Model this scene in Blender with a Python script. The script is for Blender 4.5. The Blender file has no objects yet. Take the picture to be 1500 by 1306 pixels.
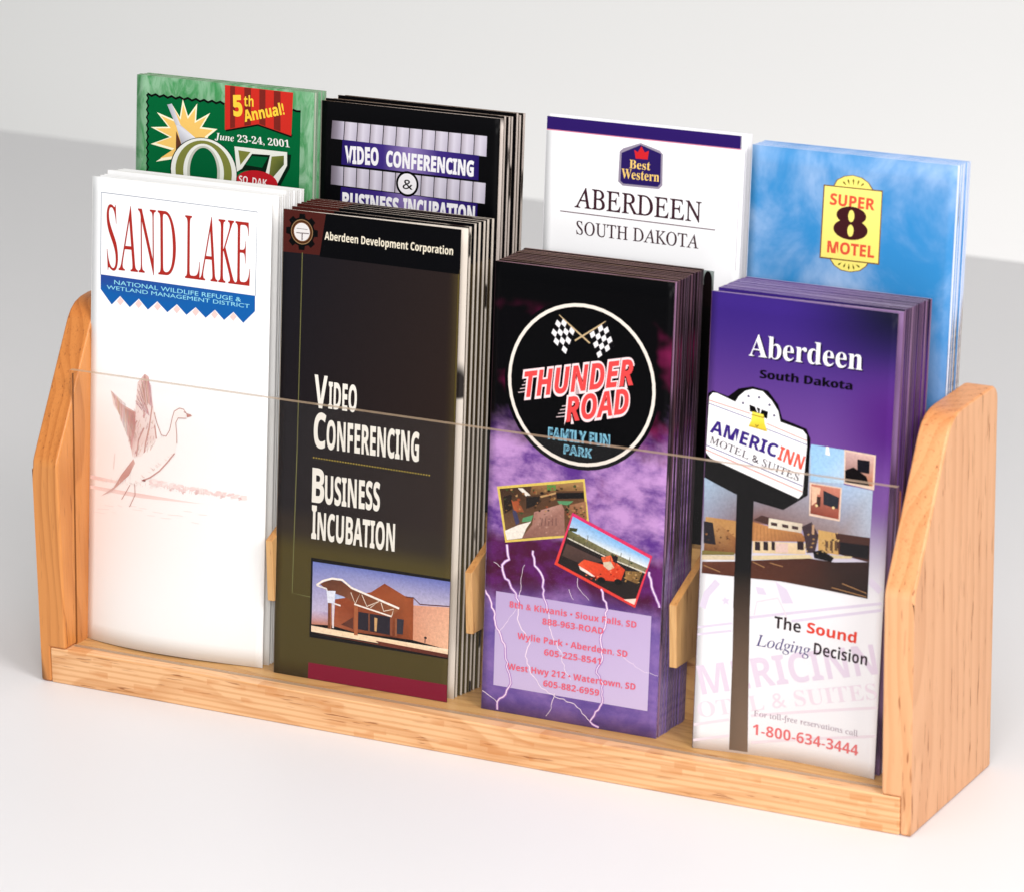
import bpy, bmesh, math, random
from mathutils import Vector, Matrix
random.seed(7)
S = 0.0254                      # lengths below are in inches, the scene is in metres
SC = bpy.context.scene
COL = SC.collection
rad = math.radians

# ------------------------------------------------------------------ camera, light, exposure
cam = bpy.data.cameras.new('camera')
camo = bpy.data.objects.new('camera', cam)
COL.objects.link(camo)
camo.location = (45.077 * S, -65.194 * S, 29.298 * S)
camo.rotation_euler = (rad(72.646), rad(0.776), rad(27.647))
cam.sensor_width = 36.0
cam.lens = 36.0 * 6215.0 / 1500.0
cam.clip_start, cam.clip_end = 0.05, 60.0
cam.dof.use_dof = True
cam.dof.focus_distance = 82.0 * S
cam.dof.aperture_fstop = 16.0
SC.camera = camo

world = bpy.data.worlds.new('World')
SC.world = world
world.use_nodes = True
bg = world.node_tree.nodes['Background']
bg.inputs['Color'].default_value = (0.95, 1.0, 0.975, 1)
bg.inputs['Strength'].default_value = 0.50

def softbox(name, pos, target, size, watts, colour):
    d = bpy.data.lights.new(name, 'AREA')
    d.shape = 'RECTANGLE'; d.size, d.size_y = size[0] * S, size[1] * S
    d.energy = watts; d.color = colour
    o = bpy.data.objects.new(name, d); COL.objects.link(o)
    o.location = Vector(pos) * S
    o.rotation_euler = (Vector(target) - Vector(pos)).to_track_quat('-Z', 'Y').to_euler()
    return o
softbox('key_softbox', (60, -24, 46), (11, 0, 2), (22, 22), 16.2, (1.0, 0.965, 0.955))
softbox('front_softbox', (38, -60, 33), (10, 0, 3), (30, 30), 18.5, (1.0, 0.968, 0.96))
softbox('overhead_softbox', (20, -16, 62), (12, 0, 2), (36, 30), 8.6, (1.0, 0.97, 0.97))
softbox('backdrop_fill', (6, 44, -40), (2, 66, -4), (90, 12), 14.5, (1.0, 0.965, 0.965))  # unseen fill light added below table level to brighten the wall

SC.view_settings.view_transform = 'Standard'
SC.view_settings.look = 'None'
SC.view_settings.gamma = 1.0
SC.view_settings.use_curve_mapping = False
SC.view_settings.exposure = 0.0
SC.cycles.max_bounces = 10
SC.cycles.transparent_max_bounces = 16

# ------------------------------------------------------------------ helpers
def lin(c):
    return tuple(((v / 255.0) / 12.92 if v <= 10.3 else (((v / 255.0) + 0.055) / 1.055) ** 2.4) for v in c)

class NG:
    """small node-graph writer"""
    def __init__(self, name):
        self.m = bpy.data.materials.new(name); self.m.use_nodes = True
        self.t = self.m.node_tree; self.n = self.t.nodes
        self.b = self.n['Principled BSDF']
    def put(self, sock, v):
        if isinstance(v, bpy.types.NodeSocket): self.t.links.new(v, sock)
        elif isinstance(v, (tuple, list)) and len(v) == 3 and sock.type == 'RGBA': sock.default_value = (*v, 1)
        else: sock.default_value = v
    def math(self, op, a, b=0.0, c=None, clamp=False):
        q = self.n.new('ShaderNodeMath'); q.operation = op; q.use_clamp = clamp
        self.put(q.inputs[0], a); self.put(q.inputs[1], b)
        if c is not None: self.put(q.inputs[2], c)
        return q.outputs[0]
    def mix(self, f, a, b):
        q = self.n.new('ShaderNodeMix'); q.data_type = 'RGBA'
        self.put(q.inputs[0], f); self.put(q.inputs[6], a); self.put(q.inputs[7], b)
        return q.outputs[2]
    def step(self, x, a, b):
        q = self.n.new('ShaderNodeMapRange'); q.interpolation_type = 'SMOOTHSTEP'
        self.put(q.inputs[0], x); q.inputs[1].default_value = a; q.inputs[2].default_value = b
        return q.outputs[0]
    def noise(self, vec, scale=1.0, detail=3.0, rough=0.55, dist=0.0):
        q = self.n.new('ShaderNodeTexNoise'); self.put(q.inputs['Vector'], vec)
        q.inputs['Scale'].default_value = scale; q.inputs['Detail'].default_value = detail
        q.inputs['Roughness'].default_value = rough; q.inputs['Distortion'].default_value = dist
        return q.outputs[0]
    def scaled(self, vec, s, off=(0, 0, 0)):
        q = self.n.new('ShaderNodeMapping'); self.put(q.inputs[0], vec)
        q.inputs['Scale'].default_value = s; q.inputs['Location'].default_value = off
        return q.outputs[0]
    def sep(self, vec):
        q = self.n.new('ShaderNodeSeparateXYZ'); self.put(q.inputs[0], vec); return q.outputs
    def obj(self):
        return self.n.new('ShaderNodeTexCoord').outputs['Object']
    def uv(self):
        return self.n.new('ShaderNodeTexCoord').outputs['UV']
    def done(self, col, rough=0.5, spec=0.4, bump=None, bstr=0.2, coat=0.0):
        self.put(self.b.inputs['Base Color'], col); self.put(self.b.inputs['Roughness'], rough)
        self.b.inputs['Specular IOR Level'].default_value = spec
        self.b.inputs['Coat Weight'].default_value = coat
        if bump is not None:
            q = self.n.new('ShaderNodeBump'); q.inputs['Strength'].default_value = bstr
            q.inputs['Distance'].default_value = 0.0006
            self.put(q.inputs['Height'], bump); self.t.links.new(q.outputs[0], self.b.inputs['Normal'])
        return self.m

class MB:
    """collects faces (inches) and links them as ONE mesh object"""
    def __init__(self): self.v, self.f, self.mi, self.uvs = [], [], [], []
    def face(self, pts, m=0, uv=None):
        i = len(self.v); self.v += [tuple(p) for p in pts]
        self.f.append(tuple(range(i, i + len(pts)))); self.mi.append(m)
        self.uvs.append(uv or [(0, 0)] * len(pts))
    def box(self, x0, y0, z0, x1, y1, z1, m=0):
        c = [(x0, y0, z0), (x1, y0, z0), (x1, y1, z0), (x0, y1, z0), (x0, y0, z1), (x1, y0, z1), (x1, y1, z1), (x0, y1, z1)]
        for q in ((0, 3, 2, 1), (4, 5, 6, 7), (0, 1, 5, 4), (1, 2, 6, 5), (2, 3, 7, 6), (3, 0, 4, 7)):
            self.face([c[k] for k in q], m)
    def mesh(self, name, mats, weld=True):
        me = bpy.data.meshes.new(name)
        me.from_pydata([tuple(a * S for a in p) for p in self.v], [], self.f)
        for mt in mats: me.materials.append(mt)
        me.polygons.foreach_set('material_index', self.mi)
        ul = me.uv_layers.new(name='UVMap')
        ul.data.foreach_set('uv', [c for f in self.uvs for p in f for c in p])
        if weld:
            bm = bmesh.new(); bm.from_mesh(me)
            bmesh.ops.remove_doubles(bm, verts=bm.verts, dist=1e-6)
            bmesh.ops.recalc_face_normals(bm, faces=bm.faces)
            bm.to_mesh(me); bm.free()
        return me
def link(name, me, parent=None, loc=(0, 0, 0)):
    o = bpy.data.objects.new(name, me); COL.objects.link(o)
    if parent: o.parent = parent
    o.location = Vector(loc) * S
    return o
def bevel(o, w, seg=3, ang=35):
    b = o.modifiers.new('bevel', 'BEVEL'); b.width = w * S; b.segments = seg
    b.limit_method = 'ANGLE'; b.angle_limit = rad(ang)
    for p in o.data.polygons: p.use_smooth = True
    wn = o.modifiers.new('normals', 'WEIGHTED_NORMAL'); wn.keep_sharp = True
def tag(o, label=None, cat=None, group=None, kind=None):
    for k, v in (('label', label), ('category', cat), ('group', group), ('kind', kind)):
        if v: o[k] = v
    return o

# ------------------------------------------------------------------ materials of the setting and the rack
def wood(name, axis, shift, light=(0.70, 0.335, 0.112), dark=(0.47, 0.185, 0.048), fleck=0.0):
    g = NG(name)
    p = g.scaled(g.obj(), (1 / S, 1 / S, 1 / S), shift)
    k = {'z': lambda a, b: (a, a, b), 'x': lambda a, b: (b, a, a)}[axis]
    wob = g.noise(g.scaled(p, k(0.45, 0.13)), 1.0, 2.0, 0.5)
    s = g.sep(p)
    a, b = (s[0], s[1]) if axis == 'z' else (s[1], s[2])
    wob2 = g.math('MULTIPLY', g.math('SUBTRACT', wob, 0.5), 2.3)
    rx = g.math('ADD', a, wob2)
    ry = g.math('MULTIPLY', g.math('ADD', b, g.math('MULTIPLY', wob2, 0.6)), 0.8)
    r = g.math('SQRT', g.math('ADD', g.math('MULTIPLY', rx, rx), g.math('MULTIPLY', ry, ry)))
    w = g.math('FRACT', g.math('MULTIPLY', r, 4.4))
    ring = g.math('MULTIPLY', g.step(w, 0.25, 0.9), g.math('SUBTRACT', 1.0, g.step(w, 0.9, 1.0)))
    fib = g.noise(g.scaled(p, k(26, 0.9)), 1.0, 4.0, 0.6)
    tone = g.noise(g.scaled(p, k(0.9, 0.25)), 1.0, 2.0)
    por = g.step(g.noise(g.scaled(p, k(17, 1.5)), 1.0, 2.0, 0.5), 0.62, 0.70)
    porr = g.math('MULTIPLY', por, g.math('ADD', 0.25, g.math('MULTIPLY', ring, 0.75)))
    f = g.math('ADD', g.math('MULTIPLY', ring, 0.56), g.math('MULTIPLY', g.math('SUBTRACT', fib, 0.5), 0.9))
    f = g.math('ADD', f, g.math('MULTIPLY', g.math('SUBTRACT', tone, 0.5), 1.1), clamp=True)
    c = g.mix(f, light, dark)
    c = g.mix(g.math('MULTIPLY', porr, 0.88), c, (0.27, 0.085, 0.02))
    if fleck:                                       # flat-sawn lines and the short blocky ray flecks of the rail
        ln = g.math('SINE', g.math('ADD', g.math('MULTIPLY', s[2], 52.0), g.math('MULTIPLY', wob, 9.0)))
        c = g.mix(g.math('MULTIPLY', g.step(ln, 0.0, 0.95), 0.5), c, (0.56, 0.25, 0.08))
        row = g.math('FLOOR', g.math('MULTIPLY', s[2], 8.0))
        cell = g.math('FLOOR', g.math('ADD', g.math('MULTIPLY', s[0], 2.3), g.math('MULTIPLY', row, 0.37)))
        cx = g.n.new('ShaderNodeCombineXYZ'); g.put(cx.inputs[0], cell); g.put(cx.inputs[1], row)
        wn = g.n.new('ShaderNodeTexWhiteNoise'); wn.noise_dimensions = '2D'; g.put(wn.inputs[0], cx.outputs[0])
        soft = g.step(g.noise(g.scaled(p, (1.2, 1, 3.0)), 1.0, 2.0), 0.42, 0.58)
        fl = g.math('MULTIPLY', g.step(wn.outputs[0], 0.84, 0.90), soft)
        c = g.mix(g.math('MULTIPLY', fl, fleck), c, (0.56, 0.21, 0.055))
    if axis == 'z':                                 # cut across the grain the oak drinks more finish: deeper orange
        nz = g.math('ABSOLUTE', g.sep(g.n.new('ShaderNodeTexCoord').outputs['Normal'])[2])
        en = g.step(nz, 0.15, 0.75)
        pit = g.step(g.noise(g.scaled(p, (20, 9, 20)), 1.0, 2.0, 0.6), 0.56, 0.68)
        mu = g.n.new('ShaderNodeVectorMath'); mu.operation = 'MULTIPLY'; g.put(mu.inputs[0], c); mu.inputs[1].default_value = (0.90, 0.74, 0.56)
        c = g.mix(en, c, mu.outputs[0])
        c = g.mix(g.math('MULTIPLY', g.math('MULTIPLY', en, pit), 0.4), c, (0.30, 0.10, 0.025))
    return g.done(c, g.math('ADD', 0.34, g.math('MULTIPLY', porr, 0.25)), 0.4, g.math('SUBTRACT', fib, porr), 0.12)

W_LEFT = wood('oak_left', 'z', (3.1, 2.0, 1.0), (0.62, 0.245, 0.064), (0.43, 0.145, 0.03))
W_RIGHT = wood('oak_right', 'z', (-20.6, 1.2, 7.0), (0.74, 0.38, 0.185), (0.61, 0.275, 0.115))
W_RAIL = wood('oak_rail', 'x', (2.0, 0.9, 0.35), (0.80, 0.465, 0.235), (0.58, 0.265, 0.10), 0.45)
W_INNER = wood('oak_inner', 'x', (0.0, 3.0, 2.0), (0.64, 0.36, 0.13), (0.46, 0.22, 0.07))
W_BLOCK = wood('oak_block', 'z', (0.7, 1.0, 0.0), (0.66, 0.38, 0.15), (0.5, 0.25, 0.085))

def acrylic():
    g = NG('clear_acrylic'); n = g.n; n.remove(g.b)
    tr = n.new('ShaderNodeBsdfTransparent'); tr.inputs[0].default_value = (0.992, 0.99, 0.984, 1)
    gl = n.new('ShaderNodeBsdfGlossy'); gl.inputs['Roughness'].default_value = 0.04
    fr = n.new('ShaderNodeFresnel'); fr.inputs[0].default_value = 1.49
    mx = n.new('ShaderNodeMixShader')
    ge = n.new('ShaderNodeNewGeometry'); fac = g.math('MULTIPLY', g.math('MULTIPLY', fr.outputs[0], 0.5), g.math('SUBTRACT', 1.0, ge.outputs['Backfacing']))
    g.t.links.new(fac, mx.inputs[0]); g.t.links.new(tr.outputs[0], mx.inputs[1]); g.t.links.new(gl.outputs[0], mx.inputs[2])
    g.t.links.new(mx.outputs[0], n['Material Output'].inputs[0])
    return g.m
def acrylic_edge():
    g = NG('acrylic_edge'); n = g.n
    tr = n.new('ShaderNodeBsdfTransparent'); mx = n.new('ShaderNodeMixShader'); mx.inputs[0].default_value = 0.7
    g.done((0.46, 0.33, 0.22), 0.3)
    g.t.links.new(tr.outputs[0], mx.inputs[1]); g.t.links.new(g.b.outputs[0], mx.inputs[2])
    g.t.links.new(mx.outputs[0], n['Material Output'].inputs[0])
    return g.m
ACR, ACRE = acrylic(), acrylic_edge()

def mottled(name, c1, c2, rough, scale):
    g = NG(name); p = g.obj()
    return g.done(g.mix(g.noise(p, scale, 4.0), c1, c2), rough, 0.35, g.noise(p, 900.0, 2.0), 0.03)
TABLE = mottled('white_laminate', (0.70, 0.685, 0.695), (0.725, 0.705, 0.715), 0.5, 3.0)
WALLM = mottled('pale_wall_paint', (0.80, 0.785, 0.78), (0.82, 0.805, 0.80), 0.7, 2.0)

# ------------------------------------------------------------------ the setting
tp = MB()
a0, a1 = Vector((-120.0, 44.5)), Vector((130.0, 32.2))
def slab(mb, x0, x1, yf, ea, eb, z0, z1):
    c = [(x0, yf), (x1, yf), (eb[0], eb[1]), (ea[0], ea[1])]
    lo = [(x, y, z0) for x, y in c]; hi = [(x, y, z1) for x, y in c]
    mb.face(hi); mb.face(lo[::-1])
    for i in range(4): mb.face([lo[i], lo[(i + 1) % 4], hi[(i + 1) % 4], hi[i]])
slab(tp, -120, 130, -130, a0, a1, -1.2, 0)
tb = link('tabletop', tp.mesh('tabletop', [TABLE])); bevel(tb, 0.35, 4); tag(tb, kind='structure')
wl = MB(); d = (a1 - a0).normalized(); n = Vector((-d.y, d.x))
q0, q1 = a0 - d * 200 + n * 26, a1 + d * 200 + n * 26
q2, q3 = q1 + n * 4, q0 + n * 4
lo = [(*q, -60) for q in (q0, q1, q2, q3)]; hi = [(*q, 150) for q in (q0, q1, q2, q3)]
wl.face(hi); wl.face(lo[::-1])
for i in range(4): wl.face([lo[i], lo[(i + 1) % 4], hi[(i + 1) % 4], hi[i]])
tag(link('backdrop', wl.mesh('backdrop', [WALLM])), kind='structure')

# ------------------------------------------------------------------ the oak rack
W, T, R, H = 18.5, 0.58, 0.218, 0.722
TH = rad(5.715); ST, CT = math.sin(TH), math.cos(TH)
rack = bpy.data.objects.new('brochure_rack', None); COL.objects.link(rack); rack.empty_display_size = 0.1
tag(rack, 'oak countertop rack with a clear front pane holding eight stacks of brochures', 'brochure rack')
def side_panel(x0, mat, rail_side):
    # outline in (y, z), with a rebate at the foot where the rail is let in
    prof = [(0.0, 0.0), (3.85, 0.0), (3.85, 7.12)]
    prof += [(3.85 - 0.28 + 0.28 * math.cos(t), 7.13 + 0.28 * math.sin(t)) for t in (0.4, 0.8, 1.2, 1.57)]
    prof += [(2.15, 7.41), (1.92, 7.39), (1.72, 7.33), (1.56, 7.22), (1.43, 7.06), (0.07, 4.66), (0.018, 4.55), (0.0, 4.43)]
    mb = MB(); x1 = x0 + T
    def solid(xa, xb, pr):
        mb.face([(xa, y, z) for y, z in pr][::-1]); mb.face([(xb, y, z) for y, z in pr])
        for i in range(len(pr)):
            j = (i + 1) % len(pr)
            mb.face([(xa, *pr[i]), (xa, *pr[j]), (xb, *pr[j]), (xb, *pr[i])])
    xs = (x0, x0 + R, x1) if rail_side > 0 else (x0, x1 - R, x1)
    cut = [(0.0, H + 0.003), (0.42, H + 0.003), (0.42, 0.0)] + prof[1:]
    full, rebated = ((xs[0], xs[1]), (xs[1], xs[2])) if rail_side > 0 else ((xs[1], xs[2]), (xs[0], xs[1]))
    # full-depth cheek and rebated inner part share the joint plane; build as one solid
    pf, pc = prof, cut
    xo, xm, xi = (x0, x0 + R, x1) if rail_side > 0 else (x1, x1 - R, x0)
    mb.face([(xo, y, z) for y, z in pf]); mb.face([(xi, y, z) for y, z in pc])
    upper = pf[1:]                                   # chain shared by both outlines
    for i in range(len(upper) - 1):
        mb.face([(xo, *upper[i]), (xo, *upper[i + 1]), (xm, *upper[i + 1]), (xm, *upper[i])])
        mb.face([(xm, *upper[i]), (xm, *upper[i + 1]), (xi, *upper[i + 1]), (xi, *upper[i])])
    top = upper[-1]
    mb.face([(xo, *top), (xo, 0, H + 0.003), (xm, 0, H + 0.003), (xm, *top)]); mb.face([(xm, *top), (xm, 0, H + 0.003), (xi, 0, H + 0.003), (xi, *top)])
    mb.face([(xo, 0, H + 0.003), (xo, 0, 0), (xm, 0, 0), (xm, 0, H + 0.003)])
    mb.face([(xm, 0, H + 0.003), (xm, 0.42, H + 0.003), (xi, 0.42, H + 0.003), (xi, 0, H + 0.003)])
    mb.face([(xm, 0.42, H + 0.003), (xm, 0.42, 0), (xi, 0.42, 0), (xi, 0.42, H + 0.003)])
    mb.face([(xm, 0, H + 0.003), (xm, 0, 0), (xm, 0.42, 0), (xm, 0.42, H + 0.003)])
    mb.face([(xo, 0, 0), (xo, 3.85, 0), (xm, 3.85, 0), (xm, 0.42, 0), (xm, 0, 0)]); mb.face([(xm, 0.42, 0), (xm, 3.85, 0), (xi, 3.85, 0), (xi, 0.42, 0)])
    o = link('side_panel', mb.mesh('side_panel', [mat]), rack)
    bevel(o, 0.055, 4, 40)
    return o
side_panel(0.0, W_LEFT, 1); side_panel(W - T, W_RIGHT, -1)
mb = MB(); mb.box(R + .003, 0.004, 0, W - R - .003, 0.42, H); ra = link('front_rail', mb.mesh('front_rail', [W_RAIL]), rack); bevel(ra, 0.03, 3)
mb = MB(); mb.box(T + .003, 0.423, 0.05, W - T - .003, 3.4, H - .003); link('base_board', mb.mesh('base_board', [W_INNER]), rack)
def leaning(name, y0, z0, z1, th, mat):            # a board that leans back with the brochures
    mb = MB(); q = lambda z: y0 + (z - H) * math.tan(TH)
    pr = [(q(z0), z0), (q(z0) + th, z0), (q(z1) + th, z1), (q(z1), z1)]
    xa, xb = T + .004, W - T - .004
    mb.face([(xa, *p) for p in pr]); mb.face([(xb, *p) for p in pr][::-1])
    for i in range(4): mb.face([(xa, *pr[i]), (xa, *pr[(i + 1) % 4]), (xb, *pr[(i + 1) % 4]), (xb, *pr[i])])
    return link(name, mb.mesh(name, [mat]), rack)
leaning('middle_panel', 1.86, H + .002, 4.0, 0.22, W_INNER)
leaning('back_panel', 3.02, 0.9, 7.0, 0.2, W_INNER)
mb = MB(); mb.box(T + .005, 2.33, 2.78, W - T - .005, 3.21, 2.98); link('rear_shelf', mb.mesh('rear_shelf', [W_INNER]), rack)
for x in (4.77, 9.11, 13.35):                       # short blocks that part the stacks
    q = lambda z: 1.855 + (z - H) * math.tan(TH)
    pr = [(0.80, 2.14), (q(2.1), 2.10), (q(3.94), 3.94), (0.80, 3.36)]
    mb = MB(); xa, xb = x, x + .15
    mb.face([(xa, *p) for p in pr]); mb.face([(xb, *p) for p in pr][::-1])
    for i in range(4): mb.face([(xa, *pr[i]), (xa, *pr[(i + 1) % 4]), (xb, *pr[(i + 1) % 4]), (xb, *pr[i])])
    o = link('divider_block', mb.mesh('divider_block', [W_BLOCK]), rack); bevel(o, .015, 2)
mb = MB()                                           # the acrylic pane in its grooves
ya = lambda z: 0.225 + 0.0538 * z
xa, xb, z0, z1, tk = T + .012, W - T - .012, H + .004, 6.30, 0.115
F0 = [(xa, ya(z0), z0), (xb, ya(z0), z0), (xb, ya(z1), z1), (xa, ya(z1), z1)]
F1 = [(x, y + tk, z) for x, y, z in F0]
mb.face(F0, 0); mb.face(F1[::-1], 0)
for i in range(4): mb.face([F0[i], F1[i], F1[(i + 1) % 4], F0[(i + 1) % 4]], 1 if i in (0, 2) else 0)
link('clear_pane', mb.mesh('clear_pane', [ACR, ACRE]), rack)
GROOVE_SHADE = NG('groove_shade').done((0.20, 0.07, 0.018), 0.7, 0.1)
for xg, w in ((T - .002, .006), (W - T - .004, .006)):      # dark strips whose colour stands in for shade in the pane's grooves
    mb = MB(); c = [(ya(z0 + .02) + tk, z0 + .02), (ya(z0 + .02) + tk + .05, z0 + .02), (ya(6.2) + tk + .05, 6.2), (ya(6.2) + tk, 6.2)]
    mb.face([(xg, *p) for p in c]); mb.face([(xg + w, *p) for p in c][::-1])
    for i in range(4): mb.face([(xg, *c[i]), (xg, *c[(i + 1) % 4]), (xg + w, *c[(i + 1) % 4]), (xg + w, *c[i])])
    link('groove_shade_strip', mb.mesh('groove_shade_strip', [GROOVE_SHADE]), rack)

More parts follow.
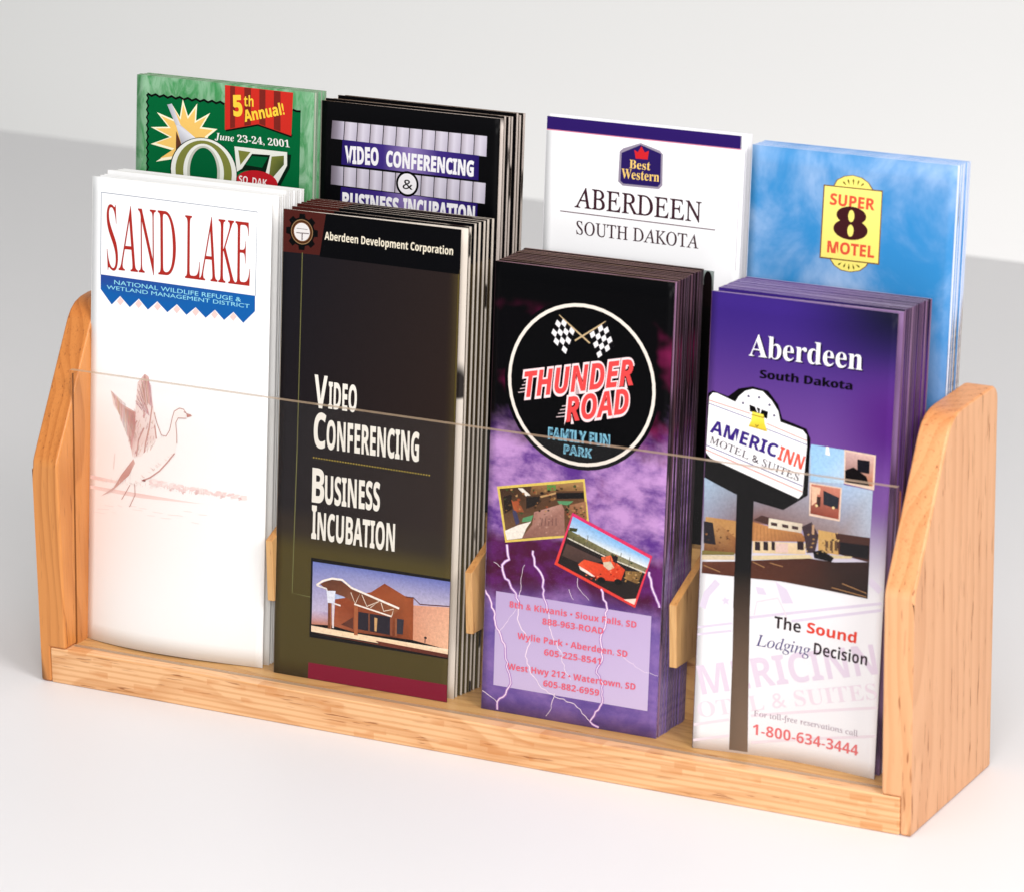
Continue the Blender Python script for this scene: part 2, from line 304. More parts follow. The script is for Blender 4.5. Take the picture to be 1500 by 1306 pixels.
# ------------------------------------------------------------------ print of each cover: (shape, part, layer, colour, geometry in inches from the top left corner)
ART = {
 'sand': [
  ('l','border_line',1,(140,148,165),0.014,[(0.2,0.297),(3.765,0.32),(3.759,1.93)]),
  ('l','border_line',2,(140,148,165),0.014,[(0.2,0.297),(0.205,1.909)]),
  ('t','title_lettering',2,(172,45,38),'SAND','r',(0.349,1.779),1.602,1.241,1.02,0,0),
  ('t','title_lettering',2,(172,45,38),'LAKE','r',(2.144,1.761),1.488,1.215,0.16,0,0),
  ('p','zigzag_banner',3,[(45,72,150),(22,95,170),(22,95,170),(22,95,170),(22,95,170),(22,95,170),(22,95,170),(22,95,170),(22,95,170),(22,95,170),(22,95,170),(22,95,170),(22,95,170),(22,95,170),(22,95,170),(22,95,170),(22,95,170),(22,95,170),(22,95,170),(45,72,150)],[(0.21,1.901),(3.754,1.93),(3.759,2.229),(3.501,2.481),(3.274,2.295),(3.065,2.476),(2.856,2.299),(2.646,2.48),(2.413,2.301),(2.206,2.474),(1.985,2.29),(1.768,2.472),(1.532,2.284),(1.318,2.471),(1.105,2.28),(0.898,2.47),(0.67,2.276),(0.476,2.465),(0.213,2.187),(0.211,1.968)]),
  ('p','zigzag_banner',4,(243,208,203),[(0.675,2.295),(0.756,2.37),(0.678,2.462),(0.597,2.388)]),
  ('p','zigzag_banner',4,(243,208,203),[(1.101,2.3),(1.181,2.375),(1.103,2.467),(1.023,2.392)]),
  ('p','zigzag_banner',4,(243,208,203),[(1.537,2.3),(1.618,2.374),(1.541,2.466),(1.46,2.391)]),
  ('p','zigzag_banner',4,(243,208,203),[(1.981,2.306),(2.061,2.38),(1.985,2.471),(1.905,2.397)]),
  ('p','zigzag_banner',4,(243,208,203),[(2.413,2.309),(2.493,2.383),(2.417,2.474),(2.337,2.4)]),
  ('p','zigzag_banner',4,(243,208,203),[(2.847,2.312),(2.926,2.385),(2.851,2.476),(2.772,2.403)]),
  ('p','zigzag_banner',4,(243,208,203),[(3.269,2.308),(3.349,2.381),(3.274,2.472),(3.195,2.398)]),
  ('t','banner_lettering',4,(150,222,238),'NATIONAL WILDLIFE REFUGE &','n',(0.527,2.061),2.913,0.083,-0.4,0,0),
  ('t','banner_lettering',5,(150,222,238),'WETLAND MANAGEMENT DISTRICT','n',(0.354,2.171),3.282,0.075,-0.23,0,0),
  ('p','goose_drawing',1,[(244,205,198),(250,222,216),(250,222,216),(244,205,198)],[(0.03,5.892),(0.672,5.914),(0.672,5.969),(0.031,5.969)]),
  ('p','goose_drawing',1,[(246,212,206),(243,204,198),(249,228,224),(246,215,210),(248,220,214)],[(0.032,6.097),(1.311,6.091),(2.705,6.106),(1.257,6.177),(0.033,6.162)]),
  ('p','goose_drawing',1,(251,234,231),[(1.992,5.89),(1.99,5.898),(1.953,5.905),(1.94,5.897),(1.957,5.882),(1.98,5.883)]),
  ('p','goose_drawing',1,(246,216,214),[(1.568,5.803),(1.532,5.827),(1.494,5.832),(1.481,5.815),(1.496,5.802),(1.544,5.791)]),
  ('p','goose_drawing',2,(251,234,231),[(1.984,5.869),(1.965,5.891),(1.896,5.905),(1.879,5.883),(1.892,5.867),(1.961,5.858)]),
  ('p','goose_drawing',1,(246,216,214),[(3.05,5.869),(3.005,5.9),(2.938,5.902),(2.88,5.892),(2.932,5.865),(3.006,5.858)]),
  ('p','goose_drawing',1,(246,216,214),[(2.263,5.821),(2.245,5.841),(2.205,5.849),(2.165,5.834),(2.191,5.819),(2.239,5.806)]),
  ('p','goose_drawing',1,(250,230,227),[(2.346,5.878),(2.33,5.893),(2.286,5.907),(2.267,5.888),(2.272,5.869),(2.325,5.857)]),
  ('p','goose_drawing',1,(250,230,227),[(2.575,5.817),(2.564,5.839),(2.505,5.844),(2.463,5.833),(2.502,5.812),(2.572,5.805)]),
  ('p','goose_drawing',1,(250,230,227),[(3.626,5.882),(3.604,5.904),(3.526,5.922),(3.492,5.901),(3.537,5.868),(3.603,5.866)]),
  ('p','goose_drawing',1,(246,216,214),[(2.498,5.865),(2.463,5.885),(2.411,5.892),(2.382,5.881),(2.399,5.852),(2.466,5.844)]),
  ('p','goose_drawing',1,(250,230,227),[(2.689,5.89),(2.655,5.917),(2.6,5.921),(2.57,5.907),(2.596,5.876),(2.654,5.872)]),
  ('p','goose_drawing',1,(248,222,219),[(1.712,5.822),(1.689,5.85),(1.619,5.861),(1.595,5.838),(1.603,5.81),(1.674,5.808)]),
  ('p','goose_drawing',2,(248,222,219),[(2.882,5.879),(2.837,5.904),(2.779,5.913),(2.735,5.899),(2.787,5.869),(2.834,5.866)]),
  ('p','goose_drawing',2,(248,222,219),[(1.762,5.872),(1.746,5.891),(1.708,5.89),(1.697,5.881),(1.71,5.867),(1.745,5.859)]),
  ('p','goose_drawing',2,(251,234,231),[(2.678,5.821),(2.646,5.845),(2.585,5.855),(2.558,5.837),(2.59,5.814),(2.635,5.81)]),
  ('p','goose_drawing',1,(251,234,231),[(3.415,5.891),(3.409,5.91),(3.317,5.935),(3.307,5.906),(3.315,5.873),(3.385,5.875)]),
  ('p','goose_drawing',2,(248,222,219),[(1.601,5.864),(1.577,5.883),(1.535,5.884),(1.526,5.874),(1.54,5.859),(1.566,5.857)]),
  ('p','goose_drawing',1,(250,230,227),[(1.684,5.882),(1.675,5.9),(1.627,5.905),(1.616,5.892),(1.628,5.876),(1.674,5.866)]),
  ('p','goose_drawing',2,(248,222,219),[(3.66,5.9),(3.647,5.911),(3.619,5.915),(3.602,5.908),(3.617,5.896),(3.652,5.889)]),
  ('p','goose_drawing',2,(248,222,219),[(2.358,5.847),(2.311,5.871),(2.246,5.887),(2.209,5.867),(2.251,5.841),(2.322,5.831)]),
  ('p','goose_drawing',1,(250,230,227),[(3.28,5.865),(3.243,5.883),(3.212,5.888),(3.169,5.88),(3.201,5.859),(3.243,5.853)]),
  ('p','goose_drawing',2,(250,230,227),[(1.711,5.796),(1.675,5.82),(1.611,5.826),(1.59,5.812),(1.614,5.792),(1.682,5.786)]),
  ('p','goose_drawing',3,(250,230,227),[(2.239,5.8),(2.216,5.83),(2.138,5.84),(2.093,5.82),(2.125,5.789),(2.209,5.787)]),
  ('p','goose_drawing',3,(246,216,214),[(3.604,5.866),(3.581,5.889),(3.525,5.896),(3.502,5.88),(3.523,5.863),(3.583,5.853)]),
  ('p','goose_drawing',3,(248,222,219),[(2.888,5.854),(2.865,5.879),(2.811,5.882),(2.782,5.868),(2.813,5.843),(2.878,5.836)]),
  ('p','goose_drawing',3,(248,222,219),[(1.596,5.836),(1.573,5.865),(1.524,5.861),(1.506,5.849),(1.523,5.829),(1.587,5.815)]),
  ('p','goose_drawing',2,(251,234,231),[(3.117,5.865),(3.103,5.881),(3.054,5.897),(3.005,5.88),(3.048,5.859),(3.114,5.843)]),
  ('p','goose_drawing',2,(250,230,227),[(3.273,5.858),(3.27,5.87),(3.236,5.876),(3.225,5.865),(3.238,5.852),(3.272,5.85)]),
  ('p','goose_drawing',2,(251,234,231),[(3.175,5.847),(3.16,5.86),(3.129,5.863),(3.12,5.854),(3.128,5.845),(3.165,5.836)]),
  ('p','goose_drawing',2,(248,222,219),[(3.396,5.884),(3.379,5.907),(3.325,5.911),(3.305,5.896),(3.328,5.878),(3.373,5.874)]),
  ('p','goose_drawing',3,(250,230,227),[(1.728,5.836),(1.704,5.855),(1.657,5.858),(1.652,5.846),(1.669,5.832),(1.706,5.824)]),
  ('p','goose_drawing',3,(248,222,219),[(3.062,5.852),(3.048,5.861),(3.024,5.866),(3.015,5.858),(3.027,5.848),(3.054,5.842)]),
  ('p','goose_drawing',3,(248,222,219),[(1.98,5.861),(1.952,5.892),(1.884,5.908),(1.847,5.88),(1.881,5.848),(1.938,5.845)]),
  ('p','goose_drawing',3,(250,230,227),[(2.378,5.824),(2.334,5.851),(2.281,5.849),(2.251,5.841),(2.291,5.816),(2.345,5.809)]),
  ('p','goose_drawing',4,(246,216,214),[(1.66,5.86),(1.633,5.89),(1.568,5.894),(1.527,5.878),(1.572,5.855),(1.629,5.846)]),
  ('p','goose_drawing',4,(248,222,219),[(1.761,5.842),(1.744,5.861),(1.711,5.86),(1.676,5.853),(1.705,5.838),(1.751,5.83)]),
  ('p','goose_drawing',4,(251,234,231),[(1.671,5.783),(1.642,5.805),(1.581,5.819),(1.535,5.801),(1.574,5.78),(1.647,5.769)]),
  ('p','goose_drawing',3,(246,216,214),[(2.663,5.854),(2.635,5.871),(2.565,5.885),(2.546,5.87),(2.578,5.849),(2.624,5.836)]),
  ('p','goose_drawing',2,(251,234,231),[(2.987,5.888),(2.959,5.907),(2.915,5.909),(2.896,5.901),(2.912,5.882),(2.958,5.873)]),
  ('p','goose_drawing',1,(248,222,219),[(1.832,5.887),(1.815,5.897),(1.789,5.903),(1.77,5.895),(1.791,5.883),(1.813,5.88)]),
  ('p','goose_drawing',4,(250,230,227),[(1.989,5.877),(1.974,5.887),(1.939,5.898),(1.927,5.885),(1.941,5.873),(1.97,5.866)]),
  ('p','goose_drawing',5,(251,234,231),[(1.633,5.877),(1.603,5.9),(1.535,5.917),(1.5,5.895),(1.536,5.868),(1.6,5.855)]),
  ('p','goose_drawing',5,(251,234,231),[(1.641,5.777),(1.628,5.804),(1.557,5.809),(1.52,5.793),(1.559,5.762),(1.62,5.763)]),
  ('p','goose_drawing',1,(251,234,231),[(2.053,5.796),(2.029,5.818),(1.964,5.84),(1.899,5.817),(1.956,5.78),(2.022,5.774)]),
  ('p','goose_drawing',4,(248,222,219),[(3.645,5.885),(3.631,5.904),(3.561,5.924),(3.486,5.907),(3.553,5.871),(3.616,5.869)]),
  ('p','goose_drawing',6,(248,222,219),[(1.614,5.834),(1.597,5.853),(1.528,5.862),(1.493,5.85),(1.537,5.819),(1.597,5.814)]),
  ('p','goose_drawing',3,(251,234,231),[(3.445,5.871),(3.422,5.886),(3.369,5.904),(3.352,5.884),(3.363,5.863),(3.425,5.851)]),
  ('p','goose_drawing',4,(251,234,231),[(2.896,5.869),(2.866,5.885),(2.815,5.896),(2.771,5.886),(2.813,5.862),(2.858,5.857)]),
  ('p','goose_drawing',4,(246,216,214),[(2.189,5.861),(2.147,5.887),(2.093,5.902),(2.055,5.879),(2.084,5.846),(2.162,5.838)]),
  ('p','goose_drawing',5,(246,216,214),[(2.974,5.88),(2.952,5.904),(2.906,5.905),(2.873,5.894),(2.89,5.875),(2.95,5.868)]),
  ('p','goose_drawing',5,(250,230,227),[(2.812,5.817),(2.751,5.854),(2.689,5.86),(2.645,5.84),(2.695,5.812),(2.749,5.798)]),
  ('p','goose_drawing',7,(248,222,219),[(1.714,5.869),(1.68,5.895),(1.625,5.903),(1.583,5.887),(1.62,5.866),(1.68,5.853)]),
  ('p','goose_drawing',4,(250,230,227),[(3.521,5.83),(3.49,5.853),(3.427,5.858),(3.413,5.845),(3.425,5.826),(3.483,5.82)]),
  ('p','goose_drawing',4,(250,230,227),[(3.6,5.837),(3.576,5.85),(3.538,5.86),(3.526,5.847),(3.542,5.83),(3.578,5.83)]),
  ('p','goose_drawing',8,(250,230,227),[(1.725,5.88),(1.721,5.893),(1.694,5.89),(1.68,5.886),(1.685,5.879),(1.716,5.87)]),
  ('p','goose_drawing',2,(250,230,227),[(2.51,5.826),(2.495,5.839),(2.468,5.843),(2.454,5.833),(2.474,5.82),(2.501,5.817)]),
  ('p','goose_drawing',4,(246,216,214),[(3.399,5.885),(3.375,5.901),(3.337,5.908),(3.327,5.895),(3.337,5.877),(3.383,5.877)]),
  ('p','goose_drawing',3,(250,230,227),[(1.805,5.878),(1.787,5.889),(1.757,5.893),(1.752,5.885),(1.761,5.876),(1.793,5.867)]),
  ('p','goose_drawing',3,(251,234,231),[(3.238,5.819),(3.198,5.842),(3.146,5.848),(3.088,5.84),(3.129,5.815),(3.206,5.808)]),
  ('p','goose_drawing',6,(246,216,214),[(2.791,5.868),(2.759,5.887),(2.731,5.886),(2.699,5.881),(2.728,5.867),(2.762,5.856)]),
  ('p','goose_drawing',5,(251,234,231),[(3.441,5.884),(3.414,5.903),(3.37,5.91),(3.364,5.894),(3.381,5.877),(3.424,5.872)]),
  ('p','goose_drawing',5,(251,234,231),[(2.199,5.826),(2.185,5.838),(2.15,5.843),(2.134,5.835),(2.146,5.821),(2.193,5.813)]),
  ('p','goose_drawing',6,(251,234,231),[(3.43,5.889),(3.405,5.908),(3.366,5.912),(3.331,5.903),(3.364,5.884),(3.407,5.883)]),
  ('p','goose_drawing',5,(250,230,227),[(1.791,5.806),(1.764,5.83),(1.689,5.846),(1.67,5.823),(1.7,5.8),(1.752,5.788)]),
  ('p','goose_drawing',7,(246,216,214),[(1.582,5.797),(1.567,5.818),(1.478,5.846),(1.435,5.817),(1.48,5.782),(1.545,5.769)]),
  ('p','goose_drawing',6,(251,234,231),[(3.013,5.892),(2.993,5.908),(2.963,5.908),(2.959,5.899),(2.963,5.886),(2.998,5.881)]),
  ('p','goose_drawing',7,(251,234,231),[(2.746,5.875),(2.71,5.895),(2.674,5.899),(2.645,5.889),(2.67,5.869),(2.721,5.866)]),
  ('p','goose_drawing',5,(251,234,231),[(2.044,5.855),(2.011,5.88),(1.918,5.905),(1.879,5.878),(1.923,5.842),(1.992,5.833)]),
  ('p','goose_drawing',6,(248,222,219),[(1.815,5.801),(1.793,5.815),(1.759,5.82),(1.736,5.812),(1.756,5.798),(1.786,5.794)]),
  ('p','goose_drawing',5,(246,216,214),[(3.618,5.9),(3.589,5.919),(3.547,5.919),(3.525,5.913),(3.554,5.896),(3.585,5.895)]),
  ('p','goose_drawing',7,(246,216,214),[(3.339,5.855),(3.314,5.873),(3.242,5.888),(3.229,5.87),(3.258,5.842),(3.309,5.843)]),
  ('p','goose_drawing',8,(250,230,227),[(1.668,5.831),(1.621,5.864),(1.554,5.865),(1.53,5.849),(1.556,5.817),(1.613,5.813)]),
  ('p','goose_drawing',6,(250,230,227),[(2.041,5.843),(1.999,5.878),(1.914,5.888),(1.888,5.863),(1.919,5.826),(1.991,5.828)]),
  ('p','goose_drawing',8,(250,230,227),[(2.7,5.839),(2.69,5.863),(2.622,5.871),(2.597,5.854),(2.61,5.834),(2.689,5.821)]),
  ('p','goose_drawing',4,(246,216,214),[(2.498,5.812),(2.459,5.831),(2.416,5.844),(2.374,5.829),(2.411,5.812),(2.46,5.8)]),
  ('p','goose_drawing',4,(248,222,219),[(3.111,5.849),(3.096,5.869),(3.05,5.878),(3.041,5.859),(3.054,5.837),(3.093,5.838)]),
  ('p','goose_drawing',6,(248,222,219),[(1.88,5.843),(1.834,5.872),(1.785,5.875),(1.745,5.862),(1.773,5.843),(1.832,5.83)]),
  ('p','goose_drawing',9,(250,230,227),[(1.659,5.82),(1.636,5.846),(1.567,5.863),(1.56,5.833),(1.563,5.812),(1.643,5.798)]),
  ('p','goose_drawing',7,(248,222,219),[(2.086,5.83),(2.082,5.841),(2.049,5.841),(2.036,5.837),(2.049,5.825),(2.075,5.821)]),
  ('p','goose_drawing',9,(246,216,214),[(1.538,5.845),(1.527,5.857),(1.505,5.856),(1.498,5.85),(1.507,5.84),(1.526,5.836)]),
  ('p','goose_drawing',8,(246,216,214),[(3.405,5.826),(3.372,5.854),(3.318,5.853),(3.299,5.84),(3.313,5.823),(3.375,5.807)]),
  ('p','goose_drawing',8,(246,216,214),[(2.105,5.852),(2.063,5.873),(2.009,5.891),(1.965,5.871),(2.008,5.842),(2.071,5.836)]),
  ('p','goose_drawing',2,(250,230,227),[(2.081,5.796),(2.066,5.81),(2.023,5.816),(1.999,5.807),(2.028,5.794),(2.067,5.783)]),
  ('p','goose_drawing',7,(251,234,231),[(1.887,5.785),(1.861,5.802),(1.799,5.812),(1.777,5.8),(1.796,5.78),(1.847,5.775)]),
  ('p','goose_drawing',7,(246,216,214),[(3.077,5.882),(3.059,5.902),(2.993,5.914),(2.942,5.9),(2.986,5.874),(3.065,5.859)]),
  ('p','goose_drawing',9,(250,230,227),[(1.684,5.882),(1.669,5.896),(1.644,5.898),(1.635,5.889),(1.639,5.879),(1.674,5.872)]),
  ('p','goose_drawing',10,(248,222,219),[(1.693,5.818),(1.686,5.833),(1.649,5.84),(1.632,5.826),(1.641,5.816),(1.677,5.809)]),
  ('p','goose_drawing',9,(251,234,231),[(2.073,5.832),(2.064,5.844),(2.031,5.846),(2.01,5.841),(2.029,5.825),(2.07,5.825)]),
  ('p','goose_drawing',10,(248,222,219),[(2.114,5.821),(2.077,5.841),(2.027,5.847),(1.984,5.839),(2.018,5.818),(2.077,5.814)]),
  ('p','goose_drawing',5,(250,230,227),[(2.399,5.834),(2.371,5.863),(2.285,5.867),(2.275,5.851),(2.305,5.821),(2.365,5.82)]),
  ('p','goose_drawing',8,(250,230,227),[(1.823,5.794),(1.818,5.809),(1.768,5.823),(1.727,5.807),(1.754,5.787),(1.819,5.775)]),
  ('p','goose_drawing',5,(248,222,219),[(2.514,5.837),(2.5,5.85),(2.465,5.855),(2.447,5.846),(2.466,5.833),(2.5,5.831)]),
  ('p','goose_drawing',6,(250,230,227),[(2.591,5.83),(2.577,5.851),(2.528,5.854),(2.49,5.844),(2.533,5.827),(2.586,5.809)]),
  ('p','goose_drawing',6,(248,222,219),[(3.623,5.873),(3.614,5.892),(3.56,5.897),(3.531,5.886),(3.56,5.859),(3.608,5.858)]),
  ('p','goose_drawing',11,(248,222,219),[(1.8,5.781),(1.75,5.813),(1.679,5.825),(1.647,5.802),(1.673,5.781),(1.747,5.769)]),
  ('p','goose_drawing',4,(248,222,219),[(2.619,5.887),(2.579,5.919),(2.507,5.916),(2.481,5.906),(2.509,5.882),(2.569,5.875)]),
  ('p','goose_drawing',11,(251,234,231),[(2.091,5.842),(2.069,5.859),(2.047,5.86),(2.026,5.851),(2.041,5.837),(2.068,5.839)]),
  ('p','goose_drawing',12,(248,222,219),[(1.67,5.806),(1.608,5.831),(1.548,5.847),(1.516,5.827),(1.537,5.808),(1.616,5.793)]),
  ('p','goose_drawing',13,(246,216,214),[(1.725,5.797),(1.68,5.819),(1.624,5.825),(1.598,5.814),(1.632,5.789),(1.679,5.787)]),
  ('p','goose_drawing',6,(248,222,219),[(2.409,5.841),(2.391,5.857),(2.34,5.867),(2.331,5.851),(2.338,5.831),(2.396,5.822)]),
  ('p','goose_drawing',13,(246,216,214),[(1.547,5.853),(1.54,5.872),(1.468,5.888),(1.444,5.867),(1.484,5.845),(1.535,5.841)]),
  ('p','goose_drawing',6,(246,216,214),[(2.924,5.857),(2.901,5.871),(2.873,5.875),(2.857,5.866),(2.868,5.857),(2.905,5.851)]),
  ('p','goose_drawing',9,(251,234,231),[(2.689,5.868),(2.678,5.885),(2.612,5.895),(2.608,5.88),(2.61,5.857),(2.676,5.852)]),
  ('p','goose_drawing',14,(246,216,214),[(1.53,5.838),(1.524,5.85),(1.483,5.853),(1.473,5.846),(1.487,5.833),(1.521,5.824)]),
  ('p','goose_drawing',5,(246,216,214),[(3.196,5.893),(3.185,5.915),(3.113,5.928),(3.094,5.907),(3.102,5.881),(3.185,5.871)]),
  ('p','goose_drawing',9,(251,234,231),[(2.705,5.817),(2.683,5.832),(2.624,5.841),(2.599,5.831),(2.616,5.807),(2.682,5.799)]),
  ('p','goose_drawing',8,(248,222,219),[(3.145,5.854),(3.089,5.894),(3.02,5.893),(2.964,5.879),(3.009,5.851),(3.094,5.835)]),
  ('p','goose_drawing',14,(248,222,219),[(1.619,5.784),(1.574,5.82),(1.487,5.821),(1.473,5.804),(1.492,5.777),(1.561,5.77)]),
  ('p','goose_drawing',7,(248,222,219),[(3.479,5.876),(3.448,5.9),(3.398,5.906),(3.374,5.89),(3.384,5.873),(3.443,5.861)]),
  ('p','goose_drawing',3,(246,216,214),[(2.289,5.883),(2.267,5.899),(2.232,5.905),(2.2,5.895),(2.224,5.883),(2.267,5.87)]),
  ('p','goose_drawing',7,(251,234,231),[(3.692,5.893),(3.663,5.913),(3.613,5.923),(3.553,5.912),(3.605,5.883),(3.669,5.87)]),
  ('p','goose_drawing',10,(248,222,219),[(2.827,5.852),(2.817,5.877),(2.738,5.886),(2.693,5.871),(2.749,5.837),(2.806,5.83)]),
  ('p','goose_drawing',9,(246,216,214),[(3.05,5.87),(3.043,5.878),(3.011,5.888),(2.996,5.878),(3.015,5.863),(3.043,5.861)]),
  ('p','goose_drawing',11,(251,234,231),[(2.738,5.842),(2.731,5.859),(2.674,5.871),(2.649,5.854),(2.685,5.83),(2.734,5.83)]),
  ('p','goose_drawing',8,(251,234,231),[(3.604,5.876),(3.573,5.899),(3.514,5.904),(3.469,5.895),(3.521,5.864),(3.57,5.858)]),
  ('p','goose_drawing',14,(250,230,227),[(1.555,5.873),(1.531,5.885),(1.5,5.889),(1.481,5.883),(1.496,5.867),(1.529,5.863)]),
  ('p','goose_drawing',5,(246,216,214),[(2.222,5.888),(2.213,5.916),(2.145,5.925),(2.128,5.901),(2.138,5.877),(2.2,5.873)]),
  ('p','goose_drawing',4,(248,222,219),[(3.104,5.823),(3.09,5.834),(3.066,5.834),(3.053,5.83),(3.063,5.822),(3.086,5.816)]),
  ('p','goose_drawing',9,(246,216,214),[(3.217,5.839),(3.193,5.861),(3.152,5.865),(3.139,5.85),(3.146,5.828),(3.202,5.82)]),
  ('p','goose_drawing',13,(248,222,219),[(1.648,5.851),(1.625,5.863),(1.582,5.872),(1.575,5.861),(1.584,5.846),(1.619,5.842)]),
  ('p','goose_drawing',9,(250,230,227),[(3.496,5.843),(3.476,5.858),(3.45,5.859),(3.439,5.85),(3.443,5.839),(3.479,5.836)]),
  ('p','goose_drawing',9,(250,230,227),[(1.984,5.837),(1.97,5.855),(1.929,5.855),(1.918,5.846),(1.937,5.827),(1.974,5.826)]),
  ('p','goose_drawing',11,(251,234,231),[(2.023,5.831),(2.01,5.843),(1.982,5.843),(1.969,5.839),(1.982,5.828),(2.003,5.825)]),
  ('p','goose_drawing',6,(248,222,219),[(2.24,5.803),(2.229,5.817),(2.191,5.827),(2.174,5.812),(2.18,5.8),(2.233,5.788)]),
  ('p','goose_drawing',7,(248,222,219),[(2.574,5.832),(2.541,5.851),(2.494,5.863),(2.474,5.846),(2.496,5.824),(2.544,5.819)]),
  ('p','goose_drawing',7,(251,234,231),[(2.362,5.817),(2.348,5.828),(2.322,5.835),(2.303,5.825),(2.317,5.813),(2.353,5.81)]),
  ('p','goose_drawing',15,(251,234,231),[(1.65,5.814),(1.625,5.846),(1.555,5.858),(1.518,5.832),(1.564,5.803),(1.635,5.797)]),
  ('p','goose_drawing',12,(246,216,214),[(2.08,5.828),(2.069,5.848),(1.994,5.868),(1.961,5.844),(1.979,5.821),(2.053,5.807)]),
  ('p','goose_drawing',10,(248,222,219),[(2.616,5.887),(2.602,5.896),(2.583,5.899),(2.564,5.894),(2.581,5.881),(2.604,5.877)]),
  ('p','goose_drawing',14,(248,222,219),[(1.755,5.812),(1.743,5.825),(1.713,5.831),(1.688,5.821),(1.713,5.805),(1.749,5.804)]),
  ('p','goose_drawing',16,(251,234,231),[(1.622,5.785),(1.586,5.804),(1.531,5.822),(1.508,5.801),(1.522,5.784),(1.585,5.773)]),
  ('p','goose_drawing',7,(251,234,231),[(1.827,5.85),(1.816,5.867),(1.769,5.872),(1.747,5.861),(1.771,5.842),(1.814,5.838)]),
  ('p','goose_drawing',11,(250,230,227),[(2.832,5.86),(2.81,5.873),(2.77,5.877),(2.752,5.871),(2.778,5.855),(2.808,5.855)]),
  ('p','goose_drawing',11,(248,222,219),[(2.755,5.889),(2.722,5.91),(2.65,5.919),(2.632,5.906),(2.655,5.884),(2.717,5.88)]),
  ('p','goose_drawing',10,(250,230,227),[(3.497,5.841),(3.475,5.861),(3.421,5.873),(3.371,5.859),(3.428,5.828),(3.471,5.819)]),
  ('p','goose_drawing',13,(248,222,219),[(2.151,5.841),(2.114,5.874),(2.035,5.885),(1.994,5.862),(2.024,5.835),(2.115,5.821)]),
  ('p','goose_drawing',8,(251,234,231),[(2.555,5.811),(2.549,5.82),(2.515,5.824),(2.491,5.82),(2.519,5.803),(2.549,5.799)]),
  ('p','goose_drawing',9,(250,230,227),[(3.686,5.844),(3.648,5.877),(3.58,5.877),(3.525,5.866),(3.577,5.832),(3.66,5.822)]),
  ('p','goose_drawing',14,(250,230,227),[(2.162,5.81),(2.149,5.821),(2.122,5.828),(2.104,5.817),(2.115,5.807),(2.157,5.798)]),
  ('p','goose_drawing',12,(246,216,214),[(2.793,5.83),(2.779,5.841),(2.744,5.85),(2.719,5.84),(2.744,5.824),(2.772,5.82)]),
  ('p','goose_drawing',10,(251,234,231),[(3.646,5.857),(3.642,5.864),(3.619,5.871),(3.599,5.864),(3.618,5.855),(3.644,5.847)]),
  ('p','goose_drawing',11,(248,222,219),[(3.42,5.872),(3.394,5.895),(3.361,5.894),(3.337,5.883),(3.357,5.868),(3.403,5.858)]),
  ('p','goose_drawing',10,(246,216,214),[(3.112,5.818),(3.078,5.847),(2.993,5.866),(2.977,5.836),(3,5.81),(3.067,5.808)]),
  ('p','goose_drawing',9,(250,230,227),[(1.901,5.829),(1.877,5.843),(1.833,5.855),(1.803,5.842),(1.83,5.827),(1.872,5.816)]),
  ('p','goose_drawing',14,(250,230,227),[(2.038,5.849),(1.998,5.87),(1.951,5.881),(1.926,5.865),(1.959,5.847),(2,5.841)]),
  ('p','goose_drawing',8,(251,234,231),[(2.591,5.84),(2.576,5.852),(2.547,5.854),(2.535,5.848),(2.543,5.84),(2.575,5.835)]),
  ('p','goose_drawing',15,(251,234,231),[(2.019,5.823),(2.004,5.839),(1.947,5.848),(1.928,5.835),(1.952,5.815),(1.993,5.804)]),
  ('p','goose_drawing',12,(246,216,214),[(3.365,5.836),(3.329,5.857),(3.276,5.871),(3.255,5.851),(3.274,5.825),(3.316,5.823)]),
  ('p','goose_drawing',16,(248,222,219),[(1.652,5.856),(1.63,5.874),(1.587,5.888),(1.54,5.871),(1.572,5.853),(1.628,5.841)]),
  ('p','goose_drawing',12,(251,234,231),[(3.474,5.882),(3.452,5.904),(3.408,5.902),(3.387,5.894),(3.407,5.877),(3.453,5.869)]),
  ('p','goose_drawing',9,(248,222,219),[(2.524,5.814),(2.499,5.84),(2.445,5.845),(2.43,5.827),(2.439,5.802),(2.497,5.799)]),
  ('e','goose_drawing',1,(230,188,186),(2.238,5.957),0.015,0.019),
  ('e','goose_drawing',2,(236,200,198),(2.228,5.953),0.016,0.01),
  ('e','goose_drawing',2,(236,200,198),(2.262,5.924),0.027,0.017),
  ('e','goose_drawing',3,(236,200,198),(2.24,5.941),0.022,0.014),
  ('e','goose_drawing',6,(242,212,210),(2.217,5.923),0.027,0.015),
  ('e','goose_drawing',5,(242,212,210),(2.526,5.911),0.025,0.018),
  ('e','goose_drawing',11,(236,200,198),(2.557,5.899),0.014,0.017),
  ('e','goose_drawing',12,(230,188,186),(2.555,5.916),0.021,0.017),
  ('e','goose_drawing',13,(236,200,198),(2.578,5.896),0.023,0.012),
  ('e','goose_drawing',13,(230,188,186),(2.533,5.927),0.015,0.017),
  ('e','goose_drawing',12,(236,200,198),(2.576,5.865),0.025,0.018),
  ('e','goose_drawing',14,(236,200,198),(2.553,5.876),0.022,0.017),
  ('e','goose_drawing',15,(236,200,198),(2.54,5.882),0.015,0.018),
  ('e','goose_drawing',16,(230,188,186),(2.543,5.883),0.016,0.014),
  ('e','goose_drawing',17,(236,200,198),(2.549,5.862),0.025,0.02),
  ('e','goose_drawing',9,(242,212,210),(3.143,5.902),0.026,0.011),
  ('e','goose_drawing',10,(242,212,210),(3.102,5.901),0.019,0.019),
  ('e','goose_drawing',11,(242,212,210),(3.121,5.89),0.019,0.017),
  ('e','goose_drawing',12,(236,200,198),(3.124,5.906),0.013,0.021),
  ('e','goose_drawing',13,(236,200,198),(3.099,5.934),0.026,0.01),
  ('e','goose_drawing',5,(242,212,210),(3.506,5.924),0.018,0.018),
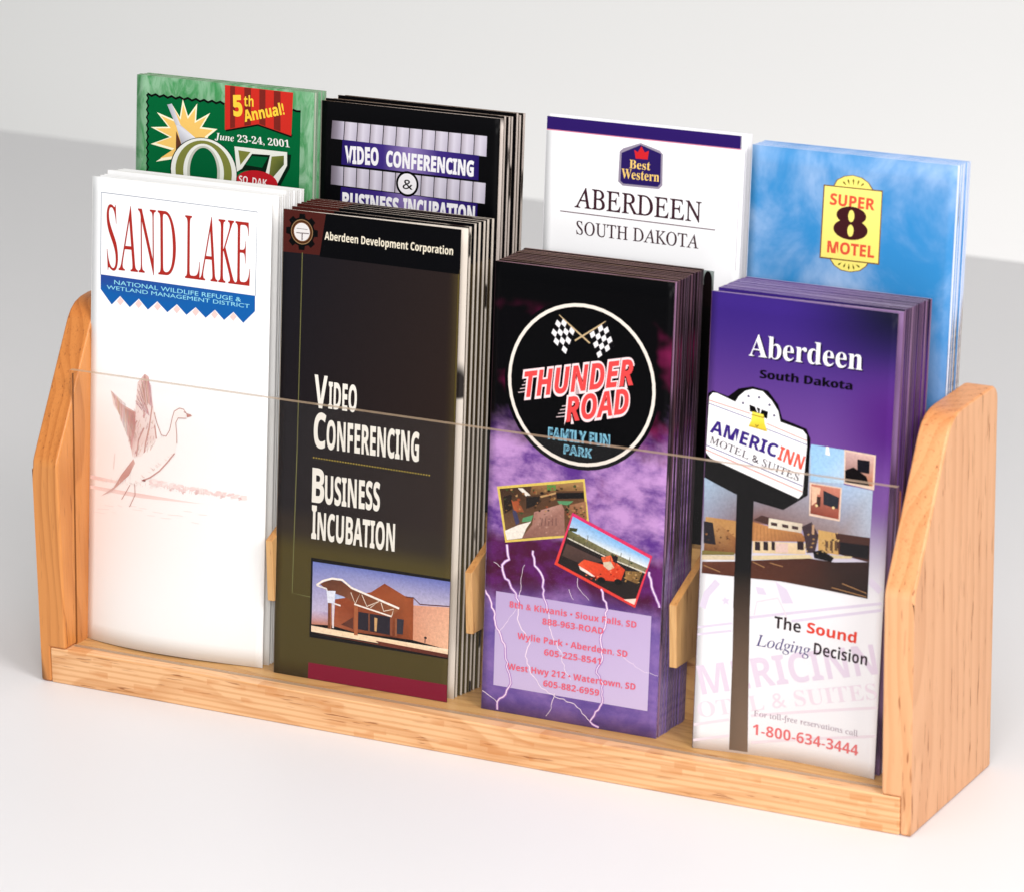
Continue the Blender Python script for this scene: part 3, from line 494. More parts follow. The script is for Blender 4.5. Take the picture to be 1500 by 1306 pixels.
  ('e','goose_drawing',9,(236,200,198),(3.546,5.905),0.018,0.015),
  ('e','goose_drawing',10,(230,188,186),(3.53,5.886),0.025,0.014),
  ('e','goose_drawing',11,(236,200,198),(3.542,5.908),0.02,0.013),
  ('e','goose_drawing',11,(230,188,186),(3.498,5.888),0.021,0.01),
  ('e','goose_drawing',15,(242,212,210),(2.014,5.889),0.025,0.017),
  ('e','goose_drawing',1,(236,200,198),(1.949,5.938),0.027,0.012),
  ('e','goose_drawing',16,(242,212,210),(1.983,5.892),0.014,0.021),
  ('e','goose_drawing',2,(242,212,210),(1.941,5.923),0.018,0.012),
  ('e','goose_drawing',17,(236,200,198),(1.957,5.919),0.026,0.016),
  ('p','goose_drawing',1,[(242,220,214),(226,186,178),(212,164,155),(216,170,162),(236,206,200),(240,214,208),(244,222,217)],[(0.482,4.152),(0.733,4.393),(1.064,4.505),(1.137,4.791),(1.046,5.409),(0.862,4.779),(0.554,4.438)]),
  ('p','goose_drawing',2,[(206,152,142),(196,140,130),(200,146,136),(220,176,168),(226,186,178),(222,180,172)],[(0.816,4.465),(1.042,4.524),(1.123,4.769),(1.045,5.04),(0.974,4.859),(0.861,4.708)]),
  ('p','goose_drawing',3,[(222,178,172),(228,188,182),(244,222,217),(248,232,228),(244,222,217),(248,232,228),(250,236,232),(242,216,211),(232,198,191),(243,220,215),(238,210,204)],[(1.27,3.735),(1.357,3.78),(1.458,4.232),(1.535,4.551),(1.592,4.969),(1.405,5.207),(1.243,5.359),(1.065,5.399),(1.074,5.084),(1.076,4.397),(1.109,3.923)]),
  ('l','goose_drawing',4,(190,132,126),0.012,[(1.27,3.774),(1.348,4.339)]),
  ('l','goose_drawing',5,(190,132,126),0.012,[(1.19,3.842),(1.321,4.343)]),
  ('l','goose_drawing',6,(190,132,126),0.012,[(1.137,3.954),(1.294,4.358)]),
  ('l','goose_drawing',7,(190,132,126),0.012,[(1.111,4.063),(1.267,4.385)]),
  ('l','goose_drawing',8,(190,132,126),0.012,[(1.092,4.183),(1.254,4.422)]),
  ('l','goose_drawing',9,(190,132,126),0.012,[(1.074,4.291),(1.228,4.46)]),
  ('l','goose_drawing',5,(190,132,126),0.012,[(1.352,3.799),(1.429,4.282)]),
  ('l','goose_drawing',4,(206,156,148),0.03,[(1.277,4.454),(1.277,4.608)]),
  ('l','goose_drawing',7,(206,156,148),0.03,[(1.46,4.349),(1.411,4.756),(1.335,5.097),(1.311,5.29)]),
  ('l','goose_drawing',8,(206,156,148),0.03,[(1.288,4.795),(1.169,5.047),(1.133,5.361)]),
  ('l','goose_drawing',4,(206,156,148),0.03,[(1.533,4.717),(1.581,4.97)]),
  ('l','goose_drawing',4,(206,156,148),0.03,[(1.122,4.674),(1.068,4.752)]),
  ('p','goose_drawing',18,(252,241,238),[(1.98,4.382),(2.094,4.309),(2.203,4.321),(2.259,4.401),(2.234,4.498),(2.072,4.502),(2.02,4.607),(2.061,5.002),(2.019,5.197),(1.686,5.585),(1.306,5.828),(1.143,5.946),(1.004,5.905),(1.052,5.432),(1.243,5.359),(1.592,4.969),(1.809,4.894),(1.888,4.765)]),
  ('l','goose_drawing',19,(196,142,134),0.016,[(2.367,4.411),(2.258,4.394),(2.192,4.318),(2.094,4.309),(1.98,4.382),(1.937,4.524),(1.888,4.765),(1.809,4.894),(1.7,4.884),(1.586,4.663),(1.514,4.46)]),
  ('l','goose_drawing',20,(196,142,134),0.016,[(2.261,4.487),(2.072,4.502),(2.02,4.607),(2.051,4.815),(2.061,5.002)]),
  ('l','goose_drawing',19,(205,155,148),0.028,[(2.019,5.197),(1.846,5.409),(1.686,5.585),(1.47,5.746),(1.279,5.831)]),
  ('l','goose_drawing',2,(194,169,152),0.008,[(0.487,4.159),(0.512,4.224),(0.552,4.287)]),
  ('l','goose_drawing',3,(213,162,162),0.008,[(0.508,4.171),(0.549,4.239),(0.568,4.31)]),
  ('l','goose_drawing',4,(221,167,145),0.008,[(0.528,4.184),(0.563,4.263),(0.584,4.343)]),
  ('l','goose_drawing',5,(204,157,167),0.008,[(0.549,4.197),(0.584,4.307),(0.601,4.419)]),
  ('l','goose_drawing',6,(204,161,143),0.008,[(0.57,4.21),(0.586,4.332),(0.617,4.452)]),
  ('l','goose_drawing',7,(211,149,164),0.008,[(0.59,4.223),(0.614,4.339),(0.633,4.455)]),
  ('l','goose_drawing',8,(220,159,142),0.008,[(0.611,4.236),(0.625,4.373),(0.649,4.51)]),
  ('l','goose_drawing',9,(223,163,137),0.008,[(0.631,4.249),(0.657,4.384),(0.665,4.52)]),
  ('l','goose_drawing',10,(207,176,143),0.008,[(0.652,4.262),(0.665,4.416),(0.682,4.57)]),
  ('l','goose_drawing',11,(215,172,142),0.008,[(0.673,4.275),(0.679,4.44),(0.698,4.605)]),
  ('l','goose_drawing',12,(190,149,138),0.008,[(0.693,4.288),(0.703,4.453),(0.714,4.619)]),
  ('l','goose_drawing',13,(221,174,159),0.008,[(0.714,4.301),(0.719,4.497),(0.73,4.693)]),
  ('l','goose_drawing',14,(200,148,150),0.008,[(0.734,4.314),(0.75,4.519),(0.747,4.727)]),
  ('l','goose_drawing',15,(216,161,142),0.008,[(0.755,4.326),(0.755,4.533),(0.763,4.739)]),
  ('l','goose_drawing',2,(208,156,165),0.008,[(0.775,4.339),(0.773,4.559),(0.779,4.779)]),
  ('l','goose_drawing',2,(202,161,161),0.008,[(0.796,4.352),(0.797,4.584),(0.795,4.817)]),
  ('l','goose_drawing',3,(195,165,166),0.008,[(0.817,4.365),(0.807,4.609),(0.811,4.851)]),
  ('l','goose_drawing',4,(190,166,159),0.008,[(0.837,4.378),(0.823,4.621),(0.827,4.862)]),
  ('l','goose_drawing',5,(206,164,137),0.008,[(0.859,4.464),(0.847,4.694),(0.844,4.923)]),
  ('l','goose_drawing',6,(197,170,164),0.008,[(0.879,4.481),(0.879,4.699),(0.859,4.92)]),
  ('l','goose_drawing',7,(192,162,156),0.008,[(0.9,4.498),(0.881,4.735),(0.876,4.97)]),
  ('l','goose_drawing',8,(196,160,149),0.008,[(0.921,4.515),(0.908,4.754),(0.892,4.993)]),
  ('l','goose_drawing',9,(224,144,148),0.008,[(0.941,4.532),(0.915,4.772),(0.908,5.01)]),
  ('l','goose_drawing',10,(211,162,155),0.008,[(0.962,4.549),(0.934,4.797),(0.924,5.044)]),
  ('l','goose_drawing',11,(215,157,140),0.008,[(0.983,4.566),(0.952,4.845),(0.941,5.123)]),
  ('l','goose_drawing',19,(198,153,156),0.008,[(1.003,4.583),(0.97,4.844),(0.956,5.104)]),
  ('l','goose_drawing',20,(203,164,138),0.008,[(1.024,4.6),(0.99,4.881),(0.973,5.162)]),
  ('l','goose_drawing',21,(214,156,152),0.008,[(1.044,4.617),(1.01,4.907),(0.989,5.197)]),
  ('l','goose_drawing',22,(219,146,144),0.008,[(1.065,4.634),(1.033,4.929),(1.005,5.225)]),
  ('l','goose_drawing',23,(215,157,152),0.008,[(1.086,4.651),(1.047,4.949),(1.021,5.247)]),
  ('l','goose_drawing',9,(204,159,153),0.009,[(1.262,3.749),(1.281,4.023),(1.312,4.297)]),
  ('l','goose_drawing',19,(204,153,147),0.009,[(1.25,3.798),(1.275,4.058),(1.321,4.317)]),
  ('l','goose_drawing',20,(224,151,155),0.009,[(1.246,3.845),(1.285,4.091),(1.329,4.337)]),
  ('l','goose_drawing',21,(190,175,149),0.009,[(1.23,3.894),(1.275,4.126),(1.338,4.357)]),
  ('l','goose_drawing',22,(224,154,147),0.009,[(1.203,3.944),(1.27,4.161),(1.346,4.377)]),
  ('l','goose_drawing',23,(208,170,153),0.009,[(1.192,3.992),(1.267,4.195),(1.355,4.397)]),
  ('l','goose_drawing',24,(205,165,166),0.009,[(1.182,4.04),(1.27,4.229),(1.363,4.417)]),
  ('l','goose_drawing',25,(205,156,138),0.009,[(1.161,4.09),(1.264,4.264),(1.372,4.438)]),
  ('l','goose_drawing',26,(205,147,164),0.009,[(1.148,4.138),(1.257,4.299),(1.381,4.458)]),
  ('l','goose_drawing',27,(224,174,160),0.009,[(1.132,4.187),(1.259,4.333),(1.389,4.478)]),
  ('l','goose_drawing',28,(188,157,166),0.009,[(1.113,4.237),(1.248,4.368),(1.398,4.498)]),
  ('l','goose_drawing',29,(204,151,149),0.009,[(1.101,4.285),(1.26,4.401),(1.406,4.518)]),
  ('l','goose_drawing',30,(202,147,165),0.009,[(1.088,4.334),(1.261,4.435),(1.415,4.538)]),
  ('l','goose_drawing',30,(198,165,163),0.008,[(1.283,3.752),(1.331,4.02),(1.361,4.291)]),
  ('l','goose_drawing',31,(218,172,137),0.008,[(1.303,3.777),(1.331,4.041),(1.378,4.303)]),
  ('l','goose_drawing',32,(226,151,152),0.008,[(1.322,3.803),(1.36,4.058),(1.394,4.315)]),
  ('l','goose_drawing',33,(204,152,138),0.008,[(1.342,3.829),(1.373,4.078),(1.411,4.327)]),
  ('l','goose_drawing',34,(221,144,146),0.008,[(1.361,3.854),(1.402,4.095),(1.427,4.339)]),
  ('l','goose_drawing',35,(192,149,167),0.008,[(1.381,3.88),(1.413,4.115),(1.444,4.351)]),
  ('l','goose_drawing',36,(212,157,162),0.008,[(1.4,3.906),(1.441,4.133),(1.461,4.363)]),
  ('l','goose_drawing',37,(212,158,161),0.008,[(1.42,3.931),(1.448,4.153),(1.477,4.375)]),
  ('l','goose_drawing',20,(211,176,150),0.008,[(1.539,4.471),(1.534,4.507),(1.532,4.543)]),
  ('l','goose_drawing',19,(207,174,150),0.008,[(1.426,4.798),(1.405,4.846),(1.402,4.892)]),
  ('l','goose_drawing',19,(208,175,164),0.008,[(1.353,4.742),(1.345,4.782),(1.344,4.82)]),
  ('l','goose_drawing',20,(207,151,154),0.008,[(1.354,5.222),(1.331,5.242),(1.326,5.259)]),
  ('l','goose_drawing',19,(214,162,148),0.008,[(1.464,4.934),(1.447,4.969),(1.442,5.002)]),
  ('l','goose_drawing',19,(208,173,162),0.008,[(1.183,5.208),(1.189,5.225),(1.178,5.245)]),
  ('l','goose_drawing',19,(216,169,141),0.008,[(1.242,5.203),(1.221,5.242),(1.212,5.279)]),
  ('l','goose_drawing',19,(199,162,165),0.008,[(1.251,4.811),(1.249,4.849),(1.227,4.889)]),
  ('l','goose_drawing',20,(192,169,157),0.008,[(1.19,5.144),(1.186,5.188),(1.164,5.235)]),
  ('l','goose_drawing',19,(189,145,153),0.008,[(1.179,5.019),(1.182,5.045),(1.164,5.073)]),
  ('l','goose_drawing',20,(198,155,155),0.008,[(1.487,5.111),(1.483,5.158),(1.457,5.207)]),
  ('l','goose_drawing',19,(218,158,156),0.008,[(1.135,5.27),(1.123,5.294),(1.098,5.319)]),
  ('l','goose_drawing',20,(203,175,159),0.008,[(1.409,5.168),(1.389,5.215),(1.382,5.259)]),
  ('l','goose_drawing',19,(216,169,153),0.008,[(1.269,5.09),(1.256,5.125),(1.247,5.159)]),
  ('l','goose_drawing',19,(199,173,159),0.008,[(1.473,4.648),(1.465,4.666),(1.455,4.684)]),
  ('l','goose_drawing',19,(220,148,151),0.008,[(1.479,4.756),(1.481,4.773),(1.462,4.793)]),
  ('l','goose_drawing',19,(202,174,165),0.008,[(1.373,4.686),(1.372,4.711),(1.366,4.736)]),
  ('l','goose_drawing',20,(191,154,149),0.008,[(1.13,5.269),(1.133,5.29),(1.123,5.312)]),
  ('l','goose_drawing',20,(221,159,142),0.008,[(1.413,4.892),(1.401,4.919),(1.377,4.946)]),
  ('l','goose_drawing',19,(206,155,160),0.008,[(1.196,5.283),(1.185,5.31),(1.189,5.334)]),
  ('l','goose_drawing',31,(211,144,160),0.008,[(1.282,4.535),(1.276,4.554),(1.254,4.576)]),
  ('l','goose_drawing',19,(220,148,149),0.008,[(1.164,4.803),(1.151,4.83),(1.153,4.856)]),
  ('l','goose_drawing',19,(213,165,142),0.008,[(1.499,4.62),(1.489,4.659),(1.483,4.697)]),
  ('l','goose_drawing',31,(197,149,142),0.008,[(1.284,4.443),(1.259,4.463),(1.251,4.481)]),
  ('l','goose_drawing',31,(222,155,165),0.008,[(1.371,4.421),(1.372,4.437),(1.359,4.456)]),
  ('l','goose_drawing',19,(212,165,164),0.008,[(1.564,5.016),(1.54,5.065),(1.53,5.111)]),
  ('l','goose_drawing',19,(210,163,166),0.008,[(1.337,4.58),(1.33,4.625),(1.317,4.671)]),
  ('l','goose_drawing',19,(204,163,162),0.008,[(1.516,4.927),(1.522,4.962),(1.51,5)]),
  ('l','goose_drawing',20,(208,150,158),0.008,[(1.384,4.709),(1.379,4.754),(1.353,4.801)]),
  ('l','goose_drawing',24,(193,155,159),0.008,[(1.108,4.729),(1.088,4.778),(1.088,4.824)]),
  ('l','goose_drawing',20,(192,165,162),0.008,[(1.342,5.154),(1.33,5.173),(1.314,5.193)]),
  ('l','goose_drawing',20,(220,144,139),0.008,[(1.154,4.711),(1.152,4.755),(1.134,4.802)]),
  ('l','goose_drawing',19,(190,144,152),0.008,[(1.388,4.963),(1.39,5.002),(1.383,5.042)]),
  ('l','goose_drawing',21,(207,168,157),0.008,[(1.189,4.653),(1.177,4.682),(1.16,4.711)]),
  ('l','goose_drawing',25,(220,163,154),0.008,[(1.107,4.81),(1.093,4.852),(1.071,4.895)]),
  ('l','goose_drawing',19,(189,174,165),0.008,[(1.467,5.027),(1.456,5.051),(1.448,5.074)]),
  ('l','goose_drawing',20,(214,164,161),0.008,[(1.546,4.682),(1.532,4.729),(1.513,4.777)]),
  ('l','goose_drawing',19,(206,152,156),0.008,[(1.213,4.886),(1.216,4.91),(1.207,4.936)]),
  ('l','goose_drawing',20,(201,160,158),0.008,[(1.141,5.324),(1.129,5.345),(1.13,5.365)]),
  ('l','goose_drawing',19,(224,157,142),0.008,[(1.399,5.09),(1.377,5.11),(1.373,5.127)]),
  ('l','goose_drawing',31,(224,153,166),0.008,[(1.33,4.498),(1.32,4.525),(1.3,4.554)]),
  ('l','goose_drawing',21,(201,160,138),0.008,[(1.519,5.058),(1.507,5.101),(1.49,5.145)]),
  ('l','goose_drawing',20,(198,154,161),0.008,[(1.393,5.065),(1.372,5.11),(1.364,5.154)]),
  ('l','goose_drawing',21,(219,150,164),0.008,[(1.125,5.251),(1.105,5.291),(1.098,5.33)]),
  ('l','goose_drawing',19,(211,171,160),0.008,[(1.157,4.864),(1.144,4.899),(1.135,4.933)]),
  ('l','goose_drawing',22,(206,159,148),0.008,[(1.116,5.266),(1.112,5.294),(1.105,5.323)]),
  ('l','goose_drawing',20,(195,158,143),0.008,[(1.186,4.992),(1.189,5.019),(1.17,5.049)]),
  ('l','goose_drawing',19,(206,164,167),0.008,[(1.18,4.911),(1.178,4.932),(1.175,4.952)]),
  ('l','goose_drawing',21,(217,166,148),0.008,[(1.474,5.114),(1.458,5.163),(1.465,5.21)]),
  ('l','goose_drawing',21,(214,157,140),0.008,[(1.42,4.802),(1.402,4.849),(1.392,4.895)]),
  ('l','goose_drawing',32,(221,147,142),0.008,[(1.366,4.456),(1.37,4.477),(1.359,4.5)]),
  ('l','goose_drawing',19,(212,171,144),0.008,[(1.203,4.727),(1.207,4.763),(1.198,4.801)]),
  ('l','goose_drawing',31,(215,164,154),0.008,[(1.151,4.473),(1.148,4.499),(1.14,4.525)]),
  ('l','goose_drawing',24,(204,165,167),0.008,[(1.006,4.749),(1.03,4.815),(1.051,4.881)]),
  ('l','goose_drawing',23,(218,151,139),0.008,[(0.969,4.656),(0.998,4.695),(1.01,4.736)]),
  ('l','goose_drawing',23,(226,147,154),0.008,[(0.988,4.993),(1.004,5.052),(1.006,5.113)]),
  ('l','goose_drawing',31,(226,153,154),0.008,[(1.057,4.49),(1.072,4.552),(1.101,4.611)]),
  ('l','goose_drawing',24,(218,162,153),0.008,[(0.99,4.615),(1.015,4.657),(1.032,4.701)]),
  ('l','goose_drawing',24,(188,166,153),0.008,[(1.087,4.926),(1.101,4.974),(1.109,5.024)]),
  ('l','goose_drawing',25,(215,146,146),0.008,[(1.071,4.64),(1.074,4.7),(1.091,4.757)]),
  ('l','goose_drawing',25,(193,149,137),0.008,[(1.004,4.56),(1.022,4.618),(1.022,4.679)]),
  ('l','goose_drawing',26,(221,165,158),0.008,[(1.083,4.726),(1.09,4.762),(1.112,4.798)]),
  ('l','goose_drawing',25,(205,152,155),0.008,[(1.069,4.97),(1.086,5.022),(1.099,5.074)]),
  ('l','goose_drawing',25,(190,161,154),0.008,[(0.981,4.795),(1,4.828),(1.013,4.862)]),
  ('l','goose_drawing',27,(211,173,144),0.008,[(1.034,4.772),(1.067,4.808),(1.078,4.848)]),
  ('l','goose_drawing',24,(189,156,145),0.008,[(0.949,4.994),(0.982,5.046),(0.995,5.101)]),
  ('l','goose_drawing',28,(209,154,146),0.008,[(1.01,4.847),(1.025,4.897),(1.054,4.945)]),
  ('l','goose_drawing',26,(206,161,148),0.008,[(1.086,4.905),(1.112,4.956),(1.122,5.01)]),
  ('l','goose_drawing',26,(207,146,153),0.008,[(0.993,4.56),(0.996,4.63),(1.021,4.697)]),
  ('l','goose_drawing',32,(202,159,148),0.008,[(1.054,4.448),(1.081,4.5),(1.088,4.554)]),
  ('l','goose_drawing',20,(206,176,139),0.008,[(0.926,4.594),(0.937,4.654),(0.954,4.714)]),
  ('l','goose_drawing',20,(232,204,198),0.007,[(1.982,5.251),(1.947,5.221)]),
  ('l','goose_drawing',20,(232,204,198),0.007,[(1.683,5.493),(1.648,5.446)]),
  ('l','goose_drawing',21,(232,204,198),0.007,[(1.982,5.251),(1.944,5.224)]),
  ('l','goose_drawing',20,(232,204,198),0.007,[(1.583,5.574),(1.498,5.568)]),
  ('l','goose_drawing',20,(232,204,198),0.007,[(1.722,5.461),(1.693,5.432)]),
  ('l','goose_drawing',20,(232,204,198),0.007,[(1.836,5.369),(1.788,5.331)]),
  ('l','goose_drawing',20,(232,204,198),0.007,[(1.544,5.606),(1.516,5.59)]),
  ('l','goose_drawing',20,(232,204,198),0.007,[(1.634,5.533),(1.574,5.485)]),
  ('l','goose_drawing',20,(232,204,198),0.007,[(1.941,5.284),(1.912,5.271)]),
  ('l','goose_drawing',21,(232,204,198),0.007,[(1.644,5.525),(1.596,5.466)]),
  ('l','goose_drawing',22,(232,204,198),0.007,[(1.67,5.504),(1.619,5.482)]),
  ('l','goose_drawing',20,(232,204,198),0.007,[(1.344,5.768),(1.257,5.725)]),
  ('l','goose_drawing',21,(232,204,198),0.007,[(1.332,5.778),(1.285,5.751)]),
  ('l','goose_drawing',21,(232,204,198),0.007,[(1.582,5.575),(1.554,5.539)]),
  ('l','goose_drawing',19,(232,204,198),0.007,[(1.169,5.91),(1.12,5.892)]),
  ('l','goose_drawing',20,(232,204,198),0.007,[(1.282,5.818),(1.248,5.786)]),
  ('l','goose_drawing',21,(232,204,198),0.007,[(1.914,5.306),(1.853,5.273)]),
  ('l','goose_drawing',22,(232,204,198),0.007,[(1.35,5.763),(1.27,5.721)]),
  ('l','goose_drawing',20,(232,204,198),0.007,[(1.491,5.649),(1.414,5.635)]),
  ('l','goose_drawing',22,(232,204,198),0.007,[(1.574,5.581),(1.486,5.556)]),
  ('l','goose_drawing',23,(232,204,198),0.007,[(1.563,5.591),(1.493,5.56)]),
  ('l','goose_drawing',19,(232,204,198),0.007,[(1.207,5.879),(1.124,5.854)]),
  ('l','goose_drawing',22,(232,204,198),0.007,[(1.713,5.469),(1.627,5.425)]),
  ('l','goose_drawing',21,(232,204,198),0.007,[(1.851,5.357),(1.805,5.345)]),
  ('l','goose_drawing',24,(232,204,198),0.007,[(1.554,5.597),(1.464,5.543)]),
  ('l','goose_drawing',20,(232,204,198),0.007,[(1.178,5.902),(1.121,5.863)]),
  ('l','goose_drawing',19,(196,175,166),0.008,[(1.066,5.454),(1.043,5.487),(1.025,5.519)]),
  ('l','goose_drawing',19,(218,166,156),0.008,[(1.017,5.517),(1,5.545),(0.984,5.574)]),
  ('l','goose_drawing',1,(190,171,145),0.008,[(0.967,5.58),(0.957,5.605),(0.942,5.63)]),
  ('l','goose_drawing',1,(199,155,164),0.008,[(0.918,5.643),(0.898,5.666),(0.9,5.686)]),
  ('l','goose_drawing',1,(224,163,141),0.008,[(0.869,5.706),(0.853,5.725),(0.858,5.741)]),
  ('l','goose_drawing',1,(202,165,141),0.008,[(0.82,5.769),(0.814,5.784),(0.816,5.797)]),
  ('l','goose_drawing',1,(208,172,155),0.008,[(0.77,5.833),(0.766,5.844),(0.774,5.853)]),
  ('l','goose_drawing',1,(191,148,138),0.008,[(0.721,5.896),(0.725,5.903),(0.732,5.909)]),
  ('l','goose_drawing',2,(203,158,152),0.008,[(0.671,5.96),(0.687,5.961),(0.69,5.965)]),
  ('l','goose_drawing',1,(192,154,142),0.008,[(0.621,6.023),(0.628,6.023),(0.648,6.021)]),
  ('l','goose_drawing',1,(200,176,162),0.008,[(0.572,6.087),(0.582,6.083),(0.606,6.077)]),
  ('l','goose_drawing',2,(188,176,152),0.008,[(0.522,6.151),(0.539,6.143),(0.563,6.133)]),
  ('p','goose_drawing',20,(198,138,128),[(2.264,4.407),(2.399,4.423),(2.274,4.469)]),
  ('l','goose_drawing',20,(150,90,85),0.014,[(2.198,4.369),(2.247,4.379)]),
  ('p','goose_drawing',20,[(214,166,157),(206,150,141),(214,166,157),(226,188,182),(226,188,182),(202,146,136),(224,184,175)],[(1.065,5.43),(0.781,5.791),(0.618,6.053),(0.3,6.276),(0.569,6.144),(0.974,5.765),(1.108,5.508)]),
  ('l','goose_drawing',2,(229,208,204),0.008,[(0.075,5.971),(0.079,5.928)]),
  ('l','goose_drawing',2,(236,208,204),0.008,[(0.14,5.936),(0.141,5.859)]),
  ('l','goose_drawing',2,(229,208,204),0.008,[(0.219,5.979),(0.214,5.924)]),
  ('l','goose_drawing',21,(228,208,204),0.008,[(0.321,5.946),(0.317,5.92)]),
  ('l','goose_drawing',21,(243,208,204),0.008,[(0.356,5.979),(0.349,5.953)]),
  ('l','goose_drawing',21,(232,208,204),0.008,[(0.429,5.983),(0.436,5.932)]),
  ('l','goose_drawing',21,(230,208,204),0.008,[(0.541,5.951),(0.555,5.875)]),
  ('l','goose_drawing',21,(229,208,204),0.008,[(0.578,5.948),(0.568,5.931)]),
  ('l','goose_drawing',21,(235,208,204),0.008,[(0.687,5.95),(0.684,5.889)]),
  ('l','goose_drawing',21,(231,208,204),0.008,[(0.754,5.957),(0.756,5.902)]),
  ('l','goose_drawing',21,(236,208,204),0.008,[(0.829,5.962),(0.844,5.877)]),
  ('l','goose_drawing',21,(241,208,204),0.008,[(0.89,5.928),(0.896,5.849)]),
  ('l','goose_drawing',21,(235,208,204),0.008,[(0.942,5.969),(0.929,5.913)]),
  ('l','goose_drawing',21,(233,208,204),0.008,[(1.026,5.955),(1.035,5.903)]),
  ('l','goose_drawing',21,(231,208,204),0.008,[(1.094,5.923),(1.106,5.884)]),
  ('l','goose_drawing',19,(234,208,204),0.008,[(1.15,5.95),(1.152,5.932)]),
  ('l','goose_drawing',19,(243,208,204),0.008,[(1.261,5.927),(1.254,5.895)]),
  ('l','goose_drawing',19,(238,208,204),0.008,[(1.295,5.946),(1.31,5.926)]),
  ('l','goose_drawing',19,(234,208,204),0.008,[(1.376,5.923),(1.369,5.859)]),
  ('l','goose_drawing',19,(230,208,204),0.008,[(1.477,5.96),(1.489,5.916)]),
  ('l','goose_drawing',19,(241,208,204),0.008,[(1.524,5.957),(1.526,5.892)]),
  ('l','goose_drawing',19,(237,208,204),0.008,[(1.619,5.933),(1.632,5.884)]),
  ('l','goose_drawing',19,(234,208,204),0.008,[(1.668,5.916),(1.651,5.881)]),
  ('l','goose_drawing',19,(240,208,204),0.008,[(1.739,5.934),(1.724,5.92)]),
  ('l','goose_drawing',19,(233,208,204),0.008,[(1.819,5.926),(1.821,5.861)]),
  ('l','goose_drawing',19,(244,208,204),0.008,[(1.875,5.926),(1.889,5.866)]),
  ('l','goose_drawing',19,(234,208,204),0.008,[(1.945,5.922),(1.933,5.865)]),
  ('l','goose_drawing',19,(236,208,204),0.008,[(2.013,5.939),(2.005,5.864)]),
  ('l','goose_drawing',19,(240,208,204),0.008,[(2.092,5.938),(2.086,5.922)]),
  ('l','goose_drawing',19,(239,208,204),0.008,[(2.157,5.939),(2.162,5.905)]),
  ('l','goose_drawing',19,(234,208,204),0.008,[(2.245,5.893),(2.249,5.833)]),
  ('l','goose_drawing',6,(242,208,204),0.008,[(2.298,5.936),(2.29,5.799)]),
  ('l','goose_drawing',7,(237,208,204),0.008,[(2.387,5.938),(2.395,5.859)]),
  ('l','goose_drawing',2,(239,208,204),0.008,[(2.431,5.942),(2.442,5.878)]),
  ('l','goose_drawing',14,(233,208,204),0.008,[(2.515,5.932),(2.517,5.897)]),
  ('l','goose_drawing',14,(230,208,204),0.008,[(2.588,5.911),(2.58,5.787)]),
  ('l','goose_drawing',12,(231,208,204),0.008,[(2.659,5.903),(2.646,5.832)]),
  ('l','goose_drawing',12,(228,208,204),0.008,[(2.712,5.934),(2.706,5.807)]),
  ('l','goose_drawing',5,(230,208,204),0.008,[(2.823,5.931),(2.833,5.898)]),
  ('l','goose_drawing',7,(234,208,204),0.008,[(2.88,5.904),(2.892,5.866)]),
  ('l','goose_drawing',9,(241,208,204),0.008,[(2.959,5.923),(2.967,5.837)]),
  ('l','goose_drawing',11,(238,208,204),0.008,[(2.994,5.925),(3.005,5.858)]),
  ('l','goose_drawing',12,(241,208,204),0.008,[(3.101,5.902),(3.09,5.888)]),
  ('l','goose_drawing',13,(231,208,204),0.008,[(3.145,5.907),(3.129,5.856)]),
  ('l','goose_drawing',8,(229,208,204),0.008,[(3.24,5.871),(3.249,5.845)]),
  ('l','goose_drawing',13,(241,208,204),0.008,[(3.273,5.877),(3.262,5.854)]),
  ('l','goose_drawing',1,(250,228,224),0.012,[(0.127,6.618),(0.414,6.612)]),
  ('l','goose_drawing',1,(250,228,224),0.012,[(0.206,6.543),(0.507,6.512)]),
  ('l','goose_drawing',1,(250,228,224),0.012,[(0.402,6.445),(0.619,6.437)]),
  ('l','goose_drawing',1,(250,228,224),0.012,[(0.594,6.558),(0.678,6.557)]),
  ('l','goose_drawing',1,(250,228,224),0.012,[(0.72,6.394),(0.821,6.418)]),
  ('l','goose_drawing',1,(250,228,224),0.012,[(0.968,6.372),(1.176,6.361)]),
  ('l','goose_drawing',1,(250,228,224),0.012,[(1.075,6.43),(1.319,6.422)]),
  ('l','goose_drawing',1,(250,228,224),0.012,[(1.245,6.382),(1.41,6.373)]),
  ('l','goose_drawing',1,(250,228,224),0.012,[(1.435,6.499),(1.611,6.486)]),
  ('l','goose_drawing',1,(250,228,224),0.012,[(1.557,6.41),(1.789,6.41)]),
  ('l','goose_drawing',1,(250,228,224),0.012,[(1.746,6.503),(1.982,6.491)]),
  ('l','goose_drawing',1,(250,228,224),0.012,[(1.908,6.421),(2.163,6.407)]),
  ('l','goose_drawing',2,(250,228,224),0.012,[(2.107,6.402),(2.25,6.407)]),
  ('l','goose_drawing',1,(250,228,224),0.012,[(2.269,6.3),(2.455,6.296)]),
  ('l','goose_drawing',1,(250,228,224),0.012,[(2.457,6.497),(2.631,6.508)]),
  ('l','goose_drawing',1,(250,228,224),0.012,[(2.607,6.328),(2.801,6.314)]),
  ('l','goose_drawing',22,(196,142,134),0.014,[(1.115,5.914),(1.135,6.127),(1.012,6.385)]),
  ('l','goose_drawing',23,(196,142,134),0.014,[(1.005,5.953),(0.897,6.136),(0.816,6.267)]),
  ('l','goose_drawing',21,(235,205,200),0.012,[(0.623,5.381),(0.599,5.695)]),
  ('e','goose_drawing',20,(150,90,85),(1.334,5.817),0.038,0.021),
 ],
 'video': [
  ('p','masthead',1,(74,30,26),[(0,0),(0.92,0),(0.802,0.803),(0.003,0.817)]),
  ('p','masthead',2,(6,6,9),[(0.92,0),(3.806,0),(3.792,0.84),(0.802,0.83)]),
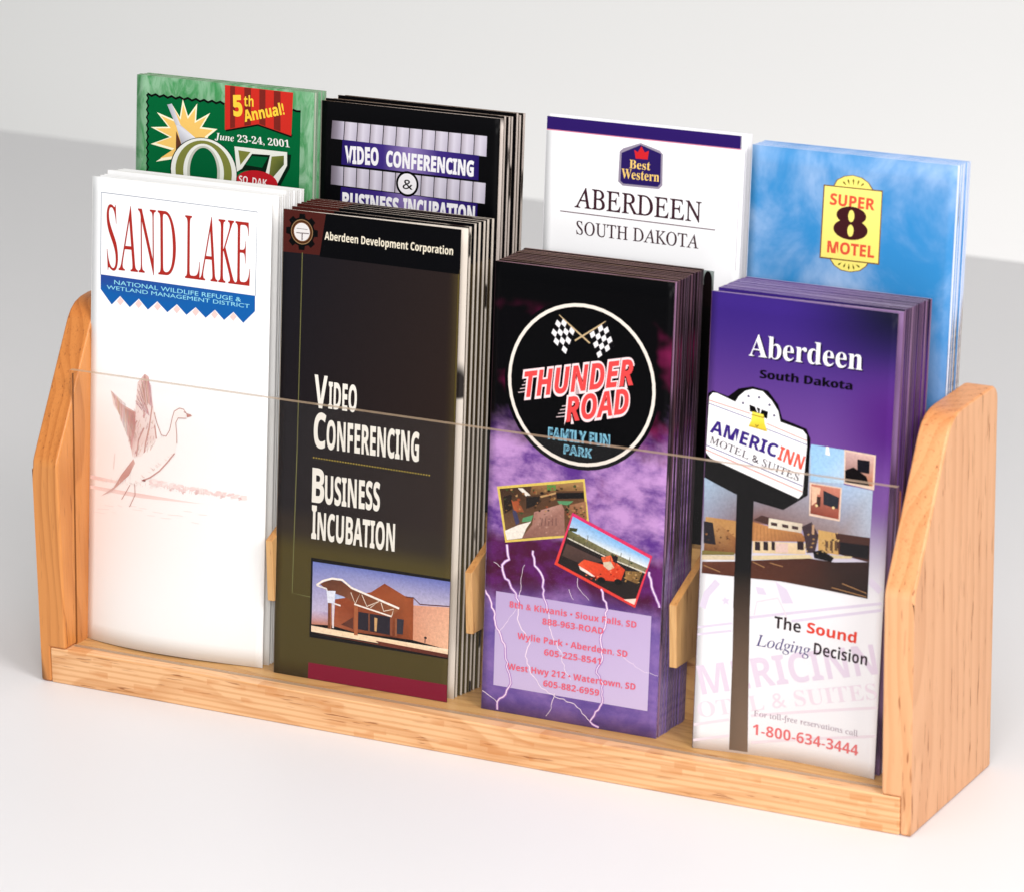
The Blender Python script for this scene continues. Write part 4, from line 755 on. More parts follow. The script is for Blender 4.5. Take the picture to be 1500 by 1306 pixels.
  ('e','gear_emblem',2,(8,8,9),(0.409,0.401),0.275,0.275),
  ('p','gear_emblem',3,(8,8,9),[(0.649,0.476),(0.754,0.461),(0.754,0.341),(0.649,0.326)]),
  ('p','gear_emblem',3,(8,8,9),[(0.525,0.624),(0.61,0.688),(0.695,0.603),(0.631,0.518)]),
  ('p','gear_emblem',3,(8,8,9),[(0.334,0.641),(0.349,0.746),(0.469,0.746),(0.484,0.641)]),
  ('p','gear_emblem',3,(8,8,9),[(0.186,0.518),(0.122,0.603),(0.207,0.688),(0.292,0.624)]),
  ('p','gear_emblem',3,(8,8,9),[(0.169,0.326),(0.064,0.341),(0.064,0.461),(0.169,0.476)]),
  ('p','gear_emblem',3,(8,8,9),[(0.292,0.179),(0.207,0.115),(0.122,0.2),(0.186,0.285)]),
  ('p','gear_emblem',3,(8,8,9),[(0.484,0.161),(0.469,0.056),(0.349,0.056),(0.334,0.161)]),
  ('p','gear_emblem',3,(8,8,9),[(0.631,0.285),(0.695,0.2),(0.61,0.115),(0.525,0.179)]),
  ('e','gear_emblem',4,(150,118,82),(0.409,0.401),0.238,0.238),
  ('e','gear_emblem',5,(70,38,18),(0.409,0.401),0.222,0.222),
  ('e','gear_emblem',6,(110,70,35),(0.409,0.401),0.19,0.19),
  ('e','gear_emblem',7,(226,222,220),(0.409,0.401),0.172,0.172),
  ('l','gear_emblem',8,(150,140,135),0.014,[(0.291,0.343),(0.531,0.344)]),
  ('l','gear_emblem',8,(120,110,110),0.02,[(0.286,0.427),(0.562,0.418)]),
  ('l','gear_emblem',9,(120,110,110),0.025,[(0.415,0.426),(0.417,0.561)]),
  ('t','masthead_lettering',3,(236,226,204),'Aberdeen Development Corporation','b',(0.903,0.494),2.746,0.15,-0.01,0,0),
  ('l','border_line',2,(104,102,62),0.02,[(0.427,0.793),(0.409,4.625)]),
  ('l','border_line',3,(112,110,66),0.02,[(0.409,4.617),(0.37,7.417),(0.773,7.436)]),
  ('l','edge_line',3,(88,76,36),0.03,[(3.783,0.837),(3.792,3.676)]),
  ('t','title_lettering',1,(238,232,222),'V','c',(0.756,3.725),0.287,0.617,-0,0.012,0),
  ('t','title_lettering',2,(238,232,222),'IDEO','c',(1.07,3.71),0.616,0.502,0.05,0.012,0),
  ('t','title_lettering',1,(238,232,222),'C','c',(0.765,4.494),0.267,0.658,-0,0.012,0),
  ('t','title_lettering',2,(238,232,222),'ONFERENCING','c',(1.051,4.493),2.003,0.541,0.42,0.012,0),
  ('t','title_lettering',4,(238,232,222),'B','c',(0.758,5.56),0.268,0.652,-0,0.012,0),
  ('t','title_lettering',5,(238,232,222),'USINESS','c',(1.045,5.557),1.201,0.54,0.78,0.012,0),
  ('t','title_lettering',4,(238,232,222),'I','c',(0.765,6.276),0.108,0.638,-0,0.012,0),
  ('t','title_lettering',5,(238,232,222),'NCUBATION','c',(0.896,6.276),1.692,0.521,-0.04,0.012,0),
  ('d','dotted_rule',4,(178,156,62),0.016,(0.778,4.702),(3.287,4.713),44),
  ('p','building_photo',4,(14,10,12),[(0.772,6.657),(3.821,6.644),(3.807,8.204),(0.775,8.227)]),
  ('p','building_photo',5,[(112,124,190),(104,112,182),(190,180,205),(205,190,215)],[(0.813,6.729),(3.818,6.695),(3.81,7.199),(0.818,7.847)]),
  ('p','building_photo',6,[(200,185,215),(170,150,190),(190,130,110),(195,125,100)],[(0.82,7.687),(1.329,7.678),(1.333,7.917),(0.815,7.967)]),
  ('p','building_photo',7,[(150,72,40),(140,66,36),(160,82,45),(150,75,42),(150,75,40),(110,52,30),(130,65,40),(165,90,60),(150,70,40)],[(2.105,7.144),(2.393,6.933),(2.839,7.111),(3.027,7.118),(3.038,7.944),(2.574,7.957),(1.757,7.982),(1.307,7.931),(1.324,7.391)]),
  ('p','building_photo',8,[(214,150,124),(232,172,142),(240,186,152),(216,150,118)],[(3.03,7.265),(3.818,7.191),(3.802,8.015),(3.038,7.944)]),
  ('l','building_photo',9,(92,50,50),0.02,[(2.861,7.127),(3.027,7.118),(3.169,7.225),(3.818,7.172)]),
  ('p','building_photo',9,[(244,214,184),(248,218,180),(250,226,196),(244,205,170),(246,214,178),(246,220,190)],[(0.811,7.992),(1.735,8.005),(3.801,8.005),(3.8,8.126),(2.225,8.118),(0.813,8.112)]),
  ('p','building_photo',10,[(120,60,40),(110,50,36),(112,56,40),(92,42,32),(86,40,30)],[(0.809,8.133),(2.331,8.135),(2.224,8.078),(3.8,8.106),(3.797,8.178)]),
  ('p','building_photo',8,(40,34,44),[(1.838,7.566),(2.569,7.566),(2.569,7.922),(1.84,7.911)]),
  ('p','building_photo',8,(52,48,58),[(2.686,7.577),(2.833,7.575),(2.818,7.87),(2.686,7.874)]),
  ('p','building_photo',8,(96,52,40),[(1.466,7.877),(1.729,7.688),(1.734,7.926)]),
  ('p','building_photo',9,(205,160,110),[(2.192,7.627),(2.259,7.636),(2.247,7.896),(2.202,7.893)]),
  ('p','building_photo',10,(168,96,60),[(1.747,7.447),(1.826,7.443),(1.838,8.031),(1.758,8.037)]),
  ('p','building_photo',10,(120,66,42),[(1.17,7.487),(1.219,7.488),(1.228,7.999),(1.179,8)]),
  ('p','building_photo',11,(160,95,60),[(1.218,7.478),(1.25,7.483),(1.259,7.994),(1.228,7.991)]),
  ('p','building_photo',8,(228,215,215),[(1.263,7.501),(1.304,7.504),(1.312,7.972),(1.272,7.971)]),
  ('p','building_photo',9,(140,76,50),[(2.532,7.549),(2.582,7.55),(2.591,7.926),(2.54,7.927)]),
  ('p','building_photo',9,(150,90,60),[(2.644,7.569),(2.679,7.572),(2.687,7.925),(2.652,7.923)]),
  ('p','building_photo',9,(120,70,50),[(2.059,7.571),(2.094,7.575),(2.102,7.949),(2.067,7.947)]),
  ('p','building_photo',8,[(120,70,48),(96,56,40),(100,60,44),(120,66,44),(140,80,50),(120,72,50),(110,62,44)],[(0.985,7.145),(1.206,7.02),(1.428,7.01),(1.696,7.143),(1.757,7.406),(1.545,7.323),(1.154,7.255)]),
  ('p','building_photo',11,[(110,62,40),(150,90,55),(140,80,50),(130,70,45)],[(1.696,7.143),(2.715,7.398),(2.582,7.54),(1.757,7.425)]),
  ('l','building_photo',12,(250,238,228),0.04,[(0.908,7.178),(1.051,7.074),(1.25,7.001),(1.472,6.995),(1.678,7.122),(2.725,7.373)]),
  ('l','building_photo',12,(246,232,220),0.03,[(1.746,7.431),(2.569,7.554)]),
  ('l','building_photo',13,(240,224,205),0.016,[(1.665,7.213),(1.768,7.423),(1.874,7.184),(1.768,7.423)]),
  ('l','building_photo',13,(240,224,205),0.016,[(1.908,7.221),(2.023,7.435),(2.291,7.294),(2.1,7.449)]),
  ('l','building_photo',13,(240,224,205),0.016,[(2.329,7.317),(2.392,7.474),(2.605,7.402),(2.569,7.542)]),
  ('l','building_photo',13,(236,226,222),0.03,[(0.908,7.184),(1.131,7.219),(1.143,7.257)]),
  ('p','building_photo',14,(226,228,242),[(1.132,7.255),(1.332,7.233),(1.308,7.487),(1.161,7.488)]),
  ('l','building_photo',15,(240,230,225),0.03,[(1.303,7.484),(1.448,7.506)]),
  ('p','building_photo',15,(176,190,225),[(1.322,7.298),(1.556,7.333),(1.324,7.397)]),
  ('l','building_photo',9,(70,40,40),0.02,[(3.304,7.847),(3.3,7.957)]),
  ('e','building_photo',10,(50,40,40),(3.309,7.858),0.03,0.024),
  ('p','red_band',1,(128,14,46),[(0.765,8.732),(3.799,8.707),(3.806,9.05),(0.761,9.113)]),
 ],
 'thunder': [
  ('e','round_emblem',1,(5,5,7),(1.848,2.109),1.585,1.585),
  ('e','round_emblem',2,(236,226,216),(1.848,2.109),1.515,1.515),
  ('e','round_emblem',3,(6,6,8),(1.848,2.109),1.45,1.45),
  ('l','chequered_flags',4,(196,170,130),0.03,[(1.341,0.864),(1.992,1.311)]),
  ('l','chequered_flags',5,(196,170,130),0.03,[(2.302,0.875),(1.685,1.299)]),
  ('p','chequered_flags',6,(238,234,236),[(1.341,0.864),(1.676,1.116),(1.506,1.57),(1.165,1.304)]),
  ('c','chequered_flags',7,(12,10,14),[(1.341,0.864),(1.676,1.116),(1.506,1.57),(1.165,1.304)],4,5),
  ('p','chequered_flags',6,(238,234,236),[(2.302,0.875),(2.486,1.305),(2.175,1.567),(1.983,1.132)]),
  ('c','chequered_flags',7,(12,10,14),[(2.302,0.875),(2.486,1.305),(2.175,1.567),(1.983,1.132)],5,4),
  ('l','title_lettering',4,(214,190,192),0.016,[(0.553,2.408),(0.746,2.363)]),
  ('l','title_lettering',4,(214,190,192),0.016,[(1.358,2.772),(1.611,2.717)]),
  ('l','title_lettering',4,(214,190,192),0.016,[(0.591,2.335),(0.743,2.296)]),
  ('l','title_lettering',4,(214,190,192),0.016,[(1.396,2.699),(1.607,2.651)]),
  ('l','title_lettering',4,(214,190,192),0.016,[(0.63,2.263),(0.74,2.229)]),
  ('l','title_lettering',4,(214,190,192),0.016,[(1.433,2.627),(1.604,2.584)]),
  ('l','title_lettering',4,(214,190,192),0.016,[(0.668,2.191),(0.737,2.162)]),
  ('l','title_lettering',4,(214,190,192),0.016,[(1.471,2.554),(1.601,2.518)]),
  ('t','title_lettering',8,(250,222,224),'THUNDER','i',(0.657,2.506),2.343,0.486,12.99,0.06,0.16),
  ('t','title_lettering',9,(250,222,224),'ROAD','i',(1.527,2.863),1.398,0.464,14.63,0.06,0.16),
  ('t','title_lettering',10,(226,72,72),'THUNDER','i',(0.698,2.478),2.276,0.461,12.95,0.012,0.16),
  ('t','title_lettering',11,(226,72,72),'ROAD','i',(1.567,2.835),1.331,0.442,14.63,0.012,0.16),
  ('t','lettering',4,(122,178,200),'FAMILY FUN','b',(1.204,3.194),1.277,0.209,0.85,0.03,0),
  ('t','lettering',4,(122,178,200),'PARK','b',(1.534,3.427),0.589,0.167,-0.78,0.03,0),
  ('t','lettering',5,(60,96,116),'FAMILY FUN','x',(1.228,3.168),1.232,0.164,0.57,0,0),
  ('t','lettering',5,(60,96,116),'PARK','x',(1.553,3.406),0.548,0.126,-1.08,0,0),
  ('p','minigolf_photo',1,(226,196,96),[(0.175,4.233),(1.987,3.844),(2.153,4.896),(0.39,5.275)]),
  ('p','minigolf_photo',2,[(60,38,24),(90,60,40),(110,74,48),(120,86,60)],[(0.233,4.268),(1.957,3.906),(2.089,4.856),(0.424,5.226)]),
  ('p','minigolf_photo',3,[(150,106,64),(176,134,84),(150,110,70),(120,84,50),(90,60,36)],[(0.904,4.124),(1.962,3.91),(1.98,4.071),(1.524,4.139),(0.865,4.314)]),
  ('p','minigolf_photo',4,(236,226,214),[(0.615,4.206),(0.715,4.191),(0.884,4.305),(0.794,4.336)]),
  ('p','minigolf_photo',4,(190,150,100),[(1.079,4.293),(1.407,4.174),(1.413,4.208),(1.104,4.323)]),
  ('p','minigolf_photo',5,(14,10,10),[(1.408,4.189),(1.977,4.103),(1.996,4.215),(1.437,4.299)]),
  ('p','minigolf_photo',4,(84,136,62),[(1.216,4.06),(1.401,4.041),(1.405,4.135),(1.228,4.162)]),
  ('p','minigolf_photo',6,(88,146,100),[(1.439,4.336),(1.773,4.296),(1.678,4.386),(1.489,4.393)]),
  ('p','minigolf_photo',3,(88,146,100),[(0.741,4.757),(0.958,4.669),(0.916,4.795),(0.721,4.839)]),
  ('p','minigolf_photo',3,(36,24,18),[(0.316,4.408),(0.482,4.339),(0.518,4.617),(0.354,4.729)]),
  ('p','minigolf_photo',5,(30,22,18),[(0.795,4.357),(1.079,4.293),(1.062,4.447),(0.805,4.573)]),
  ('p','minigolf_photo',4,[(180,84,44),(160,74,40),(140,80,50),(176,90,46)],[(0.486,4.447),(0.636,4.446),(0.765,4.644),(0.556,4.655)]),
  ('p','minigolf_photo',7,[(170,120,108),(186,140,126),(172,126,110),(160,112,100),(150,106,92),(140,96,84),(160,110,96)],[(0.974,4.612),(1.314,4.474),(1.536,4.379),(1.592,4.474),(1.626,4.968),(0.734,5.142),(0.938,4.857)]),
  ('l','minigolf_photo',8,(110,76,70),0.018,[(1.146,4.706),(1.134,4.849)]),
  ('l','minigolf_photo',8,(110,76,70),0.018,[(1.217,4.695),(1.209,4.837)]),
  ('l','minigolf_photo',8,(110,76,70),0.018,[(1.288,4.684),(1.285,4.825)]),
  ('l','minigolf_photo',8,(110,76,70),0.018,[(1.359,4.673),(1.361,4.814)]),
  ('l','minigolf_photo',8,(110,76,70),0.018,[(1.43,4.662),(1.437,4.802)]),
  ('p','minigolf_photo',8,(240,230,218),[(0.373,5.054),(0.656,4.901),(0.916,4.8),(0.821,4.941),(0.739,5.141),(0.429,5.221)]),
  ('p','minigolf_photo',9,(66,62,92),[(0.506,4.619),(0.604,4.647),(0.678,4.854),(0.603,4.913),(0.535,4.723)]),
  ('p','minigolf_photo',7,[(150,100,70),(166,116,86),(140,92,60),(110,70,50)],[(1.632,4.404),(2.027,4.262),(2.067,4.596),(1.69,4.633)]),
  ('p','minigolf_photo',8,(44,28,16),[(1.113,4.381),(1.087,4.417),(1.049,4.408),(1.056,4.375),(1.084,4.36)]),
  ('p','minigolf_photo',5,(140,94,52),[(1.333,4.257),(1.312,4.277),(1.296,4.275),(1.283,4.265),(1.29,4.248),(1.321,4.243)]),
  ('p','minigolf_photo',6,(168,124,74),[(1.414,4.291),(1.39,4.323),(1.363,4.309),(1.347,4.288),(1.383,4.273)]),
  ('p','minigolf_photo',3,(60,72,36),[(0.545,4.282),(0.512,4.299),(0.48,4.291),(0.511,4.272)]),
  ('p','minigolf_photo',5,(84,60,34),[(0.495,4.542),(0.473,4.567),(0.428,4.562),(0.433,4.543),(0.475,4.522)]),
  ('p','minigolf_photo',6,(28,18,14),[(1.473,4.13),(1.451,4.149),(1.419,4.148),(1.401,4.141),(1.422,4.113),(1.445,4.122)]),
  ('p','minigolf_photo',5,(150,70,38),[(1.282,4.098),(1.272,4.111),(1.257,4.108),(1.249,4.097),(1.273,4.088)]),
  ('p','minigolf_photo',8,(44,28,16),[(1.106,4.573),(1.104,4.587),(1.078,4.596),(1.055,4.581),(1.072,4.56),(1.103,4.558)]),
  ('p','minigolf_photo',4,(96,64,36),[(1.126,4.147),(1.116,4.164),(1.102,4.151),(1.115,4.138)]),
  ('p','minigolf_photo',5,(140,94,52),[(0.652,4.553),(0.634,4.564),(0.62,4.557),(0.634,4.547)]),
  ('p','minigolf_photo',4,(168,124,74),[(1.021,4.251),(1.009,4.263),(0.986,4.267),(0.988,4.247),(1.011,4.244)]),
  ('p','minigolf_photo',3,(60,72,36),[(0.422,4.263),(0.412,4.279),(0.381,4.289),(0.366,4.272),(0.373,4.251),(0.401,4.236)]),
  ('p','minigolf_photo',6,(84,60,34),[(1.557,4.085),(1.542,4.12),(1.498,4.113),(1.484,4.079),(1.537,4.065)]),
  ('p','minigolf_photo',8,(28,18,14),[(1.301,4.365),(1.297,4.375),(1.276,4.382),(1.27,4.369),(1.278,4.356),(1.297,4.356)]),
  ('p','minigolf_photo',4,(186,140,90),[(0.515,4.247),(0.478,4.274),(0.456,4.256),(0.476,4.233)]),
  ('p','minigolf_photo',10,(150,70,38),[(0.66,4.641),(0.638,4.661),(0.601,4.666),(0.597,4.641),(0.635,4.628)]),
  ('p','minigolf_photo',4,(44,28,16),[(1.845,4.063),(1.828,4.085),(1.807,4.075),(1.804,4.063),(1.823,4.054)]),
  ('p','minigolf_photo',7,(96,64,36),[(1.377,4.295),(1.363,4.316),(1.349,4.316),(1.33,4.302),(1.339,4.292),(1.362,4.283)]),
  ('p','minigolf_photo',4,(140,94,52),[(0.42,4.654),(0.392,4.669),(0.368,4.662),(0.391,4.648)]),
  ('p','minigolf_photo',5,(168,124,74),[(0.686,4.595),(0.687,4.605),(0.664,4.61),(0.646,4.601),(0.66,4.582),(0.682,4.578)]),
  ('p','minigolf_photo',4,(60,72,36),[(1.826,4.009),(1.808,4.042),(1.784,4.039),(1.752,4.02),(1.769,3.998),(1.807,3.98)]),
  ('p','minigolf_photo',10,(84,60,34),[(0.536,4.647),(0.529,4.662),(0.5,4.682),(0.465,4.658),(0.492,4.641),(0.53,4.635)]),
  ('p','minigolf_photo',6,(28,18,14),[(0.914,4.355),(0.897,4.367),(0.873,4.361),(0.896,4.342)]),
  ('p','minigolf_photo',8,(186,140,90),[(1.993,4.361),(1.976,4.388),(1.953,4.381),(1.932,4.371),(1.943,4.35),(1.974,4.342)]),
  ('p','minigolf_photo',5,(150,70,38),[(1.264,4.231),(1.264,4.247),(1.232,4.247),(1.219,4.237),(1.231,4.226),(1.262,4.215)]),
  ('p','minigolf_photo',8,(44,28,16),[(1.018,4.515),(1.013,4.535),(0.968,4.538),(0.978,4.512),(1.008,4.5)]),
  ('p','minigolf_photo',8,(96,64,36),[(1.835,4.411),(1.826,4.443),(1.794,4.445),(1.783,4.419),(1.789,4.392),(1.819,4.394)]),
  ('p','minigolf_photo',5,(140,94,52),[(1.379,4.11),(1.338,4.143),(1.293,4.123),(1.335,4.087)]),
  ('p','minigolf_photo',8,(168,124,74),[(1.38,4.316),(1.364,4.342),(1.317,4.342),(1.297,4.329),(1.315,4.308),(1.353,4.29)]),
  ('p','minigolf_photo',10,(60,72,36),[(0.758,4.666),(0.71,4.696),(0.675,4.679),(0.708,4.643)]),
  ('p','minigolf_photo',5,(84,60,34),[(0.698,4.499),(0.674,4.537),(0.65,4.506),(0.672,4.479)]),
  ('p','minigolf_photo',7,(28,18,14),[(1.455,4.133),(1.445,4.152),(1.426,4.137),(1.443,4.125)]),
  ('p','minigolf_photo',5,(186,140,90),[(0.616,4.35),(0.613,4.375),(0.584,4.374),(0.564,4.358),(0.579,4.345),(0.614,4.325)]),
  ('p','minigolf_photo',5,(150,70,38),[(0.683,4.42),(0.646,4.453),(0.616,4.439),(0.602,4.414),(0.65,4.394)]),
  ('p','minigolf_photo',5,(44,28,16),[(1.296,4.168),(1.272,4.195),(1.229,4.193),(1.236,4.16),(1.269,4.148)]),
  ('p','minigolf_photo',8,(140,94,52),[(1.022,4.477),(1.015,4.496),(0.986,4.487),(0.994,4.47),(1.011,4.469)]),
  ('p','minigolf_photo',4,(168,124,74),[(1.022,4.219),(1.007,4.235),(0.982,4.232),(0.974,4.226),(0.987,4.214),(1,4.214)]),
  ('p','minigolf_photo',4,(60,72,36),[(0.968,4.19),(0.955,4.208),(0.919,4.208),(0.921,4.191),(0.951,4.174)]),
  ('p','minigolf_photo',4,(84,60,34),[(0.456,4.695),(0.434,4.713),(0.411,4.71),(0.413,4.693),(0.432,4.684)]),
  ('p','minigolf_photo',5,(28,18,14),[(1.165,4.232),(1.132,4.255),(1.111,4.257),(1.076,4.246),(1.095,4.215),(1.131,4.205)]),
  ('p','minigolf_photo',5,(186,140,90),[(1.897,3.989),(1.868,4.008),(1.836,4.017),(1.814,3.991),(1.869,3.974)]),
  ('p','minigolf_photo',7,(150,70,38),[(1.493,4.059),(1.475,4.074),(1.449,4.066),(1.473,4.048)]),
  ('p','minigolf_photo',9,(44,28,16),[(1.326,4.271),(1.298,4.289),(1.268,4.3),(1.255,4.281),(1.261,4.264),(1.301,4.25)]),
  ('p','minigolf_photo',8,(96,64,36),[(1.482,4.128),(1.466,4.152),(1.435,4.135),(1.465,4.117)]),
  ('p','minigolf_photo',9,(140,94,52),[(1.051,4.423),(1.049,4.432),(1.029,4.444),(1.016,4.429),(1.027,4.415),(1.041,4.409)]),
  ('p','minigolf_photo',8,(60,72,36),[(1.707,4.391),(1.69,4.413),(1.647,4.42),(1.653,4.385),(1.687,4.363)]),
  ('p','minigolf_photo',6,(84,60,34),[(1.046,4.303),(1.041,4.316),(1.016,4.314),(1.014,4.302),(1.038,4.289)]),
  ('p','minigolf_photo',4,(28,18,14),[(0.501,4.384),(0.486,4.409),(0.46,4.418),(0.445,4.393),(0.454,4.364),(0.492,4.369)]),
  ('p','minigolf_photo',8,(186,140,90),[(1.237,4.562),(1.213,4.581),(1.189,4.569),(1.212,4.548)]),
  ('p','minigolf_photo',5,(150,70,38),[(0.996,4.231),(0.976,4.248),(0.937,4.256),(0.946,4.231),(0.974,4.214)]),
  ('p','minigolf_photo',8,(44,28,16),[(1.291,4.538),(1.284,4.552),(1.257,4.559),(1.237,4.538),(1.282,4.525)]),
  ('p','minigolf_photo',5,(140,94,52),[(0.765,4.29),(0.752,4.318),(0.723,4.311),(0.703,4.299),(0.725,4.273),(0.746,4.268)]),
  ('p','minigolf_photo',4,(60,72,36),[(0.375,4.446),(0.355,4.464),(0.329,4.46),(0.334,4.447),(0.355,4.431)]),
  ('p','minigolf_photo',6,(84,60,34),[(0.967,4.223),(0.955,4.239),(0.925,4.237),(0.933,4.216),(0.954,4.207)]),
  ('p','minigolf_photo',4,(28,18,14),[(0.395,4.491),(0.381,4.511),(0.339,4.515),(0.35,4.487),(0.38,4.477)]),
  ('p','minigolf_photo',8,(150,70,38),[(1.264,4.473),(1.25,4.496),(1.211,4.488),(1.208,4.471),(1.243,4.463)]),
  ('p','minigolf_photo',8,(44,28,16),[(1.684,4.462),(1.657,4.497),(1.606,4.493),(1.615,4.462),(1.65,4.437)]),
  ('p','minigolf_photo',9,(96,64,36),[(1.037,4.497),(1.035,4.51),(1.018,4.513),(1.009,4.502),(1.009,4.493),(1.03,4.488)]),
  ('p','minigolf_photo',10,(140,94,52),[(1.373,4.312),(1.359,4.344),(1.325,4.347),(1.305,4.323),(1.325,4.291),(1.35,4.293)]),
  ('p','minigolf_photo',5,(168,124,74),[(1.216,4.168),(1.2,4.204),(1.155,4.186),(1.169,4.165),(1.198,4.143)]),
  ('p','minigolf_photo',5,(84,60,34),[(0.584,4.436),(0.561,4.461),(0.533,4.475),(0.496,4.449),(0.521,4.428),(0.556,4.417)]),
  ('p','minigolf_photo',6,(28,18,14),[(0.841,4.33),(0.836,4.341),(0.814,4.347),(0.8,4.336),(0.812,4.32),(0.832,4.314)]),
  ('p','minigolf_photo',8,(44,28,16),[(1.728,4.556),(1.71,4.568),(1.695,4.562),(1.709,4.546)]),
  ('p','minigolf_photo',8,(96,64,36),[(1.709,4.632),(1.702,4.65),(1.682,4.656),(1.666,4.638),(1.679,4.624),(1.707,4.62)]),
  ('p','minigolf_photo',8,(140,94,52),[(2.028,4.486),(2.01,4.502),(1.988,4.492),(2.009,4.472)]),
  ('p','minigolf_photo',9,(168,124,74),[(1.745,4.588),(1.738,4.61),(1.71,4.62),(1.674,4.599),(1.697,4.574),(1.729,4.567)]),
  ('p','minigolf_photo',9,(60,72,36),[(1.96,4.398),(1.942,4.416),(1.912,4.413),(1.902,4.4),(1.941,4.384)]),
  ('p','minigolf_photo',8,(84,60,34),[(1.891,4.514),(1.872,4.526),(1.847,4.532),(1.831,4.523),(1.848,4.504),(1.867,4.504)]),
  ('p','minigolf_photo',9,(28,18,14),[(1.697,4.412),(1.697,4.429),(1.673,4.43),(1.658,4.418),(1.674,4.409),(1.693,4.405)]),
  ('p','minigolf_photo',8,(186,140,90),[(1.823,4.469),(1.803,4.48),(1.781,4.475),(1.802,4.457)]),
  ('p','minigolf_photo',9,(150,70,38),[(1.856,4.482),(1.839,4.508),(1.814,4.512),(1.794,4.492),(1.817,4.477),(1.845,4.47)]),
  ('p','minigolf_photo',10,(44,28,16),[(1.859,4.484),(1.845,4.497),(1.83,4.489),(1.844,4.47)]),
  ('p','minigolf_photo',10,(96,64,36),[(1.782,4.601),(1.757,4.625),(1.735,4.619),(1.728,4.598),(1.761,4.588)]),
  ('p','minigolf_photo',8,(140,94,52),[(2,4.45),(1.984,4.469),(1.95,4.468),(1.934,4.46),(1.953,4.435),(1.974,4.441)]),
  ('p','minigolf_photo',9,(168,124,74),[(1.788,4.471),(1.771,4.487),(1.757,4.481),(1.745,4.471),(1.77,4.457)]),
  ('p','minigolf_photo',9,(60,72,36),[(2.033,4.471),(2.01,4.486),(1.985,4.489),(1.996,4.467),(2.012,4.459)]),
  ('p','minigolf_photo',11,(84,60,34),[(1.884,4.435),(1.848,4.473),(1.82,4.444),(1.846,4.42)]),
  ('p','minigolf_photo',8,(28,18,14),[(2.02,4.548),(2.003,4.564),(1.985,4.554),(2.001,4.53)]),
  ('p','minigolf_photo',8,(186,140,90),[(1.827,4.549),(1.817,4.565),(1.784,4.569),(1.758,4.56),(1.784,4.529),(1.804,4.526)]),
  ('p','minigolf_photo',10,(150,70,38),[(1.698,4.55),(1.673,4.576),(1.649,4.566),(1.643,4.551),(1.675,4.529)]),
  ('p','minigolf_photo',11,(44,28,16),[(1.69,4.52),(1.679,4.535),(1.644,4.544),(1.652,4.514),(1.678,4.506)]),
  ('p','minigolf_photo',9,(96,64,36),[(2.002,4.515),(1.977,4.534),(1.937,4.541),(1.923,4.528),(1.933,4.5),(1.967,4.5)]),
  ('p','minigolf_photo',9,(140,94,52),[(1.759,4.539),(1.742,4.559),(1.707,4.547),(1.74,4.522)]),
  ('p','minigolf_photo',10,(168,124,74),[(1.964,4.489),(1.947,4.513),(1.909,4.497),(1.945,4.474)]),
  ('p','minigolf_photo',9,(60,72,36),[(1.709,4.481),(1.689,4.503),(1.661,4.503),(1.653,4.489),(1.658,4.47),(1.687,4.47)]),
  ('p','minigolf_photo',9,(84,60,34),[(1.848,4.555),(1.83,4.572),(1.794,4.563),(1.828,4.546)]),
  ('p','minigolf_photo',10,(28,18,14),[(1.822,4.516),(1.813,4.524),(1.794,4.534),(1.784,4.522),(1.799,4.508),(1.813,4.506)]),
  ('p','minigolf_photo',10,(186,140,90),[(2.006,4.448),(2.002,4.468),(1.976,4.467),(1.958,4.455),(1.973,4.443),(2.003,4.429)]),
  ('p','minigolf_photo',8,(178,134,120),[(1.1,4.78),(1.093,4.792),(1.073,4.792),(1.068,4.777),(1.091,4.767)]),
  ('p','minigolf_photo',8,(178,134,120),[(1.085,4.829),(1.07,4.852),(1.042,4.836),(1.068,4.812)]),
  ('p','minigolf_photo',9,(150,106,96),[(1.364,4.669),(1.342,4.683),(1.317,4.676),(1.34,4.655)]),
  ('p','minigolf_photo',8,(178,134,120),[(1.263,4.961),(1.249,4.978),(1.228,4.981),(1.22,4.968),(1.224,4.953),(1.249,4.949)]),
  ('p','minigolf_photo',9,(178,134,120),[(1.316,4.718),(1.284,4.74),(1.266,4.726),(1.283,4.711)]),
  ('p','minigolf_photo',8,(150,106,96),[(1.205,4.864),(1.197,4.883),(1.176,4.883),(1.157,4.872),(1.172,4.856),(1.197,4.85)]),
  ('p','minigolf_photo',8,(178,134,120),[(1.12,4.887),(1.104,4.901),(1.085,4.892),(1.103,4.877)]),
  ('p','minigolf_photo',9,(150,106,96),[(1.255,4.663),(1.251,4.676),(1.223,4.689),(1.207,4.671),(1.228,4.652),(1.249,4.653)]),
  ('p','minigolf_photo',8,(138,94,84),[(1.217,4.621),(1.199,4.634),(1.175,4.641),(1.17,4.619),(1.201,4.61)]),
  ('p','minigolf_photo',9,(178,134,120),[(1.278,4.855),(1.244,4.886),(1.205,4.866),(1.241,4.841)]),
  ('p','minigolf_photo',8,(178,134,120),[(1.491,4.937),(1.462,4.958),(1.438,4.945),(1.46,4.928)]),
  ('p','minigolf_photo',8,(138,94,84),[(1.124,4.707),(1.121,4.729),(1.097,4.725),(1.08,4.701),(1.119,4.694)]),
  ('p','minigolf_photo',8,(150,106,96),[(1.042,4.632),(1.025,4.648),(1.001,4.66),(0.974,4.643),(0.999,4.622),(1.03,4.615)]),
  ('p','minigolf_photo',10,(138,94,84),[(1.362,4.732),(1.352,4.745),(1.325,4.749),(1.314,4.739),(1.327,4.724),(1.36,4.708)]),
  ('p','minigolf_photo',8,(138,94,84),[(1.008,4.739),(0.996,4.761),(0.974,4.759),(0.972,4.733),(0.992,4.717)]),
  ('p','minigolf_photo',8,(178,134,120),[(1.354,4.63),(1.335,4.65),(1.313,4.637),(1.333,4.604)]),
